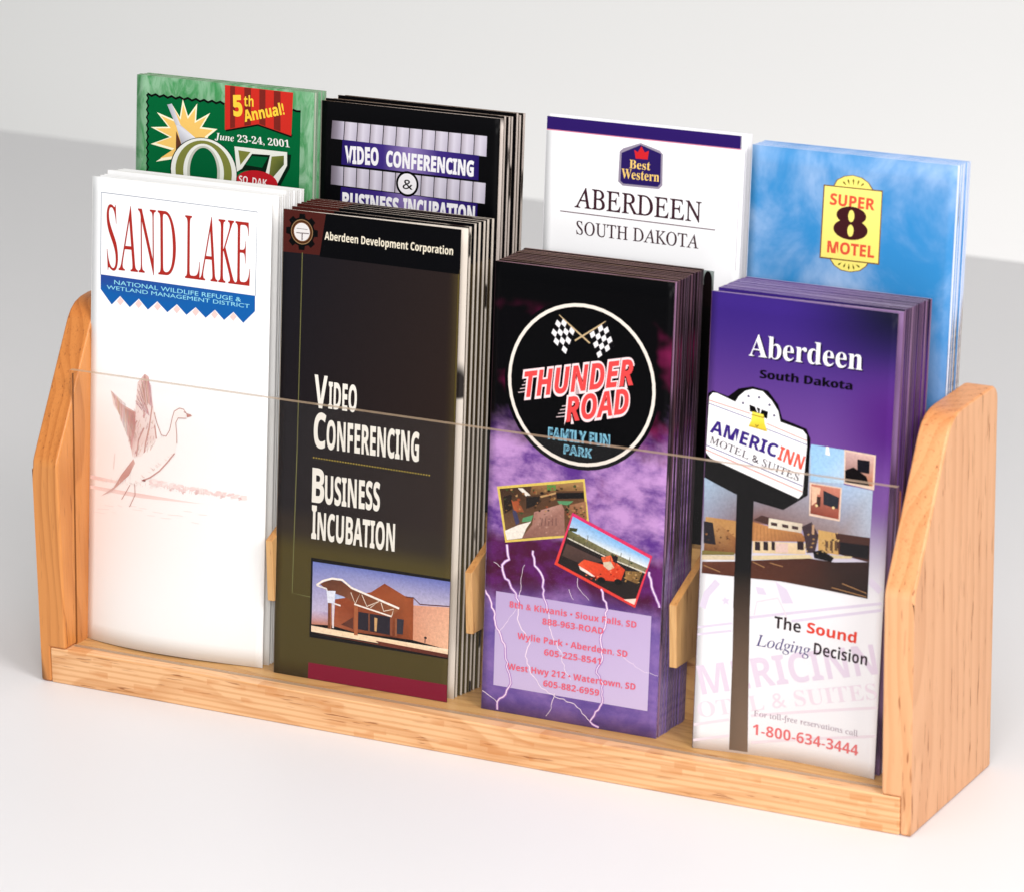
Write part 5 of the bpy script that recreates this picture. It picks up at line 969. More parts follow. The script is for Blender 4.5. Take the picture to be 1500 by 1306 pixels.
  ('p','minigolf_photo',8,(178,134,120),[(1.561,4.602),(1.543,4.633),(1.516,4.623),(1.513,4.602),(1.535,4.583)]),
  ('p','minigolf_photo',9,(150,106,96),[(1.572,4.595),(1.55,4.611),(1.528,4.617),(1.525,4.602),(1.532,4.591),(1.554,4.581)]),
  ('p','racing_photo',12,[(222,44,110),(226,50,96),(228,60,54),(226,66,44)],[(1.767,4.513),(3.432,5.104),(3.123,6.128),(1.431,5.543)]),
  ('p','racing_photo',13,(34,25,24),[(1.778,4.58),(3.388,5.156),(3.096,6.059),(1.501,5.51)]),
  ('p','racing_photo',14,[(120,178,234),(130,186,238),(236,240,244),(238,240,236),(196,216,236)],[(1.778,4.58),(3.388,5.156),(3.338,5.34),(2.577,5.143),(1.705,4.847)]),
  ('p','racing_photo',15,[(110,106,62),(130,124,90),(112,104,80),(150,140,110),(90,84,50)],[(1.705,4.847),(2.577,5.143),(3.338,5.34),(3.287,5.439),(1.684,5.002)]),
  ('l','racing_photo',16,(226,218,200),0.022,[(1.684,5.002),(2.429,5.231),(3.306,5.436)]),
  ('p','racing_photo',16,(56,60,28),[(1.722,4.801),(1.888,4.797),(1.867,4.865),(1.713,4.867)]),
  ('p','racing_photo',17,[(86,62,56),(76,56,52),(64,46,42),(78,56,50)],[(1.671,5.113),(2.458,5.335),(2.039,5.467),(1.582,5.355)]),
  ('l','racing_photo',17,(90,90,80),0.012,[(2.978,5.188),(2.964,5.367)]),
  ('l','racing_photo',17,(90,90,80),0.012,[(2.799,5.128),(2.785,5.315)]),
  ('l','racing_photo',18,(90,90,80),0.012,[(2.105,4.893),(2.093,5.111)]),
  ('p','racing_photo',17,[(150,110,60),(130,100,56),(110,80,44),(160,120,70)],[(2.898,5.459),(3.247,5.424),(3.155,5.666),(2.906,5.609)]),
  ('p','racing_photo',18,[(240,100,60),(228,76,40),(226,70,36),(232,80,46),(214,66,34),(208,60,30),(196,52,28),(220,72,44)],[(1.921,5.475),(2.046,5.362),(2.437,5.403),(2.619,5.276),(2.89,5.438),(2.804,5.682),(2.358,5.698),(2.118,5.628)]),
  ('p','racing_photo',19,(240,224,214),[(1.936,5.497),(2.115,5.563),(2.285,5.655),(2.214,5.656),(1.973,5.565)]),
  ('p','racing_photo',19,(216,196,168),[(2.435,5.349),(2.573,5.299),(2.669,5.431),(2.56,5.496),(2.448,5.427)]),
  ('p','racing_photo',20,(28,20,26),[(2.586,5.18),(2.742,5.207),(2.716,5.341),(2.612,5.31)]),
  ('p','racing_photo',21,(230,100,60),[(2.395,5.269),(2.592,5.205),(2.644,5.305),(2.435,5.36)]),
  ('p','racing_photo',19,(150,136,100),[(2.11,4.989),(2.078,5.018),(2.053,4.998),(2.076,4.979)]),
  ('p','racing_photo',21,(40,44,26),[(2.636,5.168),(2.626,5.183),(2.612,5.172),(2.624,5.154)]),
  ('p','racing_photo',16,(96,92,54),[(1.759,4.888),(1.751,4.898),(1.738,4.898),(1.731,4.885),(1.747,4.876)]),
  ('p','racing_photo',17,(60,70,36),[(3.11,5.356),(3.086,5.375),(3.07,5.362),(3.084,5.351)]),
  ('p','racing_photo',18,(40,44,26),[(2.484,5.152),(2.467,5.168),(2.453,5.157),(2.466,5.144)]),
  ('p','racing_photo',18,(150,136,100),[(3.022,5.31),(3,5.333),(2.977,5.325),(2.97,5.305),(2.996,5.3)]),
  ('p','racing_photo',17,(40,44,26),[(3.292,5.399),(3.287,5.41),(3.269,5.409),(3.271,5.397),(3.285,5.391)]),
  ('p','racing_photo',17,(96,92,54),[(2.291,5.05),(2.284,5.059),(2.26,5.065),(2.262,5.05),(2.284,5.043)]),
  ('p','racing_photo',21,(150,136,100),[(2.674,5.195),(2.658,5.214),(2.646,5.2),(2.656,5.181)]),
  ('p','racing_photo',17,(150,136,100),[(2.957,5.287),(2.955,5.295),(2.942,5.297),(2.931,5.291),(2.944,5.28),(2.956,5.28)]),
  ('p','racing_photo',19,(150,136,100),[(2.49,5.149),(2.483,5.163),(2.46,5.164),(2.457,5.154),(2.46,5.141),(2.477,5.141)]),
  ('p','racing_photo',21,(190,80,60),[(2.72,5.189),(2.717,5.208),(2.698,5.199),(2.686,5.185),(2.712,5.182)]),
  ('p','racing_photo',16,(96,92,54),[(1.921,4.932),(1.902,4.947),(1.884,4.938),(1.901,4.926)]),
  ('p','racing_photo',22,(150,136,100),[(2.753,5.193),(2.741,5.214),(2.711,5.199),(2.739,5.176)]),
  ('p','racing_photo',17,(96,92,54),[(2.035,4.975),(2.026,5),(1.995,4.996),(2.003,4.964),(2.023,4.957)]),
  ('p','racing_photo',18,(150,136,100),[(3.111,5.348),(3.107,5.361),(3.093,5.358),(3.088,5.347),(3.105,5.337)]),
  ('p','racing_photo',18,(40,44,26),[(2.481,5.107),(2.47,5.115),(2.461,5.121),(2.446,5.113),(2.46,5.105),(2.471,5.101)]),
  ('p','racing_photo',22,(60,70,36),[(2.705,5.19),(2.693,5.203),(2.681,5.194),(2.692,5.178)]),
  ('p','racing_photo',18,(150,136,100),[(2.824,5.229),(2.793,5.246),(2.768,5.238),(2.791,5.208)]),
  ('p','racing_photo',17,(96,92,54),[(2.218,5.054),(2.198,5.07),(2.176,5.06),(2.196,5.036)]),
  ('p','racing_photo',22,(96,92,54),[(2.677,5.194),(2.66,5.208),(2.643,5.199),(2.659,5.183)]),
  ('p','racing_photo',19,(96,92,54),[(2.792,5.21),(2.783,5.217),(2.77,5.217),(2.764,5.209),(2.781,5.202)]),
  ('p','racing_photo',17,(150,136,100),[(1.948,4.921),(1.925,4.941),(1.893,4.947),(1.892,4.929),(1.901,4.904),(1.925,4.903)]),
  ('p','racing_photo',17,(150,136,100),[(3.173,5.356),(3.149,5.377),(3.113,5.366),(3.147,5.343)]),
  ('p','racing_photo',23,(60,70,36),[(2.65,5.202),(2.62,5.22),(2.593,5.221),(2.598,5.201),(2.62,5.189)]),
  ('p','racing_photo',20,(96,92,54),[(2.482,5.159),(2.483,5.176),(2.458,5.172),(2.445,5.165),(2.455,5.145),(2.48,5.15)]),
  ('p','racing_photo',19,(60,70,36),[(3.046,5.288),(3.028,5.308),(3.007,5.31),(2.984,5.298),(3.001,5.277),(3.027,5.279)]),
  ('p','racing_photo',20,(150,136,100),[(2.105,5.003),(2.085,5.023),(2.063,5.023),(2.049,5.006),(2.082,4.995)]),
  ('p','racing_photo',23,(150,136,100),[(2.685,5.18),(2.677,5.187),(2.658,5.188),(2.661,5.177),(2.676,5.174)]),
  ('p','racing_photo',18,(150,136,100),[(1.911,4.937),(1.894,4.951),(1.875,4.943),(1.893,4.929)]),
  ('l','racing_photo',17,(60,52,46),0.01,[(1.705,4.929),(1.695,5.031)]),
  ('l','racing_photo',17,(60,52,46),0.01,[(1.816,4.968),(1.806,5.07)]),
  ('l','racing_photo',18,(60,52,46),0.01,[(1.927,5.007),(1.917,5.109)]),
  ('l','racing_photo',18,(60,52,46),0.01,[(2.037,5.046),(2.028,5.147)]),
  ('l','racing_photo',18,(60,52,46),0.01,[(2.148,5.085),(2.139,5.186)]),
  ('l','racing_photo',18,(60,52,46),0.01,[(2.258,5.124),(2.249,5.225)]),
  ('l','racing_photo',18,(60,52,46),0.01,[(2.369,5.163),(2.36,5.264)]),
  ('l','racing_photo',22,(60,52,46),0.01,[(2.479,5.202),(2.47,5.302)]),
  ('l','racing_photo',22,(60,52,46),0.01,[(2.589,5.24),(2.58,5.341)]),
  ('l','racing_photo',21,(60,52,46),0.01,[(2.699,5.279),(2.69,5.38)]),
  ('l','racing_photo',19,(60,52,46),0.01,[(2.809,5.317),(2.8,5.418)]),
  ('l','racing_photo',18,(60,52,46),0.01,[(2.919,5.356),(2.91,5.457)]),
  ('l','racing_photo',18,(60,52,46),0.01,[(3.028,5.394),(3.02,5.495)]),
  ('l','racing_photo',18,(60,52,46),0.01,[(3.138,5.433),(3.129,5.534)]),
  ('p','racing_photo',18,(40,30,20),[(3.014,5.668),(2.985,5.692),(2.957,5.678),(2.984,5.661)]),
  ('p','racing_photo',18,(190,150,96),[(3.014,5.488),(2.989,5.513),(2.969,5.521),(2.94,5.5),(2.964,5.474),(2.994,5.472)]),
  ('p','racing_photo',18,(170,126,70),[(2.927,5.631),(2.927,5.643),(2.906,5.642),(2.897,5.635),(2.907,5.625),(2.925,5.616)]),
  ('p','racing_photo',18,(90,66,36),[(3.195,5.434),(3.181,5.448),(3.154,5.45),(3.154,5.43),(3.177,5.421)]),
  ('p','racing_photo',18,(170,126,70),[(3.157,5.577),(3.144,5.602),(3.127,5.582),(3.142,5.558)]),
  ('p','racing_photo',19,(190,150,96),[(3.237,5.434),(3.221,5.455),(3.19,5.457),(3.184,5.433),(3.215,5.414)]),
  ('p','racing_photo',19,(190,150,96),[(3.147,5.494),(3.126,5.519),(3.096,5.52),(3.097,5.489),(3.123,5.483)]),
  ('p','racing_photo',19,(170,126,70),[(3.166,5.543),(3.154,5.56),(3.131,5.561),(3.124,5.541),(3.153,5.534)]),
  ('p','racing_photo',19,(90,66,36),[(3.179,5.418),(3.15,5.438),(3.128,5.427),(3.148,5.41)]),
  ('p','racing_photo',19,(90,66,36),[(3.017,5.482),(3.001,5.493),(2.988,5.504),(2.977,5.488),(2.987,5.472),(3.005,5.471)]),
  ('p','racing_photo',18,(40,30,20),[(3.201,5.643),(3.188,5.656),(3.168,5.648),(3.187,5.637)]),
  ('p','racing_photo',19,(190,150,96),[(3.199,5.633),(3.175,5.646),(3.15,5.641),(3.173,5.621)]),
  ('p','racing_photo',18,(190,150,96),[(3.123,5.566),(3.106,5.586),(3.085,5.579),(3.08,5.566),(3.106,5.55)]),
  ('p','racing_photo',18,(170,126,70),[(2.953,5.571),(2.928,5.587),(2.89,5.59),(2.892,5.574),(2.928,5.564)]),
  ('p','racing_photo',19,(170,126,70),[(2.935,5.579),(2.914,5.601),(2.879,5.598),(2.873,5.577),(2.912,5.569)]),
  ('p','racing_photo',19,(170,126,70),[(3.104,5.548),(3.063,5.573),(3.041,5.559),(3.062,5.539)]),
  ('p','racing_photo',18,(40,30,20),[(3.061,5.617),(3.046,5.63),(3.028,5.622),(3.045,5.608)]),
  ('p','racing_photo',19,(170,126,70),[(2.932,5.647),(2.909,5.668),(2.887,5.654),(2.907,5.633)]),
  ('p','racing_photo',20,(40,30,20),[(3.222,5.447),(3.209,5.462),(3.19,5.463),(3.188,5.453),(3.192,5.444),(3.213,5.441)]),
  ('p','racing_photo',20,(40,30,20),[(3.163,5.552),(3.14,5.569),(3.12,5.578),(3.1,5.563),(3.116,5.55),(3.145,5.543)]),
  ('p','racing_photo',20,(236,96,56),[(2.212,5.556),(2.209,5.571),(2.183,5.581),(2.159,5.565),(2.174,5.548),(2.2,5.541)]),
  ('p','racing_photo',20,(250,130,90),[(2.618,5.508),(2.596,5.534),(2.58,5.514),(2.594,5.489)]),
  ('p','racing_photo',19,(190,46,24),[(2.76,5.447),(2.75,5.467),(2.731,5.472),(2.707,5.456),(2.728,5.434),(2.756,5.437)]),
  ('p','racing_photo',19,(250,130,90),[(2.72,5.634),(2.703,5.653),(2.679,5.641),(2.701,5.621)]),
  ('p','racing_photo',19,(250,130,90),[(2.77,5.373),(2.754,5.383),(2.73,5.386),(2.739,5.371),(2.753,5.364)]),
  ('p','racing_photo',14,(250,130,90),[(2.314,5.704),(2.301,5.719),(2.281,5.71),(2.3,5.698)]),
  ('p','racing_photo',19,(250,130,90),[(2.361,5.647),(2.338,5.662),(2.323,5.653),(2.336,5.626)]),
  ('p','racing_photo',20,(90,20,14),[(2.31,5.663),(2.294,5.683),(2.271,5.677),(2.271,5.661),(2.292,5.647)]),
  ('p','racing_photo',19,(190,46,24),[(2.233,5.7),(2.216,5.714),(2.187,5.715),(2.189,5.7),(2.219,5.689)]),
  ('p','racing_photo',20,(250,130,90),[(2.121,5.648),(2.107,5.664),(2.085,5.661),(2.086,5.644),(2.106,5.643)]),
  ('p','racing_photo',20,(190,46,24),[(2.283,5.608),(2.273,5.622),(2.262,5.612),(2.272,5.602)]),
  ('p','racing_photo',19,(250,130,90),[(2.737,5.497),(2.721,5.516),(2.702,5.502),(2.719,5.49)]),
  ('p','racing_photo',19,(190,46,24),[(2.691,5.589),(2.682,5.603),(2.655,5.605),(2.647,5.596),(2.663,5.573),(2.688,5.571)]),
  ('p','racing_photo',19,(90,20,14),[(2.417,5.588),(2.397,5.602),(2.381,5.606),(2.373,5.595),(2.375,5.584),(2.401,5.576)]),
  ('p','racing_photo',19,(90,20,14),[(2.627,5.561),(2.611,5.581),(2.588,5.575),(2.59,5.56),(2.607,5.555)]),
  ('p','racing_photo',20,(250,130,90),[(2.648,5.434),(2.644,5.449),(2.628,5.447),(2.608,5.44),(2.624,5.429),(2.639,5.422)]),
  ('e','racing_photo',20,(10,8,8),(2.417,5.699),0.08,0.056),
  ('e','racing_photo',20,(10,8,8),(2.758,5.687),0.079,0.056),
  ('p','racing_photo',14,(246,216,200),[(2.882,5.999),(3.142,5.947),(3.106,6.07)]),
  ('p','address_panel',1,[(190,168,212),(198,176,218),(210,192,228),(202,184,222)],[(0.231,6.23),(3.459,6.235),(3.457,8.046),(0.238,8.049)]),
  ('l','lightning_print',2,(172,120,196),0.06,[(0.425,5.306),(0.435,5.377),(0.444,5.448),(0.457,5.519),(0.484,5.585),(0.4,5.638),(0.34,5.714),(0.353,5.809),(0.385,5.898),(0.415,5.962),(0.49,5.992),(0.52,6.056),(0.548,6.122),(0.602,6.167),(0.652,6.216),(0.658,6.296),(0.712,6.359),(0.718,6.439)]),
  ('l','lightning_print',3,(248,226,242),0.029,[(0.425,5.306),(0.435,5.377),(0.444,5.448),(0.457,5.519),(0.484,5.585),(0.4,5.638),(0.34,5.714),(0.353,5.809),(0.385,5.898),(0.415,5.962)]),
  ('l','lightning_print',4,(250,232,246),0.02,[(0.415,5.962),(0.49,5.992),(0.52,6.056),(0.548,6.122),(0.602,6.167),(0.652,6.216),(0.658,6.296),(0.712,6.359),(0.718,6.439)]),
  ('l','lightning_print',5,(248,226,242),0.019,[(0.718,6.439),(0.712,6.526),(0.714,6.611),(0.697,6.699),(0.729,6.765),(0.762,6.831),(0.799,6.895),(0.862,6.939),(0.9,7),(0.944,7.058),(0.982,7.12),(0.935,7.208),(0.911,7.3),(0.892,7.393),(0.931,7.45),(0.933,7.526),(0.985,7.578),(0.992,7.651),(1.023,7.713),(1.093,7.764)]),
  ('l','lightning_print',6,(250,232,246),0.013,[(1.093,7.764),(1.154,7.822),(1.195,7.897),(1.257,7.954),(1.347,7.976),(1.411,8.03),(1.493,8.036),(1.559,8.082),(1.637,8.095),(1.723,8.089),(1.79,8.132),(1.873,8.133),(1.951,8.148),(2.006,8.201),(2.08,8.234),(2.118,8.305),(2.186,8.344),(2.238,8.401),(2.311,8.434)]),
  ('l','lightning_print',6,(172,120,196),0.054,[(0.976,5.346),(0.971,5.42),(1.007,5.484),(1.015,5.554),(1.021,5.626),(1.089,5.678),(1.147,5.739),(1.192,5.81),(1.215,5.873),(1.21,5.942),(1.202,6.011),(1.232,6.074),(1.217,6.144),(1.237,6.219),(1.278,6.285),(1.306,6.356),(1.314,6.437),(1.354,6.503)]),
  ('l','lightning_print',7,(248,226,242),0.026,[(0.976,5.346),(0.971,5.42),(1.007,5.484),(1.015,5.554),(1.021,5.626),(1.089,5.678),(1.147,5.739),(1.192,5.81),(1.215,5.873),(1.21,5.942)]),
  ('l','lightning_print',8,(250,232,246),0.018,[(1.21,5.942),(1.202,6.011),(1.232,6.074),(1.217,6.144),(1.237,6.219),(1.278,6.285),(1.306,6.356),(1.314,6.437),(1.354,6.503)]),
  ('l','lightning_print',9,(248,226,242),0.017,[(1.354,6.503),(1.362,6.587),(1.375,6.669),(1.375,6.755),(1.41,6.834),(1.436,6.917),(1.479,6.992),(1.543,7.044),(1.561,7.13),(1.627,7.18)]),
  ('l','lightning_print',10,(250,232,246),0.012,[(1.627,7.18),(1.663,7.238),(1.651,7.314),(1.664,7.381),(1.714,7.434),(1.712,7.506),(1.751,7.576),(1.815,7.628),(1.86,7.694)]),
  ('l','lightning_print',5,(172,120,196),0.054,[(-0.004,6.238),(0.027,6.302),(0.083,6.352),(0.115,6.415),(0.144,6.48),(0.149,6.558),(0.2,6.611),(0.224,6.677),(0.211,6.753),(0.233,6.819),(0.245,6.887),(0.274,6.947),(0.326,6.994),(0.354,7.054),(0.377,7.117),(0.396,7.181),(0.451,7.227),(0.465,7.295),(0.466,7.367),(0.474,7.437),(0.483,7.508),(0.528,7.568),(0.501,7.648),(0.53,7.713),(0.574,7.788),(0.591,7.873),(0.612,7.957),(0.572,8.034),(0.524,8.109),(0.504,8.192),(0.451,8.253),(0.377,8.295),(0.332,8.362),(0.333,8.439),(0.339,8.516)]),
  ('l','lightning_print',6,(248,226,242),0.026,[(-0.004,6.238),(0.027,6.302),(0.083,6.352),(0.115,6.415),(0.144,6.48),(0.149,6.558),(0.2,6.611),(0.224,6.677),(0.211,6.753),(0.233,6.819),(0.245,6.887),(0.274,6.947),(0.326,6.994),(0.354,7.054),(0.377,7.117),(0.396,7.181),(0.451,7.227),(0.465,7.295)]),
  ('l','lightning_print',7,(250,232,246),0.018,[(0.465,7.295),(0.466,7.367),(0.474,7.437),(0.483,7.508),(0.528,7.568),(0.501,7.648),(0.53,7.713),(0.574,7.788),(0.591,7.873),(0.612,7.957),(0.572,8.034),(0.524,8.109),(0.504,8.192),(0.451,8.253),(0.377,8.295),(0.332,8.362),(0.333,8.439),(0.339,8.516)]),
  ('l','lightning_print',6,(248,226,242),0.012,[(0.007,8.194),(0.077,8.225),(0.142,8.262),(0.211,8.294)]),
  ('l','lightning_print',8,(250,232,246),0.008,[(0.211,8.294),(0.279,8.327),(0.333,8.379)]),
  ('l','lightning_print',14,(172,120,196),0.051,[(2.412,5.872),(2.452,5.927),(2.457,5.998),(2.471,6.065),(2.529,6.111),(2.542,6.178),(2.559,6.244),(2.52,6.316),(2.537,6.381),(2.541,6.448),(2.536,6.516),(2.522,6.596),(2.483,6.672),(2.45,6.748),(2.438,6.828),(2.452,6.893),(2.466,6.959),(2.493,7.02),(2.471,7.095),(2.5,7.156),(2.488,7.24),(2.44,7.315),(2.396,7.392),(2.379,7.474),(2.44,7.527),(2.469,7.605),(2.526,7.661),(2.506,7.74),(2.519,7.815),(2.512,7.893),(2.539,7.966),(2.522,8.045),(2.485,8.11),(2.456,8.178),(2.393,8.231),(2.373,8.304),(2.329,8.366),(2.288,8.429),(2.34,8.475),(2.406,8.499),(2.477,8.515)]),
  ('l','lightning_print',15,(248,226,242),0.024,[(2.412,5.872),(2.452,5.927),(2.457,5.998),(2.471,6.065),(2.529,6.111),(2.542,6.178),(2.559,6.244),(2.52,6.316),(2.537,6.381),(2.541,6.448),(2.536,6.516),(2.522,6.596),(2.483,6.672),(2.45,6.748),(2.438,6.828),(2.452,6.893),(2.466,6.959),(2.493,7.02),(2.471,7.095),(2.5,7.156),(2.488,7.24)]),
  ('l','lightning_print',16,(250,232,246),0.017,[(2.488,7.24),(2.44,7.315),(2.396,7.392),(2.379,7.474),(2.44,7.527),(2.469,7.605),(2.526,7.661),(2.506,7.74),(2.519,7.815),(2.512,7.893),(2.539,7.966),(2.522,8.045),(2.485,8.11),(2.456,8.178),(2.393,8.231),(2.373,8.304),(2.329,8.366),(2.288,8.429),(2.34,8.475),(2.406,8.499),(2.477,8.515)]),
  ('l','lightning_print',14,(172,120,196),0.06,[(3.383,5.405),(3.381,5.476),(3.419,5.535),(3.434,5.601),(3.442,5.67),(3.468,5.732),(3.499,5.795),(3.536,5.855),(3.563,5.92),(3.602,5.979),(3.62,6.049)]),
  ('l','lightning_print',15,(248,226,242),0.029,[(3.383,5.405),(3.381,5.476),(3.419,5.535),(3.434,5.601),(3.442,5.67),(3.468,5.732)]),
  ('l','lightning_print',16,(250,232,246),0.02,[(3.468,5.732),(3.499,5.795),(3.536,5.855),(3.563,5.92),(3.602,5.979),(3.62,6.049)]),
  ('l','lightning_print',5,(248,226,242),0.01,[(0.724,6.268),(0.723,6.2),(0.752,6.129),(0.754,6.061),(0.743,5.993),(0.742,5.925)]),
  ('l','lightning_print',6,(250,232,246),0.007,[(0.742,5.925),(0.759,5.853),(0.771,5.781),(0.778,5.708),(0.813,5.638)]),
  ('l','lightning_print',7,(248,226,242),0.012,[(1.527,8.01),(1.522,8.087),(1.488,8.165),(1.47,8.242)]),
  ('l','lightning_print',8,(250,232,246),0.008,[(1.47,8.242),(1.471,8.32),(1.422,8.401),(1.362,8.478)]),
  ('l','lightning_print',14,(248,226,242),0.009,[(1.753,5.972),(1.776,6.042),(1.811,6.107)]),
  ('l','lightning_print',15,(250,232,246),0.006,[(1.811,6.107),(1.855,6.166)]),
  ('l','lightning_print',14,(248,226,242),0.01,[(1.925,5.733),(1.921,5.818),(1.934,5.9),(1.989,5.96)]),
  ('l','lightning_print',15,(250,232,246),0.007,[(1.989,5.96),(2.046,6.018),(2.118,6.062),(2.174,6.122)]),
  ('l','lightning_print',2,(248,226,242),0.009,[(2.767,7.025),(2.823,7.062),(2.894,7.077),(2.95,7.114),(3.004,7.153),(3.066,7.18),(3.136,7.196),(3.182,7.248)]),
  ('l','lightning_print',3,(250,232,246),0.006,[(3.182,7.248),(3.249,7.267),(3.311,7.294),(3.373,7.321),(3.468,7.31),(3.554,7.338),(3.645,7.344)]),
  ('l','lightning_print',1,(248,226,242),0.009,[(0.16,5.679),(0.23,5.703),(0.284,5.75)]),
  ('l','lightning_print',4,(250,232,246),0.006,[(0.284,5.75),(0.352,5.776)]),
  ('l','lightning_print',7,(248,226,242),0.009,[(0.312,7.02),(0.355,6.956),(0.411,6.898),(0.45,6.832),(0.499,6.771)]),
  ('l','lightning_print',8,(250,232,246),0.006,[(0.499,6.771),(0.528,6.699),(0.582,6.641),(0.629,6.579),(0.665,6.512)]),
  ('t','address_lettering',16,(236,96,118),'8th & Kiwanis • Sioux Falls, SD','b',(0.524,6.497),2.643,0.119,-0.11,0,0),
  ('t','address_lettering',16,(236,96,118),'888-963-ROAD','b',(1.225,6.721),1.272,0.118,-0.03,0,0),
  ('t','address_lettering',16,(236,96,118),'Wylie Park • Aberdeen, SD','b',(0.714,7.08),2.293,0.119,-0.12,0,0),
  ('t','address_lettering',17,(236,96,118),'605-225-8541','b',(1.284,7.307),1.177,0.119,0.02,0,0),
  ('t','address_lettering',17,(236,96,118),'West Hwy 212 • Watertown, SD','b',(0.53,7.696),2.668,0.12,0.31,0,0),
  ('t','address_lettering',17,(236,96,118),'605-882-6959','b',(1.289,7.906),1.167,0.119,-0.28,0,0),
 ],
 'americ': [
  ('l','faint_sign_print',1,(226,214,234),0.05,[(1,5.903),(3.578,5.25)]),
  ('l','faint_sign_print',2,(226,214,234),0.05,[(1.83,5.849),(3.584,5.374)]),
  ('l','faint_sign_print',1,(226,214,234),0.04,[(0.001,6.225),(0.662,6.058)]),
  ('l','faint_sign_print',2,(226,214,234),0.04,[(-0.011,6.36),(0.66,6.199)]),
  ('l','faint_sign_print',1,(238,224,234),0.05,[(1.087,7.758),(3.598,7.175)]),
  ('l','faint_sign_print',1,(238,224,234),0.05,[(0.005,8.07),(0.67,7.887)]),
  ('l','faint_sign_print',2,(238,224,234),0.05,[(1.111,8.268),(3.627,7.702)]),
  ('l','faint_sign_print',1,(238,224,234),0.05,[(0.004,8.366),(0.68,8.192)]),
  ('l','faint_sign_print',1,(226,214,234),0.13,[(0.074,5.847),(0.151,5.577),(0.354,5.317)]),
  ('l','faint_sign_print',1,(226,214,234),0.13,[(3.324,4.867),(3.545,5.033)]),
  ('p','faint_sign_print',3,(226,214,234),[(1.491,5.158),(1.714,5.265),(1.857,5.508),(1.641,5.543)]),
  ('p','faint_sign_print',2,(226,214,234),[(1.104,5.309),(1.258,5.309),(1.329,5.429),(1.154,5.437)]),
  ('p','faint_sign_print',1,(226,214,234),[(0.499,5.583),(0.545,5.617),(0.611,5.607),(0.569,5.659),(0.594,5.721),(0.53,5.694),(0.479,5.74),(0.49,5.676),(0.439,5.647),(0.487,5.626)]),
  ('l','faint_sign_print',4,(238,224,234),0.03,[(1.094,5.838),(1.139,5.583),(1.549,5.455),(1.692,5.699),(1.741,5.814)]),
  ('t','faint_sign_print',3,(230,214,232),'MERICINN','b',(0.146,7.481),3.564,0.545,15.15,0,0),
  ('t','faint_sign_print',4,(238,222,234),'OTEL & SUITES','s',(0.102,7.926),3.618,0.286,14.65,-0.005,0),
  ('p','motel_photo',1,[(170,196,222),(176,186,208),(150,192,226),(150,186,222),(166,190,222),(176,192,214),(176,180,196),(150,130,130),(120,80,70),(150,150,170)],[(-0.001,3.299),(2.019,2.883),(2.068,2.547),(2.712,2.563),(2.735,3.191),(3.295,3.225),(3.293,4.105),(2.718,4.12),(0.996,4.126),(0.034,4.232)]),
  ('p','motel_photo',2,[(196,150,96),(170,112,66),(128,80,48),(110,66,40)],[(0.065,4.145),(0.667,4.138),(0.685,4.75),(0.054,4.798)]),
  ('p','motel_photo',3,(186,136,82),[(0.211,4.162),(0.668,4.143),(0.677,4.453)]),
  ('p','motel_photo',4,(36,30,36),[(0.034,4.232),(0.214,4.235),(0.29,4.639),(0.047,4.637)]),
  ('p','motel_photo',3,(124,110,60),[(0.027,4.778),(0.663,4.724),(0.665,4.777),(0.02,4.862)]),
  ('p','motel_photo',4,(216,196,166),[(0.02,4.867),(0.666,4.787),(0.669,4.865),(0.021,4.95)]),
  ('p','motel_photo',2,[(186,126,76),(196,136,82),(180,120,70),(150,96,60),(190,130,80)],[(0.99,4.11),(1.325,4.147),(1.972,4.19),(2.096,4.325),(1.007,4.467)]),
  ('p','motel_photo',3,(72,46,42),[(1.009,4.073),(1.171,3.966),(1.333,3.991),(1.295,4.122)]),
  ('p','motel_photo',4,[(230,218,198),(214,196,176),(206,190,170),(228,216,196)],[(1.315,3.998),(1.978,4.011),(1.961,4.182),(1.311,4.178)]),
  ('p','motel_photo',5,(70,50,50),[(1.357,4.065),(1.481,4.068),(1.484,4.128),(1.36,4.125)]),
  ('p','motel_photo',5,(70,50,50),[(1.577,4.069),(1.701,4.072),(1.704,4.132),(1.58,4.129)]),
  ('p','motel_photo',5,(70,50,50),[(1.77,4.072),(1.894,4.076),(1.897,4.135),(1.773,4.132)]),
  ('p','motel_photo',3,[(226,200,166),(232,206,170),(220,190,150),(226,200,160)],[(1.017,4.465),(2.052,4.361),(2.057,4.563),(1.022,4.683)]),
  ('p','motel_photo',4,(44,30,36),[(1.059,4.468),(1.163,4.462),(1.171,4.622),(1.067,4.628)]),
  ('p','motel_photo',4,(44,30,36),[(1.225,4.443),(1.318,4.439),(1.326,4.598),(1.232,4.602)]),
  ('p','motel_photo',4,(44,30,36),[(1.384,4.419),(1.452,4.418),(1.459,4.577),(1.392,4.578)]),
  ('p','motel_photo',4,(44,30,36),[(1.887,4.343),(2.015,4.333),(2.023,4.491),(1.895,4.501)]),
  ('p','motel_photo',4,(222,190,180),[(1.466,4.443),(1.71,4.418),(1.719,4.586),(1.474,4.609)]),
  ('p','motel_photo',2,(200,158,96),[(2.284,4.08),(2.702,4.094),(2.707,4.487),(2.304,4.481)]),
  ('p','motel_photo',3,(96,70,50),[(2.433,4.259),(2.489,4.261),(2.499,4.442),(2.442,4.441)]),
  ('p','motel_photo',3,(96,70,50),[(2.522,4.246),(2.578,4.247),(2.587,4.428),(2.531,4.427)]),
  ('p','motel_photo',3,(96,70,50),[(2.61,4.233),(2.666,4.234),(2.675,4.415),(2.619,4.414)]),
  ('p','motel_photo',5,(62,46,52),[(1.965,4.065),(2.149,3.956),(2.299,4.179),(2.242,4.51),(2.081,4.535),(2.046,4.333)]),
  ('p','motel_photo',6,(190,150,120),[(2.162,4.002),(2.208,4),(2.212,4.178),(2.166,4.18)]),
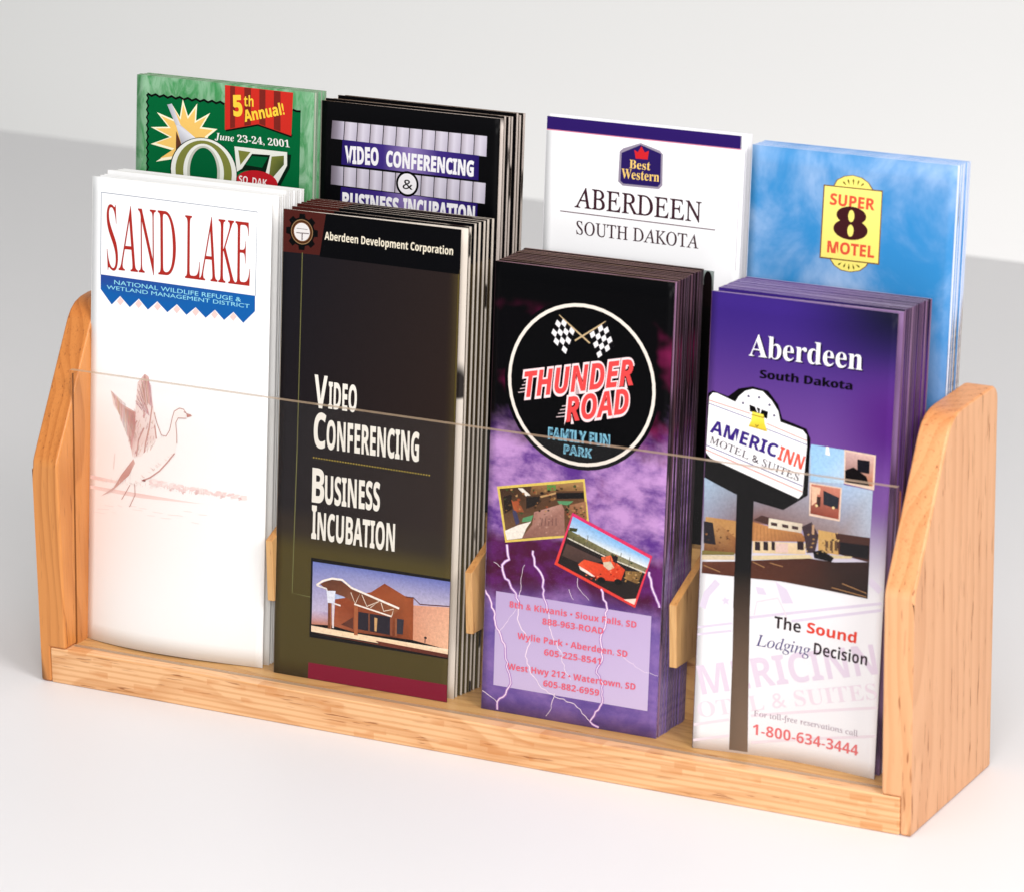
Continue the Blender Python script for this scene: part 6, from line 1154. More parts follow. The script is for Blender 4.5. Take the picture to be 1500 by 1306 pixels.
  ('p','motel_photo',4,(70,42,36),[(2.615,4.093),(3.292,4.086),(3.301,4.534),(2.701,4.471)]),
  ('p','motel_photo',5,(24,20,24),[(2.714,4.241),(3.285,4.23),(3.283,4.484),(2.726,4.464)]),
  ('p','motel_photo',5,(220,200,160),[(1.02,4.737),(2.134,4.561),(2.214,4.616),(1.023,4.815)]),
  ('p','motel_photo',6,(210,190,150),[(2.484,4.511),(2.97,4.475),(2.942,4.518),(2.488,4.578)]),
  ('p','motel_photo',7,[(104,58,40),(90,48,34),(80,42,30),(70,38,30),(50,32,28),(48,30,28),(40,28,26),(56,36,30),(80,44,32),(90,48,34),(84,44,32)],[(0.036,4.987),(0.671,4.894),(1.029,4.826),(2.132,4.628),(2.618,4.63),(3.301,4.529),(3.302,5.205),(2.518,5.167),(1.59,5.135),(1.019,5.162),(0.032,5.2)]),
  ('p','motel_photo',8,(14,12,14),[(2.202,4.492),(2.378,4.436),(2.614,4.549),(2.567,4.633),(2.234,4.608)]),
  ('l','motel_photo',8,(176,130,86),0.014,[(0.065,5.049),(0.4,5.132)]),
  ('l','motel_photo',8,(176,130,86),0.014,[(1.03,4.85),(1.268,4.923)]),
  ('l','motel_photo',8,(176,130,86),0.014,[(1.367,4.822),(1.628,4.855)]),
  ('l','motel_photo',8,(176,130,86),0.014,[(2.79,4.998),(3.277,5.108)]),
  ('l','motel_photo',9,(176,130,86),0.014,[(2.591,5.102),(3.28,5.175)]),
  ('p','motel_photo',4,(50,38,36),[(2.612,4.223),(2.585,4.239),(2.551,4.247),(2.556,4.219),(2.584,4.206)]),
  ('p','motel_photo',6,(50,38,36),[(2.143,4.46),(2.128,4.48),(2.109,4.472),(2.102,4.456),(2.123,4.445)]),
  ('p','motel_photo',3,(200,164,110),[(2.443,4.13),(2.431,4.143),(2.416,4.134),(2.43,4.119)]),
  ('p','motel_photo',4,(120,90,60),[(2.443,4.341),(2.429,4.359),(2.408,4.346),(2.427,4.33)]),
  ('p','motel_photo',6,(170,130,84),[(2.231,4.26),(2.209,4.281),(2.183,4.275),(2.19,4.256),(2.208,4.243)]),
  ('p','motel_photo',5,(80,60,46),[(2.692,4.31),(2.687,4.32),(2.664,4.325),(2.666,4.306),(2.684,4.3)]),
  ('p','motel_photo',5,(200,164,110),[(2.708,4.22),(2.69,4.236),(2.672,4.249),(2.657,4.227),(2.669,4.215),(2.693,4.198)]),
  ('p','motel_photo',7,(50,38,36),[(2.173,4.17),(2.158,4.184),(2.148,4.174),(2.157,4.159)]),
  ('p','motel_photo',6,(170,130,84),[(2.231,4.335),(2.214,4.348),(2.186,4.356),(2.162,4.346),(2.178,4.333),(2.205,4.319)]),
  ('p','motel_photo',3,(170,130,84),[(2.577,4.145),(2.566,4.153),(2.551,4.156),(2.549,4.142),(2.566,4.135)]),
  ('p','motel_photo',5,(200,164,110),[(2.627,4.409),(2.613,4.419),(2.588,4.425),(2.589,4.406),(2.612,4.401)]),
  ('p','motel_photo',9,(170,130,84),[(2.518,4.444),(2.494,4.472),(2.472,4.451),(2.491,4.421)]),
  ('p','motel_photo',7,(50,38,36),[(2.241,4.31),(2.232,4.321),(2.218,4.319),(2.207,4.315),(2.218,4.304),(2.232,4.304)]),
  ('p','motel_photo',4,(170,130,84),[(2.571,4.12),(2.553,4.136),(2.541,4.125),(2.552,4.116)]),
  ('p','motel_photo',6,(120,90,60),[(2.078,4.433),(2.073,4.443),(2.049,4.451),(2.032,4.44),(2.048,4.427),(2.07,4.424)]),
  ('p','motel_photo',4,(200,164,110),[(2.54,4.298),(2.528,4.306),(2.514,4.309),(2.517,4.293),(2.529,4.289)]),
  ('p','motel_photo',6,(80,60,46),[(2.284,4.316),(2.277,4.329),(2.25,4.341),(2.248,4.321),(2.248,4.302),(2.285,4.304)]),
  ('p','motel_photo',4,(120,90,60),[(2.452,4.249),(2.441,4.263),(2.426,4.262),(2.414,4.254),(2.425,4.246),(2.444,4.242)]),
  ('p','motel_photo',6,(200,164,110),[(2.122,4.187),(2.112,4.2),(2.099,4.19),(2.111,4.174)]),
  ('p','motel_photo',6,(200,164,110),[(2.664,4.204),(2.643,4.227),(2.622,4.211),(2.641,4.189)]),
  ('p','motel_photo',4,(80,60,46),[(2.547,4.356),(2.534,4.37),(2.515,4.367),(2.512,4.358),(2.532,4.35)]),
  ('p','motel_photo',4,(200,164,110),[(2.484,4.388),(2.48,4.398),(2.464,4.4),(2.462,4.391),(2.468,4.378),(2.484,4.381)]),
  ('p','motel_photo',6,(170,130,84),[(2.198,4.41),(2.175,4.431),(2.141,4.427),(2.153,4.402),(2.176,4.393)]),
  ('p','motel_photo',5,(50,38,36),[(2.685,4.352),(2.663,4.363),(2.647,4.358),(2.662,4.344)]),
  ('p','motel_photo',7,(200,164,110),[(2.217,4.168),(2.201,4.178),(2.181,4.173),(2.2,4.155)]),
  ('p','motel_photo',7,(170,130,84),[(2.121,4.191),(2.1,4.216),(2.074,4.199),(2.097,4.174)]),
  ('p','motel_photo',10,(170,130,84),[(2.507,4.447),(2.489,4.466),(2.463,4.454),(2.487,4.43)]),
  ('p','motel_photo',10,(200,164,110),[(2.509,4.411),(2.498,4.427),(2.475,4.426),(2.478,4.405),(2.498,4.39)]),
  ('p','motel_photo',9,(200,164,110),[(2.408,4.464),(2.409,4.482),(2.388,4.476),(2.373,4.469),(2.379,4.453),(2.403,4.453)]),
  ('p','motel_photo',6,(80,60,46),[(2.108,4.356),(2.09,4.368),(2.063,4.363),(2.089,4.349)]),
  ('p','motel_photo',5,(200,164,110),[(2.672,4.086),(2.662,4.103),(2.646,4.102),(2.643,4.08),(2.663,4.077)]),
  ('p','motel_photo',4,(120,90,60),[(2.552,4.264),(2.54,4.276),(2.524,4.278),(2.522,4.261),(2.539,4.258)]),
  ('p','motel_photo',6,(200,164,110),[(2.102,4.493),(2.09,4.518),(2.067,4.499),(2.088,4.483)]),
  ('p','motel_photo',3,(200,164,110),[(2.409,4.256),(2.4,4.279),(2.364,4.275),(2.37,4.255),(2.397,4.241)]),
  ('p','motel_photo',6,(120,90,60),[(2.031,4.241),(2.012,4.255),(1.996,4.247),(2.011,4.231)]),
  ('p','motel_photo',6,(50,38,36),[(2.086,4.401),(2.068,4.419),(2.045,4.407),(2.066,4.381)]),
  ('p','motel_photo',9,(80,60,46),[(2.595,4.446),(2.595,4.454),(2.565,4.462),(2.56,4.451),(2.564,4.434),(2.593,4.426)]),
  ('p','motel_photo',9,(200,164,110),[(2.303,4.508),(2.295,4.518),(2.282,4.511),(2.294,4.498)]),
  ('p','motel_photo',3,(80,60,46),[(2.403,4.306),(2.391,4.323),(2.373,4.31),(2.39,4.296)]),
  ('p','motel_photo',7,(120,90,60),[(2.166,4.417),(2.143,4.439),(2.128,4.422),(2.141,4.404)]),
  ('p','motel_photo',4,(104,66,38),[(0.548,4.334),(0.539,4.354),(0.508,4.36),(0.494,4.343),(0.512,4.323),(0.537,4.323)]),
  ('p','motel_photo',5,(140,92,54),[(0.33,4.37),(0.306,4.394),(0.277,4.378),(0.304,4.361)]),
  ('p','motel_photo',4,(140,92,54),[(0.541,4.44),(0.522,4.457),(0.504,4.446),(0.521,4.43)]),
  ('p','motel_photo',3,(104,66,38),[(0.566,4.497),(0.561,4.509),(0.551,4.511),(0.537,4.502),(0.545,4.489),(0.565,4.484)]),
  ('p','motel_photo',8,(104,66,38),[(0.452,4.717),(0.441,4.734),(0.418,4.723),(0.44,4.704)]),
  ('p','motel_photo',6,(140,92,54),[(0.364,4.332),(0.332,4.365),(0.314,4.34),(0.33,4.32)]),
  ('p','motel_photo',8,(80,50,32),[(0.165,4.559),(0.139,4.577),(0.116,4.566),(0.138,4.552)]),
  ('p','motel_photo',8,(104,66,38),[(0.292,4.693),(0.273,4.706),(0.255,4.699),(0.271,4.674)]),
  ('p','motel_photo',3,(104,66,38),[(0.405,4.484),(0.387,4.51),(0.362,4.497),(0.364,4.479),(0.388,4.467)]),
  ('p','motel_photo',5,(140,92,54),[(0.124,4.457),(0.098,4.489),(0.064,4.466),(0.096,4.443)]),
  ('p','motel_photo',4,(80,50,32),[(0.544,4.483),(0.528,4.499),(0.506,4.507),(0.49,4.491),(0.503,4.481),(0.533,4.475)]),
  ('p','motel_photo',5,(104,66,38),[(0.276,4.469),(0.268,4.481),(0.252,4.481),(0.254,4.467),(0.268,4.463)]),
  ('p','motel_photo',9,(104,66,38),[(0.314,4.71),(0.318,4.728),(0.29,4.727),(0.262,4.718),(0.29,4.702),(0.311,4.698)]),
  ('p','motel_photo',5,(104,66,38),[(0.529,4.46),(0.513,4.473),(0.491,4.477),(0.485,4.457),(0.51,4.444)]),
  ('p','motel_photo',4,(140,92,54),[(0.646,4.387),(0.623,4.406),(0.597,4.395),(0.622,4.376)]),
  ('p','motel_photo',8,(104,66,38),[(0.384,4.58),(0.382,4.6),(0.352,4.6),(0.348,4.586),(0.346,4.569),(0.374,4.565)]),
  ('l','motel_photo',4,(140,96,60),0.008,[(1.024,4.163),(1.017,4.455)]),
  ('l','motel_photo',4,(140,96,60),0.008,[(1.092,4.167),(1.092,4.447)]),
  ('l','motel_photo',4,(140,96,60),0.008,[(1.16,4.172),(1.167,4.438)]),
  ('l','motel_photo',4,(140,96,60),0.008,[(1.227,4.176),(1.242,4.43)]),
  ('l','motel_photo',5,(140,96,60),0.008,[(1.295,4.18),(1.317,4.421)]),
  ('l','motel_photo',5,(140,96,60),0.008,[(1.363,4.185),(1.392,4.413)]),
  ('l','motel_photo',4,(140,96,60),0.008,[(1.43,4.189),(1.467,4.405)]),
  ('l','motel_photo',4,(140,96,60),0.008,[(1.498,4.194),(1.541,4.396)]),
  ('l','motel_photo',4,(140,96,60),0.008,[(1.565,4.198),(1.616,4.388)]),
  ('l','motel_photo',4,(140,96,60),0.008,[(1.633,4.202),(1.69,4.379)]),
  ('l','motel_photo',4,(140,96,60),0.008,[(1.7,4.207),(1.765,4.371)]),
  ('l','motel_photo',5,(140,96,60),0.008,[(1.767,4.211),(1.839,4.362)]),
  ('l','motel_photo',6,(140,96,60),0.008,[(1.834,4.215),(1.913,4.354)]),
  ('l','motel_photo',7,(140,96,60),0.008,[(1.901,4.22),(1.987,4.346)]),
  ('p','room_photo',2,[(150,192,228),(160,196,230),(190,210,228),(160,200,232)],[(2.068,2.552),(2.717,2.562),(2.734,3.172),(2.087,3.217)]),
  ('p','room_photo',3,(250,244,236),[(2.358,2.55),(2.408,2.548),(2.442,2.705),(2.352,2.693)]),
  ('p','room_photo',3,(228,200,178),[(2.712,2.558),(3.32,2.583),(3.32,3.216),(2.739,3.167)]),
  ('p','room_photo',4,[(206,170,166),(214,176,166),(180,110,70),(120,70,60)],[(2.739,2.588),(3.292,2.61),(3.286,3.15),(2.757,3.136)]),
  ('p','room_photo',5,(24,22,30),[(2.971,2.697),(3.211,2.697),(3.214,2.933),(2.983,2.919)]),
  ('p','room_photo',6,(18,14,16),[(2.747,2.928),(2.904,2.849),(3.162,2.988),(3.226,3.149),(2.758,3.14)]),
  ('p','pool_photo',2,(230,200,180),[(2.075,3.238),(2.703,3.253),(2.695,3.87),(2.093,3.844)]),
  ('p','pool_photo',3,[(196,120,100),(206,130,110),(150,70,54),(130,60,48)],[(2.109,3.262),(2.674,3.272),(2.668,3.836),(2.116,3.803)]),
  ('p','pool_photo',4,(36,38,48),[(2.348,3.347),(2.662,3.44),(2.648,3.652),(2.361,3.603)]),
  ('p','pool_photo',4,(236,190,160),[(2.116,3.299),(2.295,3.312),(2.276,3.443),(2.237,3.425),(2.232,3.57),(2.134,3.656)]),
  ('p','pool_photo',5,(60,36,34),[(2.227,3.475),(2.304,3.475),(2.3,3.656),(2.231,3.654)]),
  ('e','pool_photo',6,(250,220,160),(2.231,3.642),0.025,0.024),
  ('e','pool_photo',5,(250,220,160),(2.556,3.637),0.025,0.024),
  ('p','sign_print',2,(10,8,10),[(0.011,1.87),(0.098,1.815),(0.407,1.882),(0.603,1.717),(0.877,1.644),(1.181,1.684),(1.393,1.912),(1.485,2.161),(1.965,2.282),(2.05,2.452),(2.05,3.481),(1.586,3.812),(0.975,3.727),(0.615,3.642),(-0.01,3.424),(-0.066,1.916)]),
  ('p','sign_print',3,(250,248,250),[(0.037,1.93),(0.1,1.854),(0.181,1.851),(0.551,1.967),(0.614,1.856),(0.73,1.747),(0.879,1.691),(1.082,1.711),(1.265,1.859),(1.398,2.033),(1.45,2.221),(1.892,2.315),(1.97,2.393),(1.989,2.576),(1.945,3.473),(1.874,3.563),(0.107,3.052),(0.015,2.956),(0.032,2.048)]),
  ('p','sign_print',8,[(10,8,10),(10,8,10),(10,8,10),(10,8,10)],[(0.662,3.556),(1.002,3.58),(1.007,4.915),(0.682,4.966)]),
  ('p','sign_print',9,[(10,8,10),(10,8,10),(20,16,16),(20,16,16)],[(0.682,4.961),(1.007,4.91),(1.005,5.713),(0.679,5.766)]),
  ('p','sign_print',10,[(16,12,12),(16,12,12),(96,76,62),(128,106,88),(116,96,80),(96,76,62)],[(0.675,5.081),(0.995,5.031),(1.015,6.513),(1.044,8.461),(0.692,8.459),(0.699,6.566)]),
  ('l','sign_print',4,(236,160,150),0.022,[(0.04,2),(0.85,2.142)]),
  ('l','sign_print',4,(236,160,150),0.022,[(1.179,2.281),(1.975,2.494)]),
  ('l','sign_print',5,(70,60,130),0.014,[(0.032,2.058),(0.88,2.241)]),
  ('l','sign_print',5,(70,60,130),0.014,[(1.179,2.379),(1.987,2.567)]),
  ('l','sign_print',4,(70,60,130),0.016,[(0.015,2.828),(1.942,3.324)]),
  ('l','sign_print',5,(236,160,150),0.022,[(0.013,2.909),(1.938,3.427)]),
  ('e','sign_print',4,(90,84,110),(0.805,1.831),0.025,0.023),
  ('e','sign_print',4,(90,84,110),(1.012,1.827),0.025,0.023),
  ('e','sign_print',4,(90,84,110),(1.223,1.939),0.025,0.023),
  ('e','sign_print',4,(90,84,110),(1.322,2.119),0.025,0.023),
  ('e','sign_print',5,(90,84,110),(0.703,1.968),0.025,0.023),
  ('p','sign_print',6,(10,8,10),[(0.83,1.982),(1.204,2.068),(1.188,2.2),(0.843,2.101)]),
  ('p','sign_print',7,(250,248,250),[(0.939,2.002),(0.97,2.01),(1.01,2.103),(0.99,2.105)]),
  ('p','sign_print',7,(250,248,250),[(1.047,2.028),(1.077,2.038),(1.051,2.12),(1.036,2.115)]),
  ('p','sign_print',8,[(240,222,80),(246,228,90),(236,210,64),(230,200,60),(226,196,56),(240,222,80)],[(0.894,2.099),(1.117,2.13),(1.15,2.294),(1.207,2.431),(0.831,2.379),(0.881,2.26)]),
  ('l','sign_print',9,(120,96,30),0.02,[(0.965,2.33),(0.997,2.366),(1.026,2.329)]),
  ('l','sign_print',10,(200,170,50),0.02,[(0.84,2.359),(1.178,2.416)]),
  ('l','sign_print',9,(150,120,30),0.016,[(0.881,2.155),(1.13,2.185)]),
  ('t','sign_lettering',11,(58,36,124),'AMERIC','b',(0.07,2.575),1.357,0.235,-12.67,0.012,0),
  ('t','sign_lettering',12,(228,92,74),'INN','b',(1.42,2.893),0.505,0.248,-15.23,0.012,0),
  ('t','sign_lettering',13,(64,50,62),'MOTEL & SUITES','r',(0.074,2.773),1.84,0.13,-14.8,0.004,0),
  ('t','title_lettering',1,(30,18,56),'Aberdeen','s',(0.804,1.112),2.203,0.391,-0.13,0,0),
  ('t','title_lettering',2,(250,248,250),'Aberdeen','s',(0.771,1.094),2.204,0.398,-0.04,-0.005,0),
  ('t','title_lettering',1,(8,4,14),'South Dakota','b',(1.003,1.474),1.79,0.151,-0.01,0,0),
  ('t','title_lettering',2,(8,4,14),'South Dakota','b',(1.019,1.472),1.789,0.151,-0.01,0,0),
  ('t','slogan_lettering',5,(38,20,28),'The','b',(1.489,6.02),0.525,0.22,-2.16,0,0),
  ('t','slogan_lettering',4,(228,66,48),'Sound','b',(2.133,6.012),0.984,0.194,-2.78,0.01,0),
  ('t','slogan_lettering#2',4,(76,66,124),'Lodging','j',(1.143,6.408),1.073,0.213,-1.75,0,0),
  ('t','slogan_lettering#3',4,(38,20,28),'Decision','b',(2.283,6.397),1.068,0.219,-2.06,0,0),
  ('t','slogan_lettering#3',5,(164,140,158),'For toll-free reservations call','r',(1.14,7.748),2.095,0.108,-0.95,0,0),
  ('t','slogan_lettering#3',5,(230,118,120),'1-800-634-3444','b',(1.13,8.106),2.124,0.203,-0.98,0,0),
 ],
 'oz': [
  ('p','green_panel',1,(0,98,52),[(0.243,0.368),(3.751,0.385),(3.751,8.1),(0.243,8.1)]),
  ('l','green_panel',2,(6,10,8),0.045,[(0.243,0.351),(0.338,0.391),(0.431,0.352),(0.525,0.393),(0.619,0.353),(0.713,0.394),(0.806,0.355),(0.9,0.395),(0.993,0.356),(1.087,0.397),(1.18,0.357),(1.274,0.398),(1.366,0.359),(1.46,0.399),(1.552,0.36),(1.646,0.4),(1.738,0.361),(1.832,0.402),(1.924,0.363),(2.017,0.403)]),
  ('l','green_panel',2,(6,10,8),0.04,[(3.571,0.364),(3.653,0.39),(3.751,0.385)]),
  ('l','green_panel',3,(6,10,8),0.035,[(0.223,0.37),(0.268,0.44),(0.226,0.519),(0.27,0.589),(0.228,0.668),(0.273,0.738),(0.23,0.817),(0.275,0.887),(0.233,0.966),(0.278,1.037),(0.235,1.116),(0.28,1.186),(0.238,1.265),(0.283,1.336),(0.24,1.415),(0.285,1.485),(0.243,1.565),(0.288,1.635),(0.245,1.715),(0.29,1.785),(0.247,1.865)]),
  ('p','starburst',3,[(255,246,214),(255,246,214),(255,246,214),(255,246,214),(255,246,214),(255,246,214),(255,246,214),(255,246,214),(255,246,214),(255,246,214),(255,246,214),(255,246,214),(255,246,214),(255,246,214),(255,246,214),(255,246,214),(255,246,214),(255,246,214),(255,246,214),(255,246,214)],[(0.466,1.66),(0.848,1.403),(0.336,1.327),(0.777,1.152),(0.331,0.997),(0.74,0.955),(0.467,0.695),(0.888,0.81),(0.832,0.529),(1.003,0.741),(1.064,0.392),(1.193,0.708),(1.398,0.444),(1.378,0.78),(1.7,0.599),(1.513,0.89),(1.872,0.896),(1.66,1.061),(1.614,1.294),(1.085,1.522)]),
  ('p','starburst',4,[(244,198,108),(244,198,108),(244,198,108),(244,198,108),(244,198,108),(244,198,108),(244,198,108),(244,198,108),(244,198,108),(244,198,108),(244,198,108),(244,198,108),(244,198,108),(244,198,108),(244,198,108),(244,198,108),(244,198,108),(244,198,108),(244,198,108),(244,198,108)],[(0.562,1.583),(0.89,1.363),(0.45,1.297),(0.828,1.147),(0.445,1.013),(0.796,0.977),(0.562,0.754),(0.924,0.853),(0.876,0.611),(1.023,0.793),(1.075,0.493),(1.186,0.764),(1.362,0.537),(1.345,0.827),(1.622,0.671),(1.461,0.921),(1.77,0.926),(1.587,1.068),(1.549,1.269),(1.093,1.465)]),
  ('p','starburst',5,[(220,220,230),(190,190,200),(235,235,240),(150,150,160)],[(0.912,0.88),(1.023,0.897),(1.462,1.167),(1.082,1.364)]),
  ('p','starburst',6,[(170,170,180),(200,200,210),(225,225,232),(190,190,200)],[(0.705,0.528),(0.815,0.497),(1.023,0.897),(0.913,0.908)]),
  ('p','starburst',6,(96,54,38),[(0.925,1.022),(0.984,1.13),(1.088,1.355),(0.922,1.396)]),
  ('e','title_lettering',7,(8,40,24),(1.574,1.758),0.779,0.67),
  ('e','title_lettering',8,(236,236,228),(1.574,1.758),0.756,0.657),
  ('e','title_lettering',9,(126,130,62),(1.574,1.758),0.651,0.612),
  ('e','title_lettering',10,(236,236,230),(1.574,1.758),0.469,0.549),
  ('e','title_lettering',11,(196,198,186),(1.574,1.758),0.379,0.51),
  ('e','title_lettering',12,(0,92,50),(1.574,1.758),0.318,0.472),
  ('p','title_lettering',9,(6,30,18),[(2.31,1.222),(3.56,1.233),(3.534,1.492),(3.33,1.856),(2.957,2.068),(3.111,1.637),(2.55,1.625),(2.386,1.671)]),
  ('p','title_lettering',10,(232,232,224),[(2.269,1.192),(3.468,1.192),(3.474,1.447),(3.254,1.836),(2.89,2.047),(3.086,1.283),(2.675,1.298),(2.451,1.607),(2.336,1.677)]),
  ('p','title_lettering',11,(122,126,58),[(2.36,1.259),(2.641,1.267),(2.416,1.539)]),
  ('p','title_lettering',11,[(122,126,58),(110,116,50),(70,84,40),(96,100,50)],[(3.12,1.308),(3.398,1.264),(3.402,1.438),(3.05,1.829)]),
  ('p','title_lettering',12,(0,92,50),[(2.531,1.527),(2.676,1.34),(3.038,1.331),(2.911,1.544)]),
  ('e','title_lettering',12,(186,28,38),(2.803,1.833),0.466,0.223),
  ('t','title_lettering',13,(246,232,232),'SO. DAK.','b',(2.384,1.878),0.668,0.137,-1.93,0,0),
  ('p','red_flag',2,(10,20,12),[(2.037,0.85),(2.792,0.687),(3.583,0.847),(3.552,0.907),(2.794,0.75),(2.072,0.926)]),
  ('p','red_flag',3,(204,46,36),[(2.026,0.031),(3.572,0.042),(3.551,0.87),(2.793,0.716),(2.044,0.895)]),
  ('p','red_flag',4,(124,38,32),[(2.145,0.04),(2.257,0.041),(2.275,0.828),(2.163,0.855)]),
  ('p','red_flag',4,(124,38,32),[(2.468,0.042),(2.62,0.043),(2.636,0.742),(2.485,0.778)]),
  ('p','red_flag',4,(124,38,32),[(2.81,0.045),(2.948,0.046),(2.965,0.739),(2.826,0.711)]),
  ('p','red_flag',4,(124,38,32),[(3.138,0.047),(3.289,0.048),(3.307,0.809),(3.156,0.778)]),
  ('t','flag_lettering',5,(248,206,64),'5','b',(2.237,0.602),0.212,0.379,5.81,0.03,0),
  ('t','flag_lettering',6,(248,206,64),'th','c',(2.47,0.399),0.217,0.204,2.03,0,0),
  ('t','flag_lettering',7,(248,206,64),'Annual!','c',(2.496,0.695),0.929,0.213,14.21,0.02,0),
  ('t','date_lettering',9,(244,240,236),'June 23-24, 2001','k',(1.817,1.101),1.708,0.131,0.23,0,0),
 ],
 'video2': [
  ('p','key_row_print',1,[(110,100,112),(140,132,146),(140,132,146),(110,100,112)],[(0.233,0.368),(0.354,0.367),(0.336,0.72),(0.215,0.72)]),
  ('p','key_row_print',2,[(140,132,146),(196,190,206),(186,178,196),(140,132,146)],[(0.354,0.367),(0.501,0.367),(0.484,0.721),(0.336,0.72)]),
  ('p','key_row_print',1,[(174,164,176),(214,208,222),(214,208,222),(174,164,176)],[(0.519,0.367),(0.639,0.366),(0.622,0.722),(0.501,0.722)]),
  ('p','key_row_print',2,[(214,208,222),(196,190,206),(186,178,196),(214,208,222)],[(0.639,0.366),(0.786,0.366),(0.77,0.723),(0.622,0.722)]),
  ('p','key_row_print',1,[(174,164,176),(214,208,222),(214,208,222),(174,164,176)],[(0.803,0.366),(0.923,0.365),(0.908,0.724),(0.787,0.724)]),
  ('p','key_row_print',2,[(214,208,222),(196,190,206),(186,178,196),(214,208,222)],[(0.923,0.365),(1.07,0.365),(1.055,0.725),(0.908,0.724)]),
  ('p','key_row_print',1,[(174,164,176),(214,208,222),(214,208,222),(174,164,176)],[(1.087,0.365),(1.206,0.364),(1.192,0.726),(1.072,0.726)]),
  ('p','key_row_print',2,[(214,208,222),(196,190,206),(186,178,196),(214,208,222)],[(1.206,0.364),(1.353,0.364),(1.339,0.727),(1.192,0.726)]),
  ('p','key_row_print',1,[(174,164,176),(214,208,222),(214,208,222),(174,164,176)],[(1.37,0.364),(1.489,0.363),(1.476,0.728),(1.356,0.727)]),
  ('p','key_row_print',2,[(214,208,222),(196,190,206),(186,178,196),(214,208,222)],[(1.489,0.363),(1.635,0.363),(1.623,0.729),(1.476,0.728)]),
  ('p','key_row_print',1,[(174,164,176),(214,208,222),(214,208,222),(174,164,176)],[(1.652,0.363),(1.771,0.362),(1.759,0.73),(1.64,0.729)]),
  ('p','key_row_print',2,[(214,208,222),(196,190,206),(186,178,196),(214,208,222)],[(1.771,0.362),(1.916,0.362),(1.906,0.731),(1.759,0.73)]),
  ('p','key_row_print',1,[(174,164,176),(214,208,222),(214,208,222),(174,164,176)],[(1.933,0.362),(2.052,0.361),(2.042,0.732),(1.923,0.731)]),
  ('p','key_row_print',2,[(214,208,222),(196,190,206),(186,178,196),(214,208,222)],[(2.052,0.361),(2.197,0.361),(2.188,0.733),(2.042,0.732)]),
  ('p','key_row_print',1,[(174,164,176),(214,208,222),(214,208,222),(174,164,176)],[(2.214,0.36),(2.333,0.36),(2.324,0.734),(2.205,0.733)]),
  ('p','key_row_print',2,[(214,208,222),(196,190,206),(186,178,196),(214,208,222)],[(2.333,0.36),(2.478,0.36),(2.469,0.735),(2.324,0.734)]),
  ('p','key_row_print',1,[(174,164,176),(214,208,222),(214,208,222),(174,164,176)],[(2.494,0.359),(2.613,0.359),(2.605,0.736),(2.486,0.735)]),
  ('p','key_row_print',2,[(214,208,222),(196,190,206),(186,178,196),(214,208,222)],[(2.613,0.359),(2.757,0.358),(2.75,0.737),(2.605,0.736)]),
  ('p','key_row_print',1,[(174,164,176),(214,208,222),(214,208,222),(174,164,176)],[(2.774,0.358),(2.892,0.358),(2.885,0.738),(2.767,0.737)]),
  ('p','key_row_print',2,[(214,208,222),(196,190,206),(186,178,196),(214,208,222)],[(2.892,0.358),(3.036,0.357),(3.03,0.739),(2.885,0.738)]),
  ('p','key_row_print',1,[(174,164,176),(214,208,222),(214,208,222),(174,164,176)],[(3.052,0.357),(3.17,0.357),(3.165,0.74),(3.047,0.739)]),
  ('p','key_row_print',2,[(214,208,222),(196,190,206),(186,178,196),(214,208,222)],[(3.17,0.357),(3.314,0.356),(3.309,0.741),(3.165,0.74)]),
  ('p','key_row_print',1,[(174,164,176),(214,208,222),(214,208,222),(174,164,176)],[(3.33,0.356),(3.448,0.356),(3.444,0.742),(3.326,0.741)]),
  ('p','key_row_print',2,[(214,208,222),(196,190,206),(186,178,196),(214,208,222)],[(3.448,0.356),(3.591,0.355),(3.588,0.743),(3.444,0.742)]),
  ('p','key_row_print',1,[(110,100,112),(140,132,146),(140,132,146),(110,100,112)],[(0.236,1.24),(0.357,1.241),(0.352,1.606),(0.232,1.605)]),
  ('p','key_row_print',2,[(140,132,146),(196,190,206),(186,178,196),(140,132,146)],[(0.357,1.241),(0.504,1.241),(0.5,1.608),(0.352,1.606)]),
  ('p','key_row_print',1,[(174,164,176),(214,208,222),(214,208,222),(174,164,176)],[(0.521,1.241),(0.641,1.241),(0.637,1.609),(0.517,1.608)]),
  ('p','key_row_print',2,[(214,208,222),(196,190,206),(186,178,196),(214,208,222)],[(0.641,1.241),(0.788,1.241),(0.784,1.611),(0.637,1.609)]),
  ('p','key_row_print',1,[(174,164,176),(214,208,222),(214,208,222),(174,164,176)],[(0.805,1.241),(0.925,1.242),(0.921,1.612),(0.801,1.611)]),
  ('p','key_row_print',2,[(214,208,222),(196,190,206),(186,178,196),(214,208,222)],[(0.925,1.242),(1.072,1.242),(1.067,1.614),(0.921,1.612)]),
  ('p','key_row_print',1,[(174,164,176),(214,208,222),(214,208,222),(174,164,176)],[(1.089,1.242),(1.209,1.242),(1.204,1.615),(1.084,1.614)]),
  ('p','key_row_print',2,[(214,208,222),(196,190,206),(186,178,196),(214,208,222)],[(1.209,1.242),(1.355,1.242),(1.35,1.617),(1.204,1.615)]),
  ('p','key_row_print',1,[(174,164,176),(214,208,222),(214,208,222),(174,164,176)],[(1.372,1.242),(1.491,1.243),(1.486,1.619),(1.367,1.617)]),
  ('p','key_row_print',2,[(214,208,222),(196,190,206),(186,178,196),(214,208,222)],[(1.491,1.243),(1.637,1.243),(1.632,1.62),(1.486,1.619)]),
  ('p','key_row_print',1,[(174,164,176),(214,208,222),(214,208,222),(174,164,176)],[(1.654,1.243),(1.773,1.243),(1.768,1.622),(1.649,1.62)]),
  ('p','key_row_print',2,[(214,208,222),(196,190,206),(186,178,196),(214,208,222)],[(1.773,1.243),(1.918,1.243),(1.913,1.623),(1.768,1.622)]),
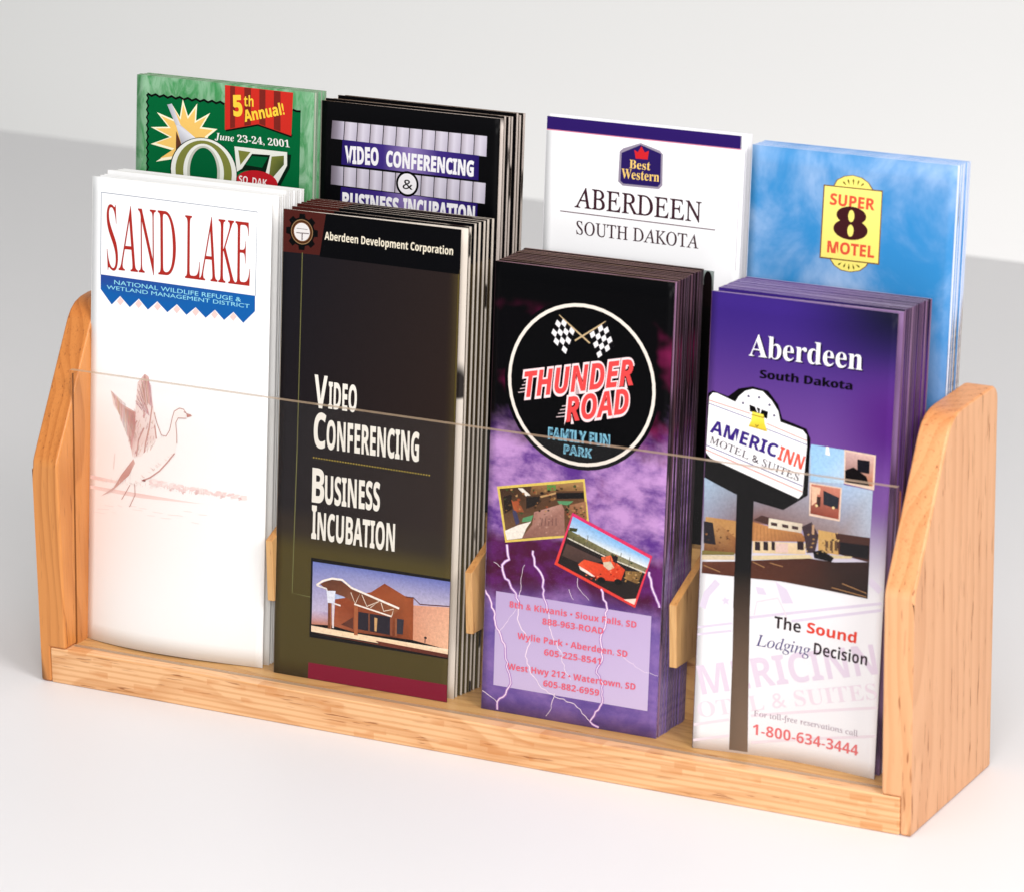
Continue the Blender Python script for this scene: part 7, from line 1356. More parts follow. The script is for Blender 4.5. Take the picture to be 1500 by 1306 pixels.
  ('p','key_row_print',1,[(174,164,176),(214,208,222),(214,208,222),(174,164,176)],[(1.935,1.243),(2.054,1.243),(2.049,1.625),(1.93,1.624)]),
  ('p','key_row_print',2,[(214,208,222),(196,190,206),(186,178,196),(214,208,222)],[(2.054,1.243),(2.199,1.244),(2.194,1.627),(2.049,1.625)]),
  ('p','key_row_print',1,[(174,164,176),(214,208,222),(214,208,222),(174,164,176)],[(2.216,1.244),(2.334,1.244),(2.329,1.628),(2.21,1.627)]),
  ('p','key_row_print',2,[(214,208,222),(196,190,206),(186,178,196),(214,208,222)],[(2.334,1.244),(2.479,1.244),(2.474,1.63),(2.329,1.628)]),
  ('p','key_row_print',1,[(174,164,176),(214,208,222),(214,208,222),(174,164,176)],[(2.496,1.244),(2.614,1.244),(2.608,1.631),(2.49,1.63)]),
  ('p','key_row_print',2,[(214,208,222),(196,190,206),(186,178,196),(214,208,222)],[(2.614,1.244),(2.759,1.245),(2.753,1.633),(2.608,1.631)]),
  ('p','key_row_print',1,[(174,164,176),(214,208,222),(214,208,222),(174,164,176)],[(2.775,1.245),(2.893,1.245),(2.887,1.634),(2.769,1.633)]),
  ('p','key_row_print',2,[(214,208,222),(196,190,206),(186,178,196),(214,208,222)],[(2.893,1.245),(3.037,1.245),(3.031,1.636),(2.887,1.634)]),
  ('p','key_row_print',1,[(174,164,176),(214,208,222),(214,208,222),(174,164,176)],[(3.054,1.245),(3.172,1.245),(3.165,1.637),(3.048,1.636)]),
  ('p','key_row_print',2,[(214,208,222),(196,190,206),(186,178,196),(214,208,222)],[(3.172,1.245),(3.315,1.246),(3.309,1.639),(3.165,1.637)]),
  ('p','key_row_print',1,[(174,164,176),(214,208,222),(214,208,222),(174,164,176)],[(3.332,1.246),(3.449,1.246),(3.443,1.64),(3.326,1.639)]),
  ('p','key_row_print',2,[(214,208,222),(196,190,206),(186,178,196),(214,208,222)],[(3.449,1.246),(3.592,1.246),(3.586,1.642),(3.443,1.64)]),
  ('p','blue_band_print',3,[(38,24,98),(62,44,124),(62,44,124),(38,24,98)],[(0.467,0.718),(1.366,0.724),(1.359,1.202),(0.456,1.199)]),
  ('p','blue_band_print',4,[(62,44,124),(140,120,178),(140,120,178),(62,44,124)],[(1.366,0.724),(1.96,0.727),(1.957,1.204),(1.359,1.202)]),
  ('p','blue_band_print',5,[(140,120,178),(62,44,124),(62,44,124),(140,120,178)],[(1.96,0.727),(2.552,0.731),(2.551,1.207),(1.957,1.204)]),
  ('p','blue_band_print',6,[(62,44,124),(38,24,98),(38,24,98),(62,44,124)],[(2.552,0.731),(3.434,0.737),(3.437,1.21),(2.551,1.207)]),
  ('p','blue_band_print',1,[(38,24,98),(62,44,124),(62,44,124),(38,24,98)],[(0.458,1.63),(1.358,1.635),(1.349,2.096),(0.446,2.094)]),
  ('p','blue_band_print',2,[(62,44,124),(140,120,178),(140,120,178),(62,44,124)],[(1.358,1.635),(1.955,1.639),(1.947,2.097),(1.349,2.096)]),
  ('p','blue_band_print',3,[(140,120,178),(62,44,124),(62,44,124),(140,120,178)],[(1.955,1.639),(2.548,1.643),(2.541,2.099),(1.947,2.097)]),
  ('p','blue_band_print',4,[(62,44,124),(38,24,98),(38,24,98),(62,44,124)],[(2.548,1.643),(3.432,1.649),(3.427,2.101),(2.541,2.099)]),
  ('t','title_lettering',4,(240,238,242),'VIDEO','c',(0.536,1.159),0.74,0.316,2.27,0.03,0),
  ('t','title_lettering',7,(240,238,242),'CONFERENCING','c',(1.435,1.125),1.897,0.281,-0.52,0.03,0),
  ('t','title_lettering',3,(240,238,242),'BUSINESS','c',(0.497,2.051),1.241,0.308,0.35,0.03,0),
  ('t','title_lettering',5,(240,238,242),'INCUBATION','c',(1.832,2.046),1.552,0.324,0.04,0.03,0),
  ('e','ampersand_badge',6,(8,6,10),(1.91,1.43),0.245,0.245),
  ('e','ampersand_badge',7,(240,236,240),(1.91,1.43),0.2,0.2),
  ('t','ampersand_badge',8,(14,10,14),'&','s',(1.809,1.532),0.222,0.186,-0.12,0,0),
 ],
 'bw': [
  ('p','purple_band',1,(44,24,98),[(0,0),(4,0),(4,0.244),(0,0.244)]),
  ('l','purple_band',1,(214,120,150),0.018,[(0,0.254),(4,0.254)]),
  ('l','purple_band',2,(206,200,206),0.012,[(3.985,0.01),(3.982,2.495)]),
  ('p','crown_badge',1,(150,140,158),[(1.532,0.529),(1.595,0.464),(1.955,0.329),(2.35,0.433),(2.418,0.497),(2.431,1.073),(2.359,1.148),(1.618,1.157),(1.523,1.089)]),
  ('p','crown_badge',2,(40,26,92),[(1.572,0.549),(1.957,0.364),(2.379,0.489),(2.39,1.047),(2.335,1.109),(1.629,1.117),(1.568,1.07)]),
  ('p','crown_badge',3,(206,38,46),[(1.864,0.628),(1.83,0.465),(1.904,0.505),(1.974,0.386),(2.047,0.497),(2.13,0.454),(2.111,0.621)]),
  ('t','crown_badge',3,(242,202,116),'Best','s',(1.741,0.818),0.431,0.16,0.1,0,0),
  ('t','crown_badge',4,(242,202,116),'Western','s',(1.586,1.017),0.777,0.178,0.44,0,0),
  ('t','title_lettering',1,(62,34,44),'ABERDEEN','r',(0.637,1.657),2.605,0.37,-0.38,0.01,0),
  ('t','title_lettering',1,(62,34,44),'SOUTH DAKOTA','r',(0.691,2.162),2.523,0.246,-0.16,0.006,0),
  ('l','title_lettering',1,(110,86,96),0.018,[(0.342,1.762),(3.537,1.788)]),
  ('p','dark_photo',1,[(150,160,158),(150,160,158),(70,70,64),(70,70,64)],[(0.3,2.553),(3.557,2.553),(3.557,3.053),(0.3,3.053)]),
  ('p','dark_photo',1,(14,12,12),[(0.3,3.053),(3.557,3.053),(3.557,8.2),(0.3,8.2)]),
  ('e','dark_photo',2,(18,12,14),(3.435,2.742),0.083,0.178),
  ('p','dark_photo',3,(18,12,12),[(3.342,2.829),(3.52,2.771),(3.527,3.217),(3.334,3.239)]),
 ],
 'super8': [
  ('p','yellow_sign',1,(120,84,50),[(1.619,0.616),(1.689,0.481),(1.829,0.402),(1.996,0.369),(2.175,0.398),(2.314,0.474),(2.418,0.609)]),
  ('p','yellow_sign',1,(120,84,50),[(1.605,1.915),(1.711,2.051),(1.855,2.125),(2.043,2.139),(2.228,2.096),(2.349,2.001),(2.396,1.917)]),
  ('p','yellow_sign',2,(246,230,120),[(1.641,0.615),(1.707,0.488),(1.839,0.414),(1.997,0.382),(2.165,0.409),(2.296,0.481),(2.394,0.609)]),
  ('p','yellow_sign',2,(246,230,120),[(1.629,1.916),(1.729,2.044),(1.864,2.113),(2.042,2.127),(2.215,2.086),(2.33,1.996),(2.374,1.917)]),
  ('p','yellow_sign',3,(120,84,50),[(1.436,0.597),(2.591,0.592),(2.595,1.942),(1.424,1.941)]),
  ('p','yellow_sign',4,[(244,232,130),(248,234,128),(248,232,116),(246,230,120)],[(1.46,0.616),(2.573,0.615),(2.573,1.92),(1.448,1.917)]),
  ('p','yellow_sign',3,(96,84,22),[(1.808,0.502),(1.818,0.535),(1.885,0.571),(1.844,0.51)]),
  ('p','yellow_sign',3,(96,84,22),[(1.903,0.448),(1.898,0.487),(1.944,0.558),(1.932,0.475)]),
  ('p','yellow_sign',3,(96,84,22),[(2.012,0.431),(1.997,0.471),(2.019,0.559),(2.032,0.468)]),
  ('p','yellow_sign',3,(96,84,22),[(2.122,0.449),(2.097,0.477),(2.095,0.553),(2.131,0.483)]),
  ('p','yellow_sign',3,(96,84,22),[(2.222,0.496),(2.189,0.505),(2.153,0.563),(2.214,0.527)]),
  ('p','yellow_sign',3,(96,84,22),[(1.791,2.037),(1.824,2.031),(1.862,1.976),(1.801,2.006)]),
  ('p','yellow_sign',3,(96,84,22),[(1.9,2.072),(1.929,2.048),(1.944,1.973),(1.896,2.036)]),
  ('p','yellow_sign',3,(96,84,22),[(2.008,2.099),(2.025,2.061),(2.004,1.977),(1.989,2.064)]),
  ('p','yellow_sign',3,(96,84,22),[(2.113,2.084),(2.119,2.047),(2.075,1.981),(2.085,2.06)]),
  ('p','yellow_sign',3,(96,84,22),[(2.224,2.032),(2.208,2.002),(2.135,1.98),(2.188,2.031)]),
  ('t','sign_lettering',5,(224,86,62),'SUPER','b',(1.574,0.944),0.876,0.203,-1.37,0.015,0),
  ('t','sign_lettering',5,(224,86,62),'MOTEL','b',(1.566,1.821),0.923,0.209,-0.39,0.015,0),
  ('e','sign_lettering',6,(64,26,30),(2.007,1.107),0.291,0.164),
  ('e','sign_lettering',7,(64,26,30),(2.004,1.362),0.335,0.188),
  ('e','sign_lettering',8,(246,230,120),(2.007,1.115),0.06,0.109),
  ('e','sign_lettering',8,(246,230,120),(2.005,1.382),0.06,0.109),
 ],
}

# ------------------------------------------------------------------ printed paper
INK_GAIN = 0.86
def ink(c): return tuple(min(v * INK_GAIN, 0.86) for v in lin(c))
def ink_material():
    g = NG('printed_ink'); a = g.n.new('ShaderNodeAttribute'); a.attribute_name = 'ink'
    return g.done(a.outputs['Color'], 0.4, 0.05)
INK = ink_material()
def photo_ink():                                    # a printed snapshot: the inks broken up by fine detail
    g = NG('photo_ink'); a = g.n.new('ShaderNodeAttribute'); a.attribute_name = 'ink'
    p = g.scaled(g.obj(), (1 / S, 1 / S, 1 / S))
    d = g.math('ADD', g.math('MULTIPLY', g.noise(p, 17.0, 5.0, 0.7), 0.8), 0.6)
    v = g.n.new('ShaderNodeVectorMath'); v.operation = 'SCALE'
    g.put(v.inputs[0], a.outputs['Color']); g.put(v.inputs['Scale'], d)
    return g.done(v.outputs[0], 0.4, 0.05)
PHOTO_INK = photo_ink()
FONT = {'s': 0x1D400, 'j': 0x1D434, 'r': 0x1D434, 'k': 0x1D468, 'b': 0x1D5D4, 'c': 0x1D5D4, 'x': None, 'n': None, 'i': 0x1D63C}
DIGIT = {'s': 0x1D7CE, 'k': 0x1D7CE, 'b': 0x1D7EC, 'c': 0x1D7EC, 'i': 0x1D7EC}
def glyphs(s, f):
    o = ''
    for ch in s:
        b, dg = FONT[f], DIGIT.get(f)
        if b and 'A' <= ch <= 'Z': o += chr(b + ord(ch) - 65)
        elif b and ch == 'h' and b == 0x1D434: o += '\u210e'
        elif b and 'a' <= ch <= 'z': o += chr(b + 26 + ord(ch) - 97)
        elif dg and '0' <= ch <= '9': o += chr(dg + ord(ch) - 48)
        else: o += ch
    return o
CACHE = {}
def text_shape(s, f, off):
    """triangles of a word with its left end at 0, width 1 and cap height 1"""
    key = (s, f, off)
    if key in CACHE: return CACHE[key]
    def raw(body, of):
        cu = bpy.data.curves.new('w', 'FONT'); cu.body = body; cu.offset = of; cu.resolution_u = 4
        if f == 'r': cu.shear = -0.29
        if f == 'k': cu.shear = -0.12
        ob = bpy.data.objects.new('w', cu); COL.objects.link(ob)
        dg = bpy.context.evaluated_depsgraph_get(); dg.update()
        me = bpy.data.meshes.new_from_object(ob.evaluated_get(dg))
        r = [tuple(v.co[:2]) for v in me.vertices], [tuple(p.vertices) for p in me.polygons]
        bpy.data.objects.remove(ob); bpy.data.curves.remove(cu); bpy.data.meshes.remove(me)
        return r
    v, fc = raw(glyphs(s, f), off)
    cap = max(p[1] for p in raw(glyphs('H', f), 0.0)[0])
    x0, x1 = min(p[0] for p in v), max(p[0] for p in v)
    CACHE[key] = ([((p[0] - x0) / (x1 - x0), p[1] / cap) for p in v], fc)
    return CACHE[key]

class Print:
    """flat printed shapes in cover coordinates: u right from the left edge, v down from the top edge"""
    def __init__(self): self.v, self.f, self.c, self.l = [], [], [], []
    def add(self, pts, faces, cols, layer):
        b = len(self.v); self.v += [(p[0], p[1], layer) for p in pts]
        for fc in faces:
            self.f.append(tuple(b + i for i in fc)); self.c.append([cols[i] for i in fc])
    def item(self, it):
        k, layer = it[0], it[2]
        one = lambda col, n: [ink(col)] * n
        if k == 'p':
            col, q = it[3], it[4]
            cs = [ink(c) for c in col] if isinstance(col, list) else one(col, len(q))
            cs = (cs + [cs[-1]] * len(q))[:len(q)]
            self.add(q, [tuple(range(len(q)))], cs, layer)
        elif k == 'l':
            col, wd, q = it[3], it[4], it[5]; pts = []
            for i, p in enumerate(q):
                a, b = Vector(q[max(i - 1, 0)]), Vector(q[min(i + 1, len(q) - 1)])
                t = (b - a); n = Vector((-t.y, t.x)).normalized() * wd / 2
                pts += [(p[0] + n.x, p[1] + n.y), (p[0] - n.x, p[1] - n.y)]
            self.add(pts, [(2 * i, 2 * i + 1, 2 * i + 3, 2 * i + 2) for i in range(len(q) - 1)], one(col, len(pts)), layer)
        elif k == 'e':
            col, c, rx, ry = it[3:7]; n = 48
            pts = [(c[0] + rx * math.cos(6.28319 * i / n), c[1] + ry * math.sin(6.28319 * i / n)) for i in range(n)]
            self.add(pts, [tuple(range(n))], one(col, n), layer)
        elif k == 'd':
            col, r, a, b, n = it[3:8]
            for j in range(n):
                x, y = a[0] + (b[0] - a[0]) * j / (n - 1), a[1] + (b[1] - a[1]) * j / (n - 1)
                self.add([(x + r * math.cos(1.0472 * i), y + r * math.sin(1.0472 * i)) for i in range(6)], [tuple(range(6))], one(col, 6), layer)
        elif k == 'c':
            col, q, nu, nv = it[3:7]; A, B, C, D = map(Vector, q)
            P = lambda s, t: (A * (1 - s) + B * s) * (1 - t) + (D * (1 - s) + C * s) * t
            for i in range(nu):
                for j in range(nv):
                    if (i + j) % 2 == 0:
                        self.add([tuple(P(*st)) for st in ((i / nu, j / nv), ((i + 1) / nu, j / nv), ((i + 1) / nu, (j + 1) / nv), (i / nu, (j + 1) / nv))], [(0, 1, 2, 3)], one(col, 4), layer)
        elif k == 't':
            col, s, f, a, wd, h, ang, off, sh = it[3:12]
            v, fc = text_shape(s, f, off); ca, sa = math.cos(rad(ang)), math.sin(rad(ang))
            pts = []
            for x, y in v:
                X, Y = x * wd + sh * y * h, y * h
                pts.append((a[0] + X * ca - Y * sa, a[1] - (X * sa + Y * ca)))
            self.add(pts, fc, one(col, len(pts)), layer)
    def mesh(self, name, place, fine):
        me = bpy.data.meshes.new(name)
        me.from_pydata([(p[0], p[1], p[2]) for p in self.v], [], self.f)
        at = me.color_attributes.new('ink', 'FLOAT_COLOR', 'CORNER')
        at.data.foreach_set('color', [x for f in self.c for c in f for x in (*c, 1.0)])
        if fine:
            bm = bmesh.new(); bm.from_mesh(me); bmesh.ops.triangulate(bm, faces=bm.faces)
            for _ in range(4):
                es = [e for e in bm.edges if (e.verts[0].co - e.verts[1].co).length > 0.35]
                if es: bmesh.ops.subdivide_edges(bm, edges=es, cuts=1)
                bmesh.ops.triangulate(bm, faces=[f for f in bm.faces if len(f.verts) > 3])
            bm.to_mesh(me); bm.free()
        for vt in me.vertices: vt.co = Vector(place(*vt.co)) * S
        me.materials.append(PHOTO_INK if name.endswith('_photo') else INK)
        return me

def flat_paper(name, c, var=0.06, rough=0.5):
    g = NG(name); n = g.noise(g.scaled(g.obj(), (1 / S, 1 / S, 0.2 / S)), 9.0, 3.0)
    c = ink(c)
    return g.done(g.mix(n, tuple(v * (1 - var) for v in c), tuple(min(v * (1 + var), .88) for v in c)), rough, 0.15)
def banded_paper(name, c1, c2, lo, hi):            # inside pages: paper with printed patches down the edge
    g = NG(name); s = g.scaled(g.obj(), (0.5 / S, 1.0 / S, 0.62 / S))
    oi = g.n.new('ShaderNodeObjectInfo'); v = g.n.new('ShaderNodeVectorMath')
    cb = g.n.new('ShaderNodeCombineXYZ'); g.put(cb.inputs[2], g.math('MULTIPLY', oi.outputs['Random'], 40.0))
    g.put(v.inputs[0], s); g.put(v.inputs[1], cb.outputs[0]); s = v.outputs[0]
    return g.done(g.mix(g.step(g.noise(s, 1.0, 1.0, 0.3), lo, hi), ink(c1), ink(c2)), 0.45, 0.15)

def page_edges(name, c1, c2, low=None, zcut=0.0):   # the cut edges of many thin pages, with the colour that bleeds off the print and painted shade on some
    g = NG(name); o = g.obj(); p = g.scaled(o, (0.3 / S, 1 / S, 0.05 / S)); oi = g.n.new('ShaderNodeObjectInfo')
    cb = g.n.new('ShaderNodeCombineXYZ'); g.put(cb.inputs[1], g.math('MULTIPLY', oi.outputs['Random'], 30.0))
    v = g.n.new('ShaderNodeVectorMath'); g.put(v.inputs[0], p); g.put(v.inputs[1], cb.outputs[0])
    f = g.step(g.noise(g.scaled(v.outputs[0], (1, 55, 1)), 1.0, 3.0, 0.7), 0.36, 0.64)
    c = g.mix(f, ink(c1), ink(c2))
    if low:
        z = g.math('DIVIDE', g.sep(o)[2], S)
        z = g.math('ADD', z, g.math('MULTIPLY', g.math('SUBTRACT', oi.outputs['Random'], 0.5), 0.7))
        dk = g.step(oi.outputs['Random'], 0.28, 0.42)  # random sheets darkened in colour to imitate shadow deep in the stack
        mu = g.n.new('ShaderNodeVectorMath'); mu.operation = 'SCALE'; g.put(mu.inputs[0], c); g.put(mu.inputs['Scale'], g.math('SUBTRACT', 1.0, g.math('MULTIPLY', dk, 0.62)))
        c = mu.outputs[0] if zcut < 5 else c
        sp = g.noise(g.scaled(o, (9 / S, 40 / S, 9 / S)), 1.0, 3.0, 0.7)
        c = g.mix(g.step(z, zcut, zcut - 0.5), c, g.mix(g.step(sp, 0.35, 0.65), ink(low[0]), ink(low[1])))
    return g.done(c, 0.55, 0.12)
SIDE = {
 'sand': page_edges('sand_side', (226, 222, 216), (250, 249, 247)),
 'video': page_edges('video_side', (70, 56, 50), (214, 202, 186)),
 'thunder': page_edges('thunder_side', (18, 10, 16), (124, 84, 96), ((112, 92, 148), (168, 146, 188)), 3.6),
 'americ': page_edges('americ_side', (84, 44, 88), (168, 134, 164), ((70, 40, 76), (150, 120, 150)), 2.2),
 'oz': page_edges('oz_side', (84, 146, 100), (150, 184, 158)),
 'video2': page_edges('video2_side', (26, 18, 16), (196, 180, 166)),
 'bw': page_edges('bw_side', (214, 210, 216), (250, 249, 251)),
 'super8': page_edges('super8_side', (158, 186, 230), (240, 242, 250), ((92, 70, 54), (196, 176, 150)), 5.9),
}

def cover_mat(kind):
    g = NG(kind + '_cover_print'); uv = g.uv(); s = g.sep(uv); u, v = s[0], s[1]
    big = g.noise(g.scaled(uv, (2.2, 4.5, 1)), 1.0, 5.0, 0.6, 0.3)
    fin = g.noise(g.scaled(uv, (160, 360, 1)), 1.0, 2.0)
    if kind == 'sand':
        tint = g.math('MULTIPLY', g.math('MULTIPLY', g.step(v, 0.60, 0.40), g.step(v, 0.0, 0.30)), g.step(u, 0.9, 0.0))
        c = g.mix(tint, ink((253, 253, 254)), ink((253, 239, 235)))
        r = 0.42
    elif kind == 'video':
        c = g.mix(g.math('ADD', g.math('MULTIPLY', u, 0.7), g.math('MULTIPLY', g.math('SUBTRACT', 1.0, v), 0.45)), ink((24, 24, 31)), ink((50, 37, 32)))
        c = g.mix(g.step(v, 0.375, 0.33), c, ink((52, 42, 34)))
        c = g.mix(g.step(v, 0.325, 0.27), c, ink((84, 72, 32)))
        c = g.mix(g.math('MULTIPLY', g.step(u, 0.93, 1.0), 0.4), c, ink((86, 72, 34)))
        c = g.mix(g.math('MULTIPLY', fin, 0.35), c, ink((10, 10, 12)))
        c = g.mix(g.step(v, 0.915, 0.918), c, g.mix(g.step(u, 0.238, 0.242), ink((74, 30, 26)), ink((6, 6, 9)))); r = 0.38
    elif kind == 'thunder':
        cl = g.noise(g.scaled(uv, (3.4, 13.0, 1)), 1.0, 7.0, 0.66, 0.15)
        cloud = g.mix(g.step(cl, 0.34, 0.64), ink((90, 44, 136)), ink((198, 150, 210)))
        cloud = g.mix(g.step(big, 0.56, 0.72), cloud, ink((104, 20, 92)))
        dk = g.mix(g.step(g.noise(g.scaled(uv, (2.6, 7, 1), (3, 1, 0)), 1.0, 3.0), 0.56, 0.72), ink((6, 5, 8)), ink((110, 22, 66)))
        c = g.mix(g.step(g.math('ADD', v, g.math('MULTIPLY', g.math('SUBTRACT', big, 0.5), 0.3)), 0.60, 0.70), cloud, dk)
        st = g.math('ADD', v, g.math('MULTIPLY', g.math('SUBTRACT', big, 0.5), 0.12))
        plum = g.mix(g.step(cl, 0.42, 0.62), ink((74, 6, 48)), ink((96, 26, 104)))
        c = g.mix(g.math('MULTIPLY', g.step(st, 0.42, 0.385), g.step(st, 0.22, 0.30)), c, plum)
        low = g.mix(g.step(cl, 0.35, 0.7), ink((98, 74, 150)), ink((140, 108, 176)))
        c = g.mix(g.step(st, 0.31, 0.22), c, low)
        c = g.mix(g.step(v, 0.88, 0.93), c, ink((5, 5, 7))); r = 0.32
    elif kind == 'americ':
        c = g.mix(g.step(v, 0.98, 0.62), ink((58, 36, 122)), ink((118, 76, 152)))
        c = g.mix(g.math('MULTIPLY', g.step(u, 0.35, 1.0), g.step(v, 0.80, 1.0)), c, ink((20, 22, 40)))
        c = g.mix(g.math('MULTIPLY', g.step(u, 0.6, 1.0), g.math('MULTIPLY', g.step(v, 0.6, 0.75), g.step(v, 0.92, 0.78))), c, ink((82, 34, 120)))
        c = g.mix(g.step(v, 0.60, 0.36), c, ink((251, 249, 253)))
        c = g.mix(g.math('MULTIPLY', fin, 0.12), c, ink((40, 24, 80))); r = 0.34
    elif kind == 'oz':
        m = g.noise(g.scaled(uv, (16, 12, 1)), 1.0, 4.0, 0.6, 1.0)
        c = g.mix(g.step(m, 0.32, 0.68), ink((66, 142, 84)), ink((142, 184, 150))); r = 0.45
    elif kind == 'video2':
        c = g.mix(fin, ink((6, 6, 8)), ink((10, 9, 12))); r = 0.3
    elif kind == 'bw':
        c = g.mix(fin, ink((252, 252, 254)), ink((248, 248, 250))); r = 0.4
    else:
        cl = g.noise(g.scaled(uv, (3.0, 4.6, 1)), 1.0, 5.0, 0.6, 0.35)
        c = g.mix(g.step(cl, 0.34, 0.80), ink((54, 138, 200)), ink((170, 196, 232)))
        c = g.mix(g.math('MULTIPLY', g.step(v, 0.78, 0.45), 0.5), c, ink((52, 112, 180)))
        r = 0.36
    return g.done(c, r, 0.05)

def sheet(mb, x0, x1, L, yf, tk, mf, mb_, me_, nx, nz, dz=0.0):
    """a leaf of paper: front grid, back grid and its edges; yf(u,t) is the front face"""
    P = lambda i, j, k: (x0 + (x1 - x0) * i / nx, yf(i / nx, j / nz) + k * tk, L * j / nz + dz * (j / nz))
    U = lambda i, j: (i / nx, j / nz)
    for i in range(nx):
        for j in range(nz):
            q = [(i, j), (i + 1, j), (i + 1, j + 1), (i, j + 1)]
            mb.face([P(a, b, 0) for a, b in q], mf, [U(a, b) for a, b in q])
            mb.face([P(a, b, 1) for a, b in q][::-1], mb_, [U(a, b) for a, b in q][::-1])
    for i in range(nx):
        for j in (0, nz): mb.face([P(i, j, 0), P(i + 1, j, 0), P(i + 1, j, 1), P(i, j, 1)], me_)
    for j in range(nz):
        for i in (0, nx): mb.face([P(i, j, 0), P(i, j + 1, 0), P(i, j + 1, 1), P(i, j, 1)], 4)

def folded(name, w, L, gap, mats, yf=lambda u, t: 0.0, fine=1, tk=0.012, over=0.0, tkb=None):
    """a leaflet folded in three: cover hinged at the left fold, inner page, back page"""
    mb = MB(); nx, nz = (24, 26) if fine > 1 else (1, 1)
    tkb = tkb or tk
    sheet(mb, 0, w, L, yf, tk, 0, 1, 2, nx, nz)
    sl = min(0.01, gap * 0.3); g0 = tk + sl
    inner = lambda u, t: yf(u, t) * (0.8 if fine > 1 else 1) + g0 + (gap - sl) * u
    sheet(mb, 0.012, w + over, L - 0.012, inner, tk, 1, 1, 2, nx, nz)
    sheet(mb, 0.004, w + over * 0.6, L - 0.004, lambda u, t: inner(u, t) + tk + sl * 0.6, tkb, 1, 3, 2, nx, nz)
    mb.box(-0.010, yf(0, 1) * 0 + 0.002, 0.002, 0.002, g0 + 2 * tk, L - 0.004, 4)     # the fold
    me = mb.mesh(name, mats, weld=fine > 1)
    if fine > 1:
        for p in me.polygons: p.use_smooth = abs(p.normal.y) > 0.7
    return me

def bow_sand(u, t): return -0.24 * math.sin(math.pi * u ** 0.82) * max(0.0, 1 - t / 0.62) ** 1.4
def bow_americ(u, t): return 0.19 * math.sin(math.pi * u) * max(0.0, 1 - t / 0.5) ** 1.3
FLAT = lambda u, t: 0.0

# kind, x, y (foot), z (foot), width, length, art length, count, pitch, first gap, drift in x, bow
ROWS = [
 ('sand',    0.575, 0.800, H,    4.03, 9.22, 9.184, 8, 0.106, 0.20, 0.019, bow_sand),
 ('video',   4.923, 0.702, H,    3.806, 9.05, 9.05, 7, 0.128, 0.22, 0.024, FLAT),
 ('thunder', 9.462, 0.719, H,    3.651, 8.544, 8.544, 11, 0.098, 0.06, 0.006, FLAT),
 ('americ', 13.916, 0.605, H,    3.610, 8.512, 8.512, 14, 0.070, 0.20, 0.010, bow_americ),
 ('oz',      0.610, 2.527, 3.015, 4.00, 8.60, 8.502, 4, 0.072, 0.003, 0.030, FLAT),
 ('video2',  4.717, 2.655, 3.015, 3.859, 8.439, 8.439, 7, 0.092, 0.06, 0.030, FLAT),
 ('bw',      9.546, 2.676, 3.015, 4.071, 8.585, 8.585, 3, 0.060, 0.03, 0.020, FLAT),
 ('super8', 13.818, 2.547, 3.015, 4.004, 8.486, 8.486, 6, 0.068, 0.020, 0.014, FLAT),
]
MATS = {
 'sand':    (flat_paper('sand_inside', (246, 245, 243)), flat_paper('sand_edge', (240, 238, 234)), flat_paper('sand_back', (240, 239, 238))),
 'video':   (banded_paper('video_inside', (222, 212, 200), (40, 34, 32), 0.64, 0.66), flat_paper('video_edge', (92, 62, 52)), flat_paper('video_back', (22, 20, 22))),
 'thunder': (banded_paper('thunder_inside', (138, 100, 130), (26, 16, 24), 0.50, 0.60), page_edges('thunder_edge', (66, 44, 40), (158, 124, 108)), flat_paper('thunder_back', (20, 14, 20))),
 'americ':  (banded_paper('americ_inside', (128, 96, 140), (70, 40, 76), 0.45, 0.62), page_edges('americ_edge', (150, 124, 166), (214, 198, 222)), flat_paper('americ_back', (84, 56, 112))),
 'oz':      (flat_paper('oz_inside', (160, 168, 150)), page_edges('oz_edge', (140, 146, 130), (170, 172, 158)), flat_paper('oz_back', (120, 150, 120))),
 'video2':  (banded_paper('video2_inside', (206, 194, 186), (26, 20, 18), 0.60, 0.64), flat_paper('video2_edge', (132, 104, 78)), flat_paper('video2_back', (16, 14, 16))),
 'bw':      (flat_paper('bw_inside', (244, 243, 246)), flat_paper('bw_edge', (206, 202, 208)), flat_paper('bw_back', (240, 240, 243))),
 'super8':  (banded_paper('super8_inside', (222, 228, 246), (126, 104, 84), 0.62, 0.68), page_edges('super8_edge', (196, 206, 236), (240, 240, 246)), flat_paper('super8_back', (180, 200, 232))),
}
FRONT = {
 'sand': 'white brochure with SAND LAKE in tall red letters above a sketched flying goose',
 'video': 'dark brochure with a gear emblem at top and a photo of a brick building',
 'thunder': 'purple stormy brochure with chequered flags in a round black emblem, facing front',
 'americ': 'violet and white brochure picturing a white motel sign on a black post',
 'oz': 'green booklet with a yellow starburst and a striped red flag, foremost in its stack',
 'video2': 'black brochure with two rows of pale keys and blue bands, foremost in its stack',
 'bw': 'white brochure with a purple top band and a crown badge, foremost in its stack',
 'super8': 'sky blue brochure with a big black 8 on a yellow sign, foremost in its stack',
}
HID = {
 'sand': 'white brochure behind the SAND LAKE goose cover',
 'video': 'dark pale-edged brochure behind the gear emblem cover',
 'thunder': 'dark purple-edged brochure behind the chequered flags cover',
 'americ': 'thin violet-edged brochure behind the motel sign cover',
 'oz': 'green-edged booklet behind the starburst booklet',
 'video2': 'black pale-edged brochure behind the key rows cover',
 'bw': 'thin white brochure behind the crown badge cover',
 'super8': 'pale blue-edged brochure behind the yellow 8 sign cover',
}
GROUP = {'sand': 'white goose brochures', 'video': 'dark gear emblem brochures', 'thunder': 'purple storm brochures', 'americ': 'violet motel brochures',
         'oz': 'green starburst booklets', 'video2': 'black key row brochures', 'bw': 'white crown badge brochures', 'super8': 'sky blue sign brochures'}
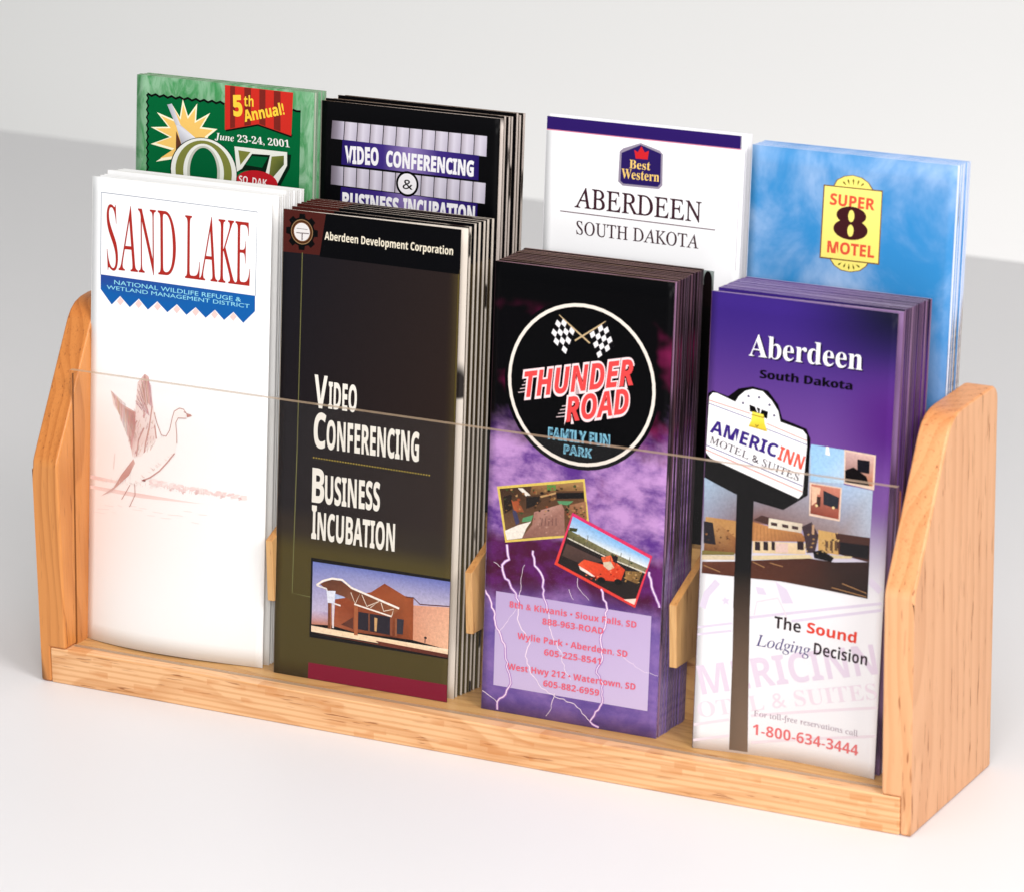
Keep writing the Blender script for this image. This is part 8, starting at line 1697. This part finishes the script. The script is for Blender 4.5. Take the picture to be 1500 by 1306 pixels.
ORD = ['', 'second', 'third', 'fourth', 'fifth', 'sixth', 'seventh', 'eighth', 'ninth', 'tenth', 'eleventh', 'twelfth', 'thirteenth', 'fourteenth', 'fifteenth']

for kind, x, y, z, w, L, LA, count, pitch, gap1, drift, bow in ROWS:
    cm = cover_mat(kind); ins, edg, bck = MATS[kind]; mats = [cm, ins, edg, bck, SIDE[kind]]
    thing = 'booklet' if kind == 'oz' else 'brochure'
    front = bpy.data.objects.new(thing, None); COL.objects.link(front); front.empty_display_size = 0.03
    front.location = Vector((x, y, z + 0.004)) * S; front.rotation_euler = (-TH, 0, 0)
    tag(front, FRONT[kind], thing, GROUP[kind])
    gap = {'sand': .05, 'video': .046, 'thunder': .004, 'americ': .004, 'oz': .003, 'video2': .034, 'bw': .016, 'super8': .004}[kind]
    tk = {'oz': .0225, 'super8': .021, 'thunder': .030, 'americ': .0212}.get(kind, .010)
    link('folded_sheet', folded('folded_sheet', w, L, gap1, mats, bow, 2, tk, drift * 1.2), front)
    parts = {}
    for it in ART[kind]:
        parts.setdefault(it[1], Print()).item(it)
    su, sv = w / {'sand': 4.09, 'oz': 4.043}.get(kind, w), L / LA
    def place(u, v, layer):
        U, V = min(max(u * su, 0.004), w - 0.004), min(max(v * sv, 0.004), L - 0.004)
        return (U, bow(min(max(U / w, 0), 1), min(max(1 - V / L, 0), 1)) - 0.0014 - 0.00055 * layer, L - V)
    for pn, pr in parts.items():
        nm = pn.split('#')[0]
        link(nm, pr.mesh(nm, place, bow is not FLAT), front)
    me = folded('folded_brochure', w, L, gap, mats, FLAT, 1, tk, drift * .5)
    yy = y + (gap1 - gap) + pitch * 0.9
    if bow is bow_americ: yy += 0.02
    first = None; dense = kind in ('thunder', 'americ', 'oz', 'super8')
    for k in range(1, count):
        if first is None: o = first = link(thing, me)
        else: o = first.copy(); COL.objects.link(o)
        o.location = Vector((x + drift * k + random.uniform(-.015, .015) * (1.1 if dense else 1), yy, z + 0.004)) * S
        o.rotation_euler = (-TH + random.uniform(-.0006, .0006), 0, random.uniform(-1, 1) * (.0008 if dense else .0035))
        q = .0006 if dense else .004
        o.scale = (1, 1, 1 + random.uniform(-q, q))
        where = 'rearmost of the stack' if k == count - 1 else ORD[k] + ' from the front'
        tag(o, HID[kind] + ', ' + where, thing, GROUP[kind])
        yy += pitch * (1 if dense else random.uniform(.92, 1.08))
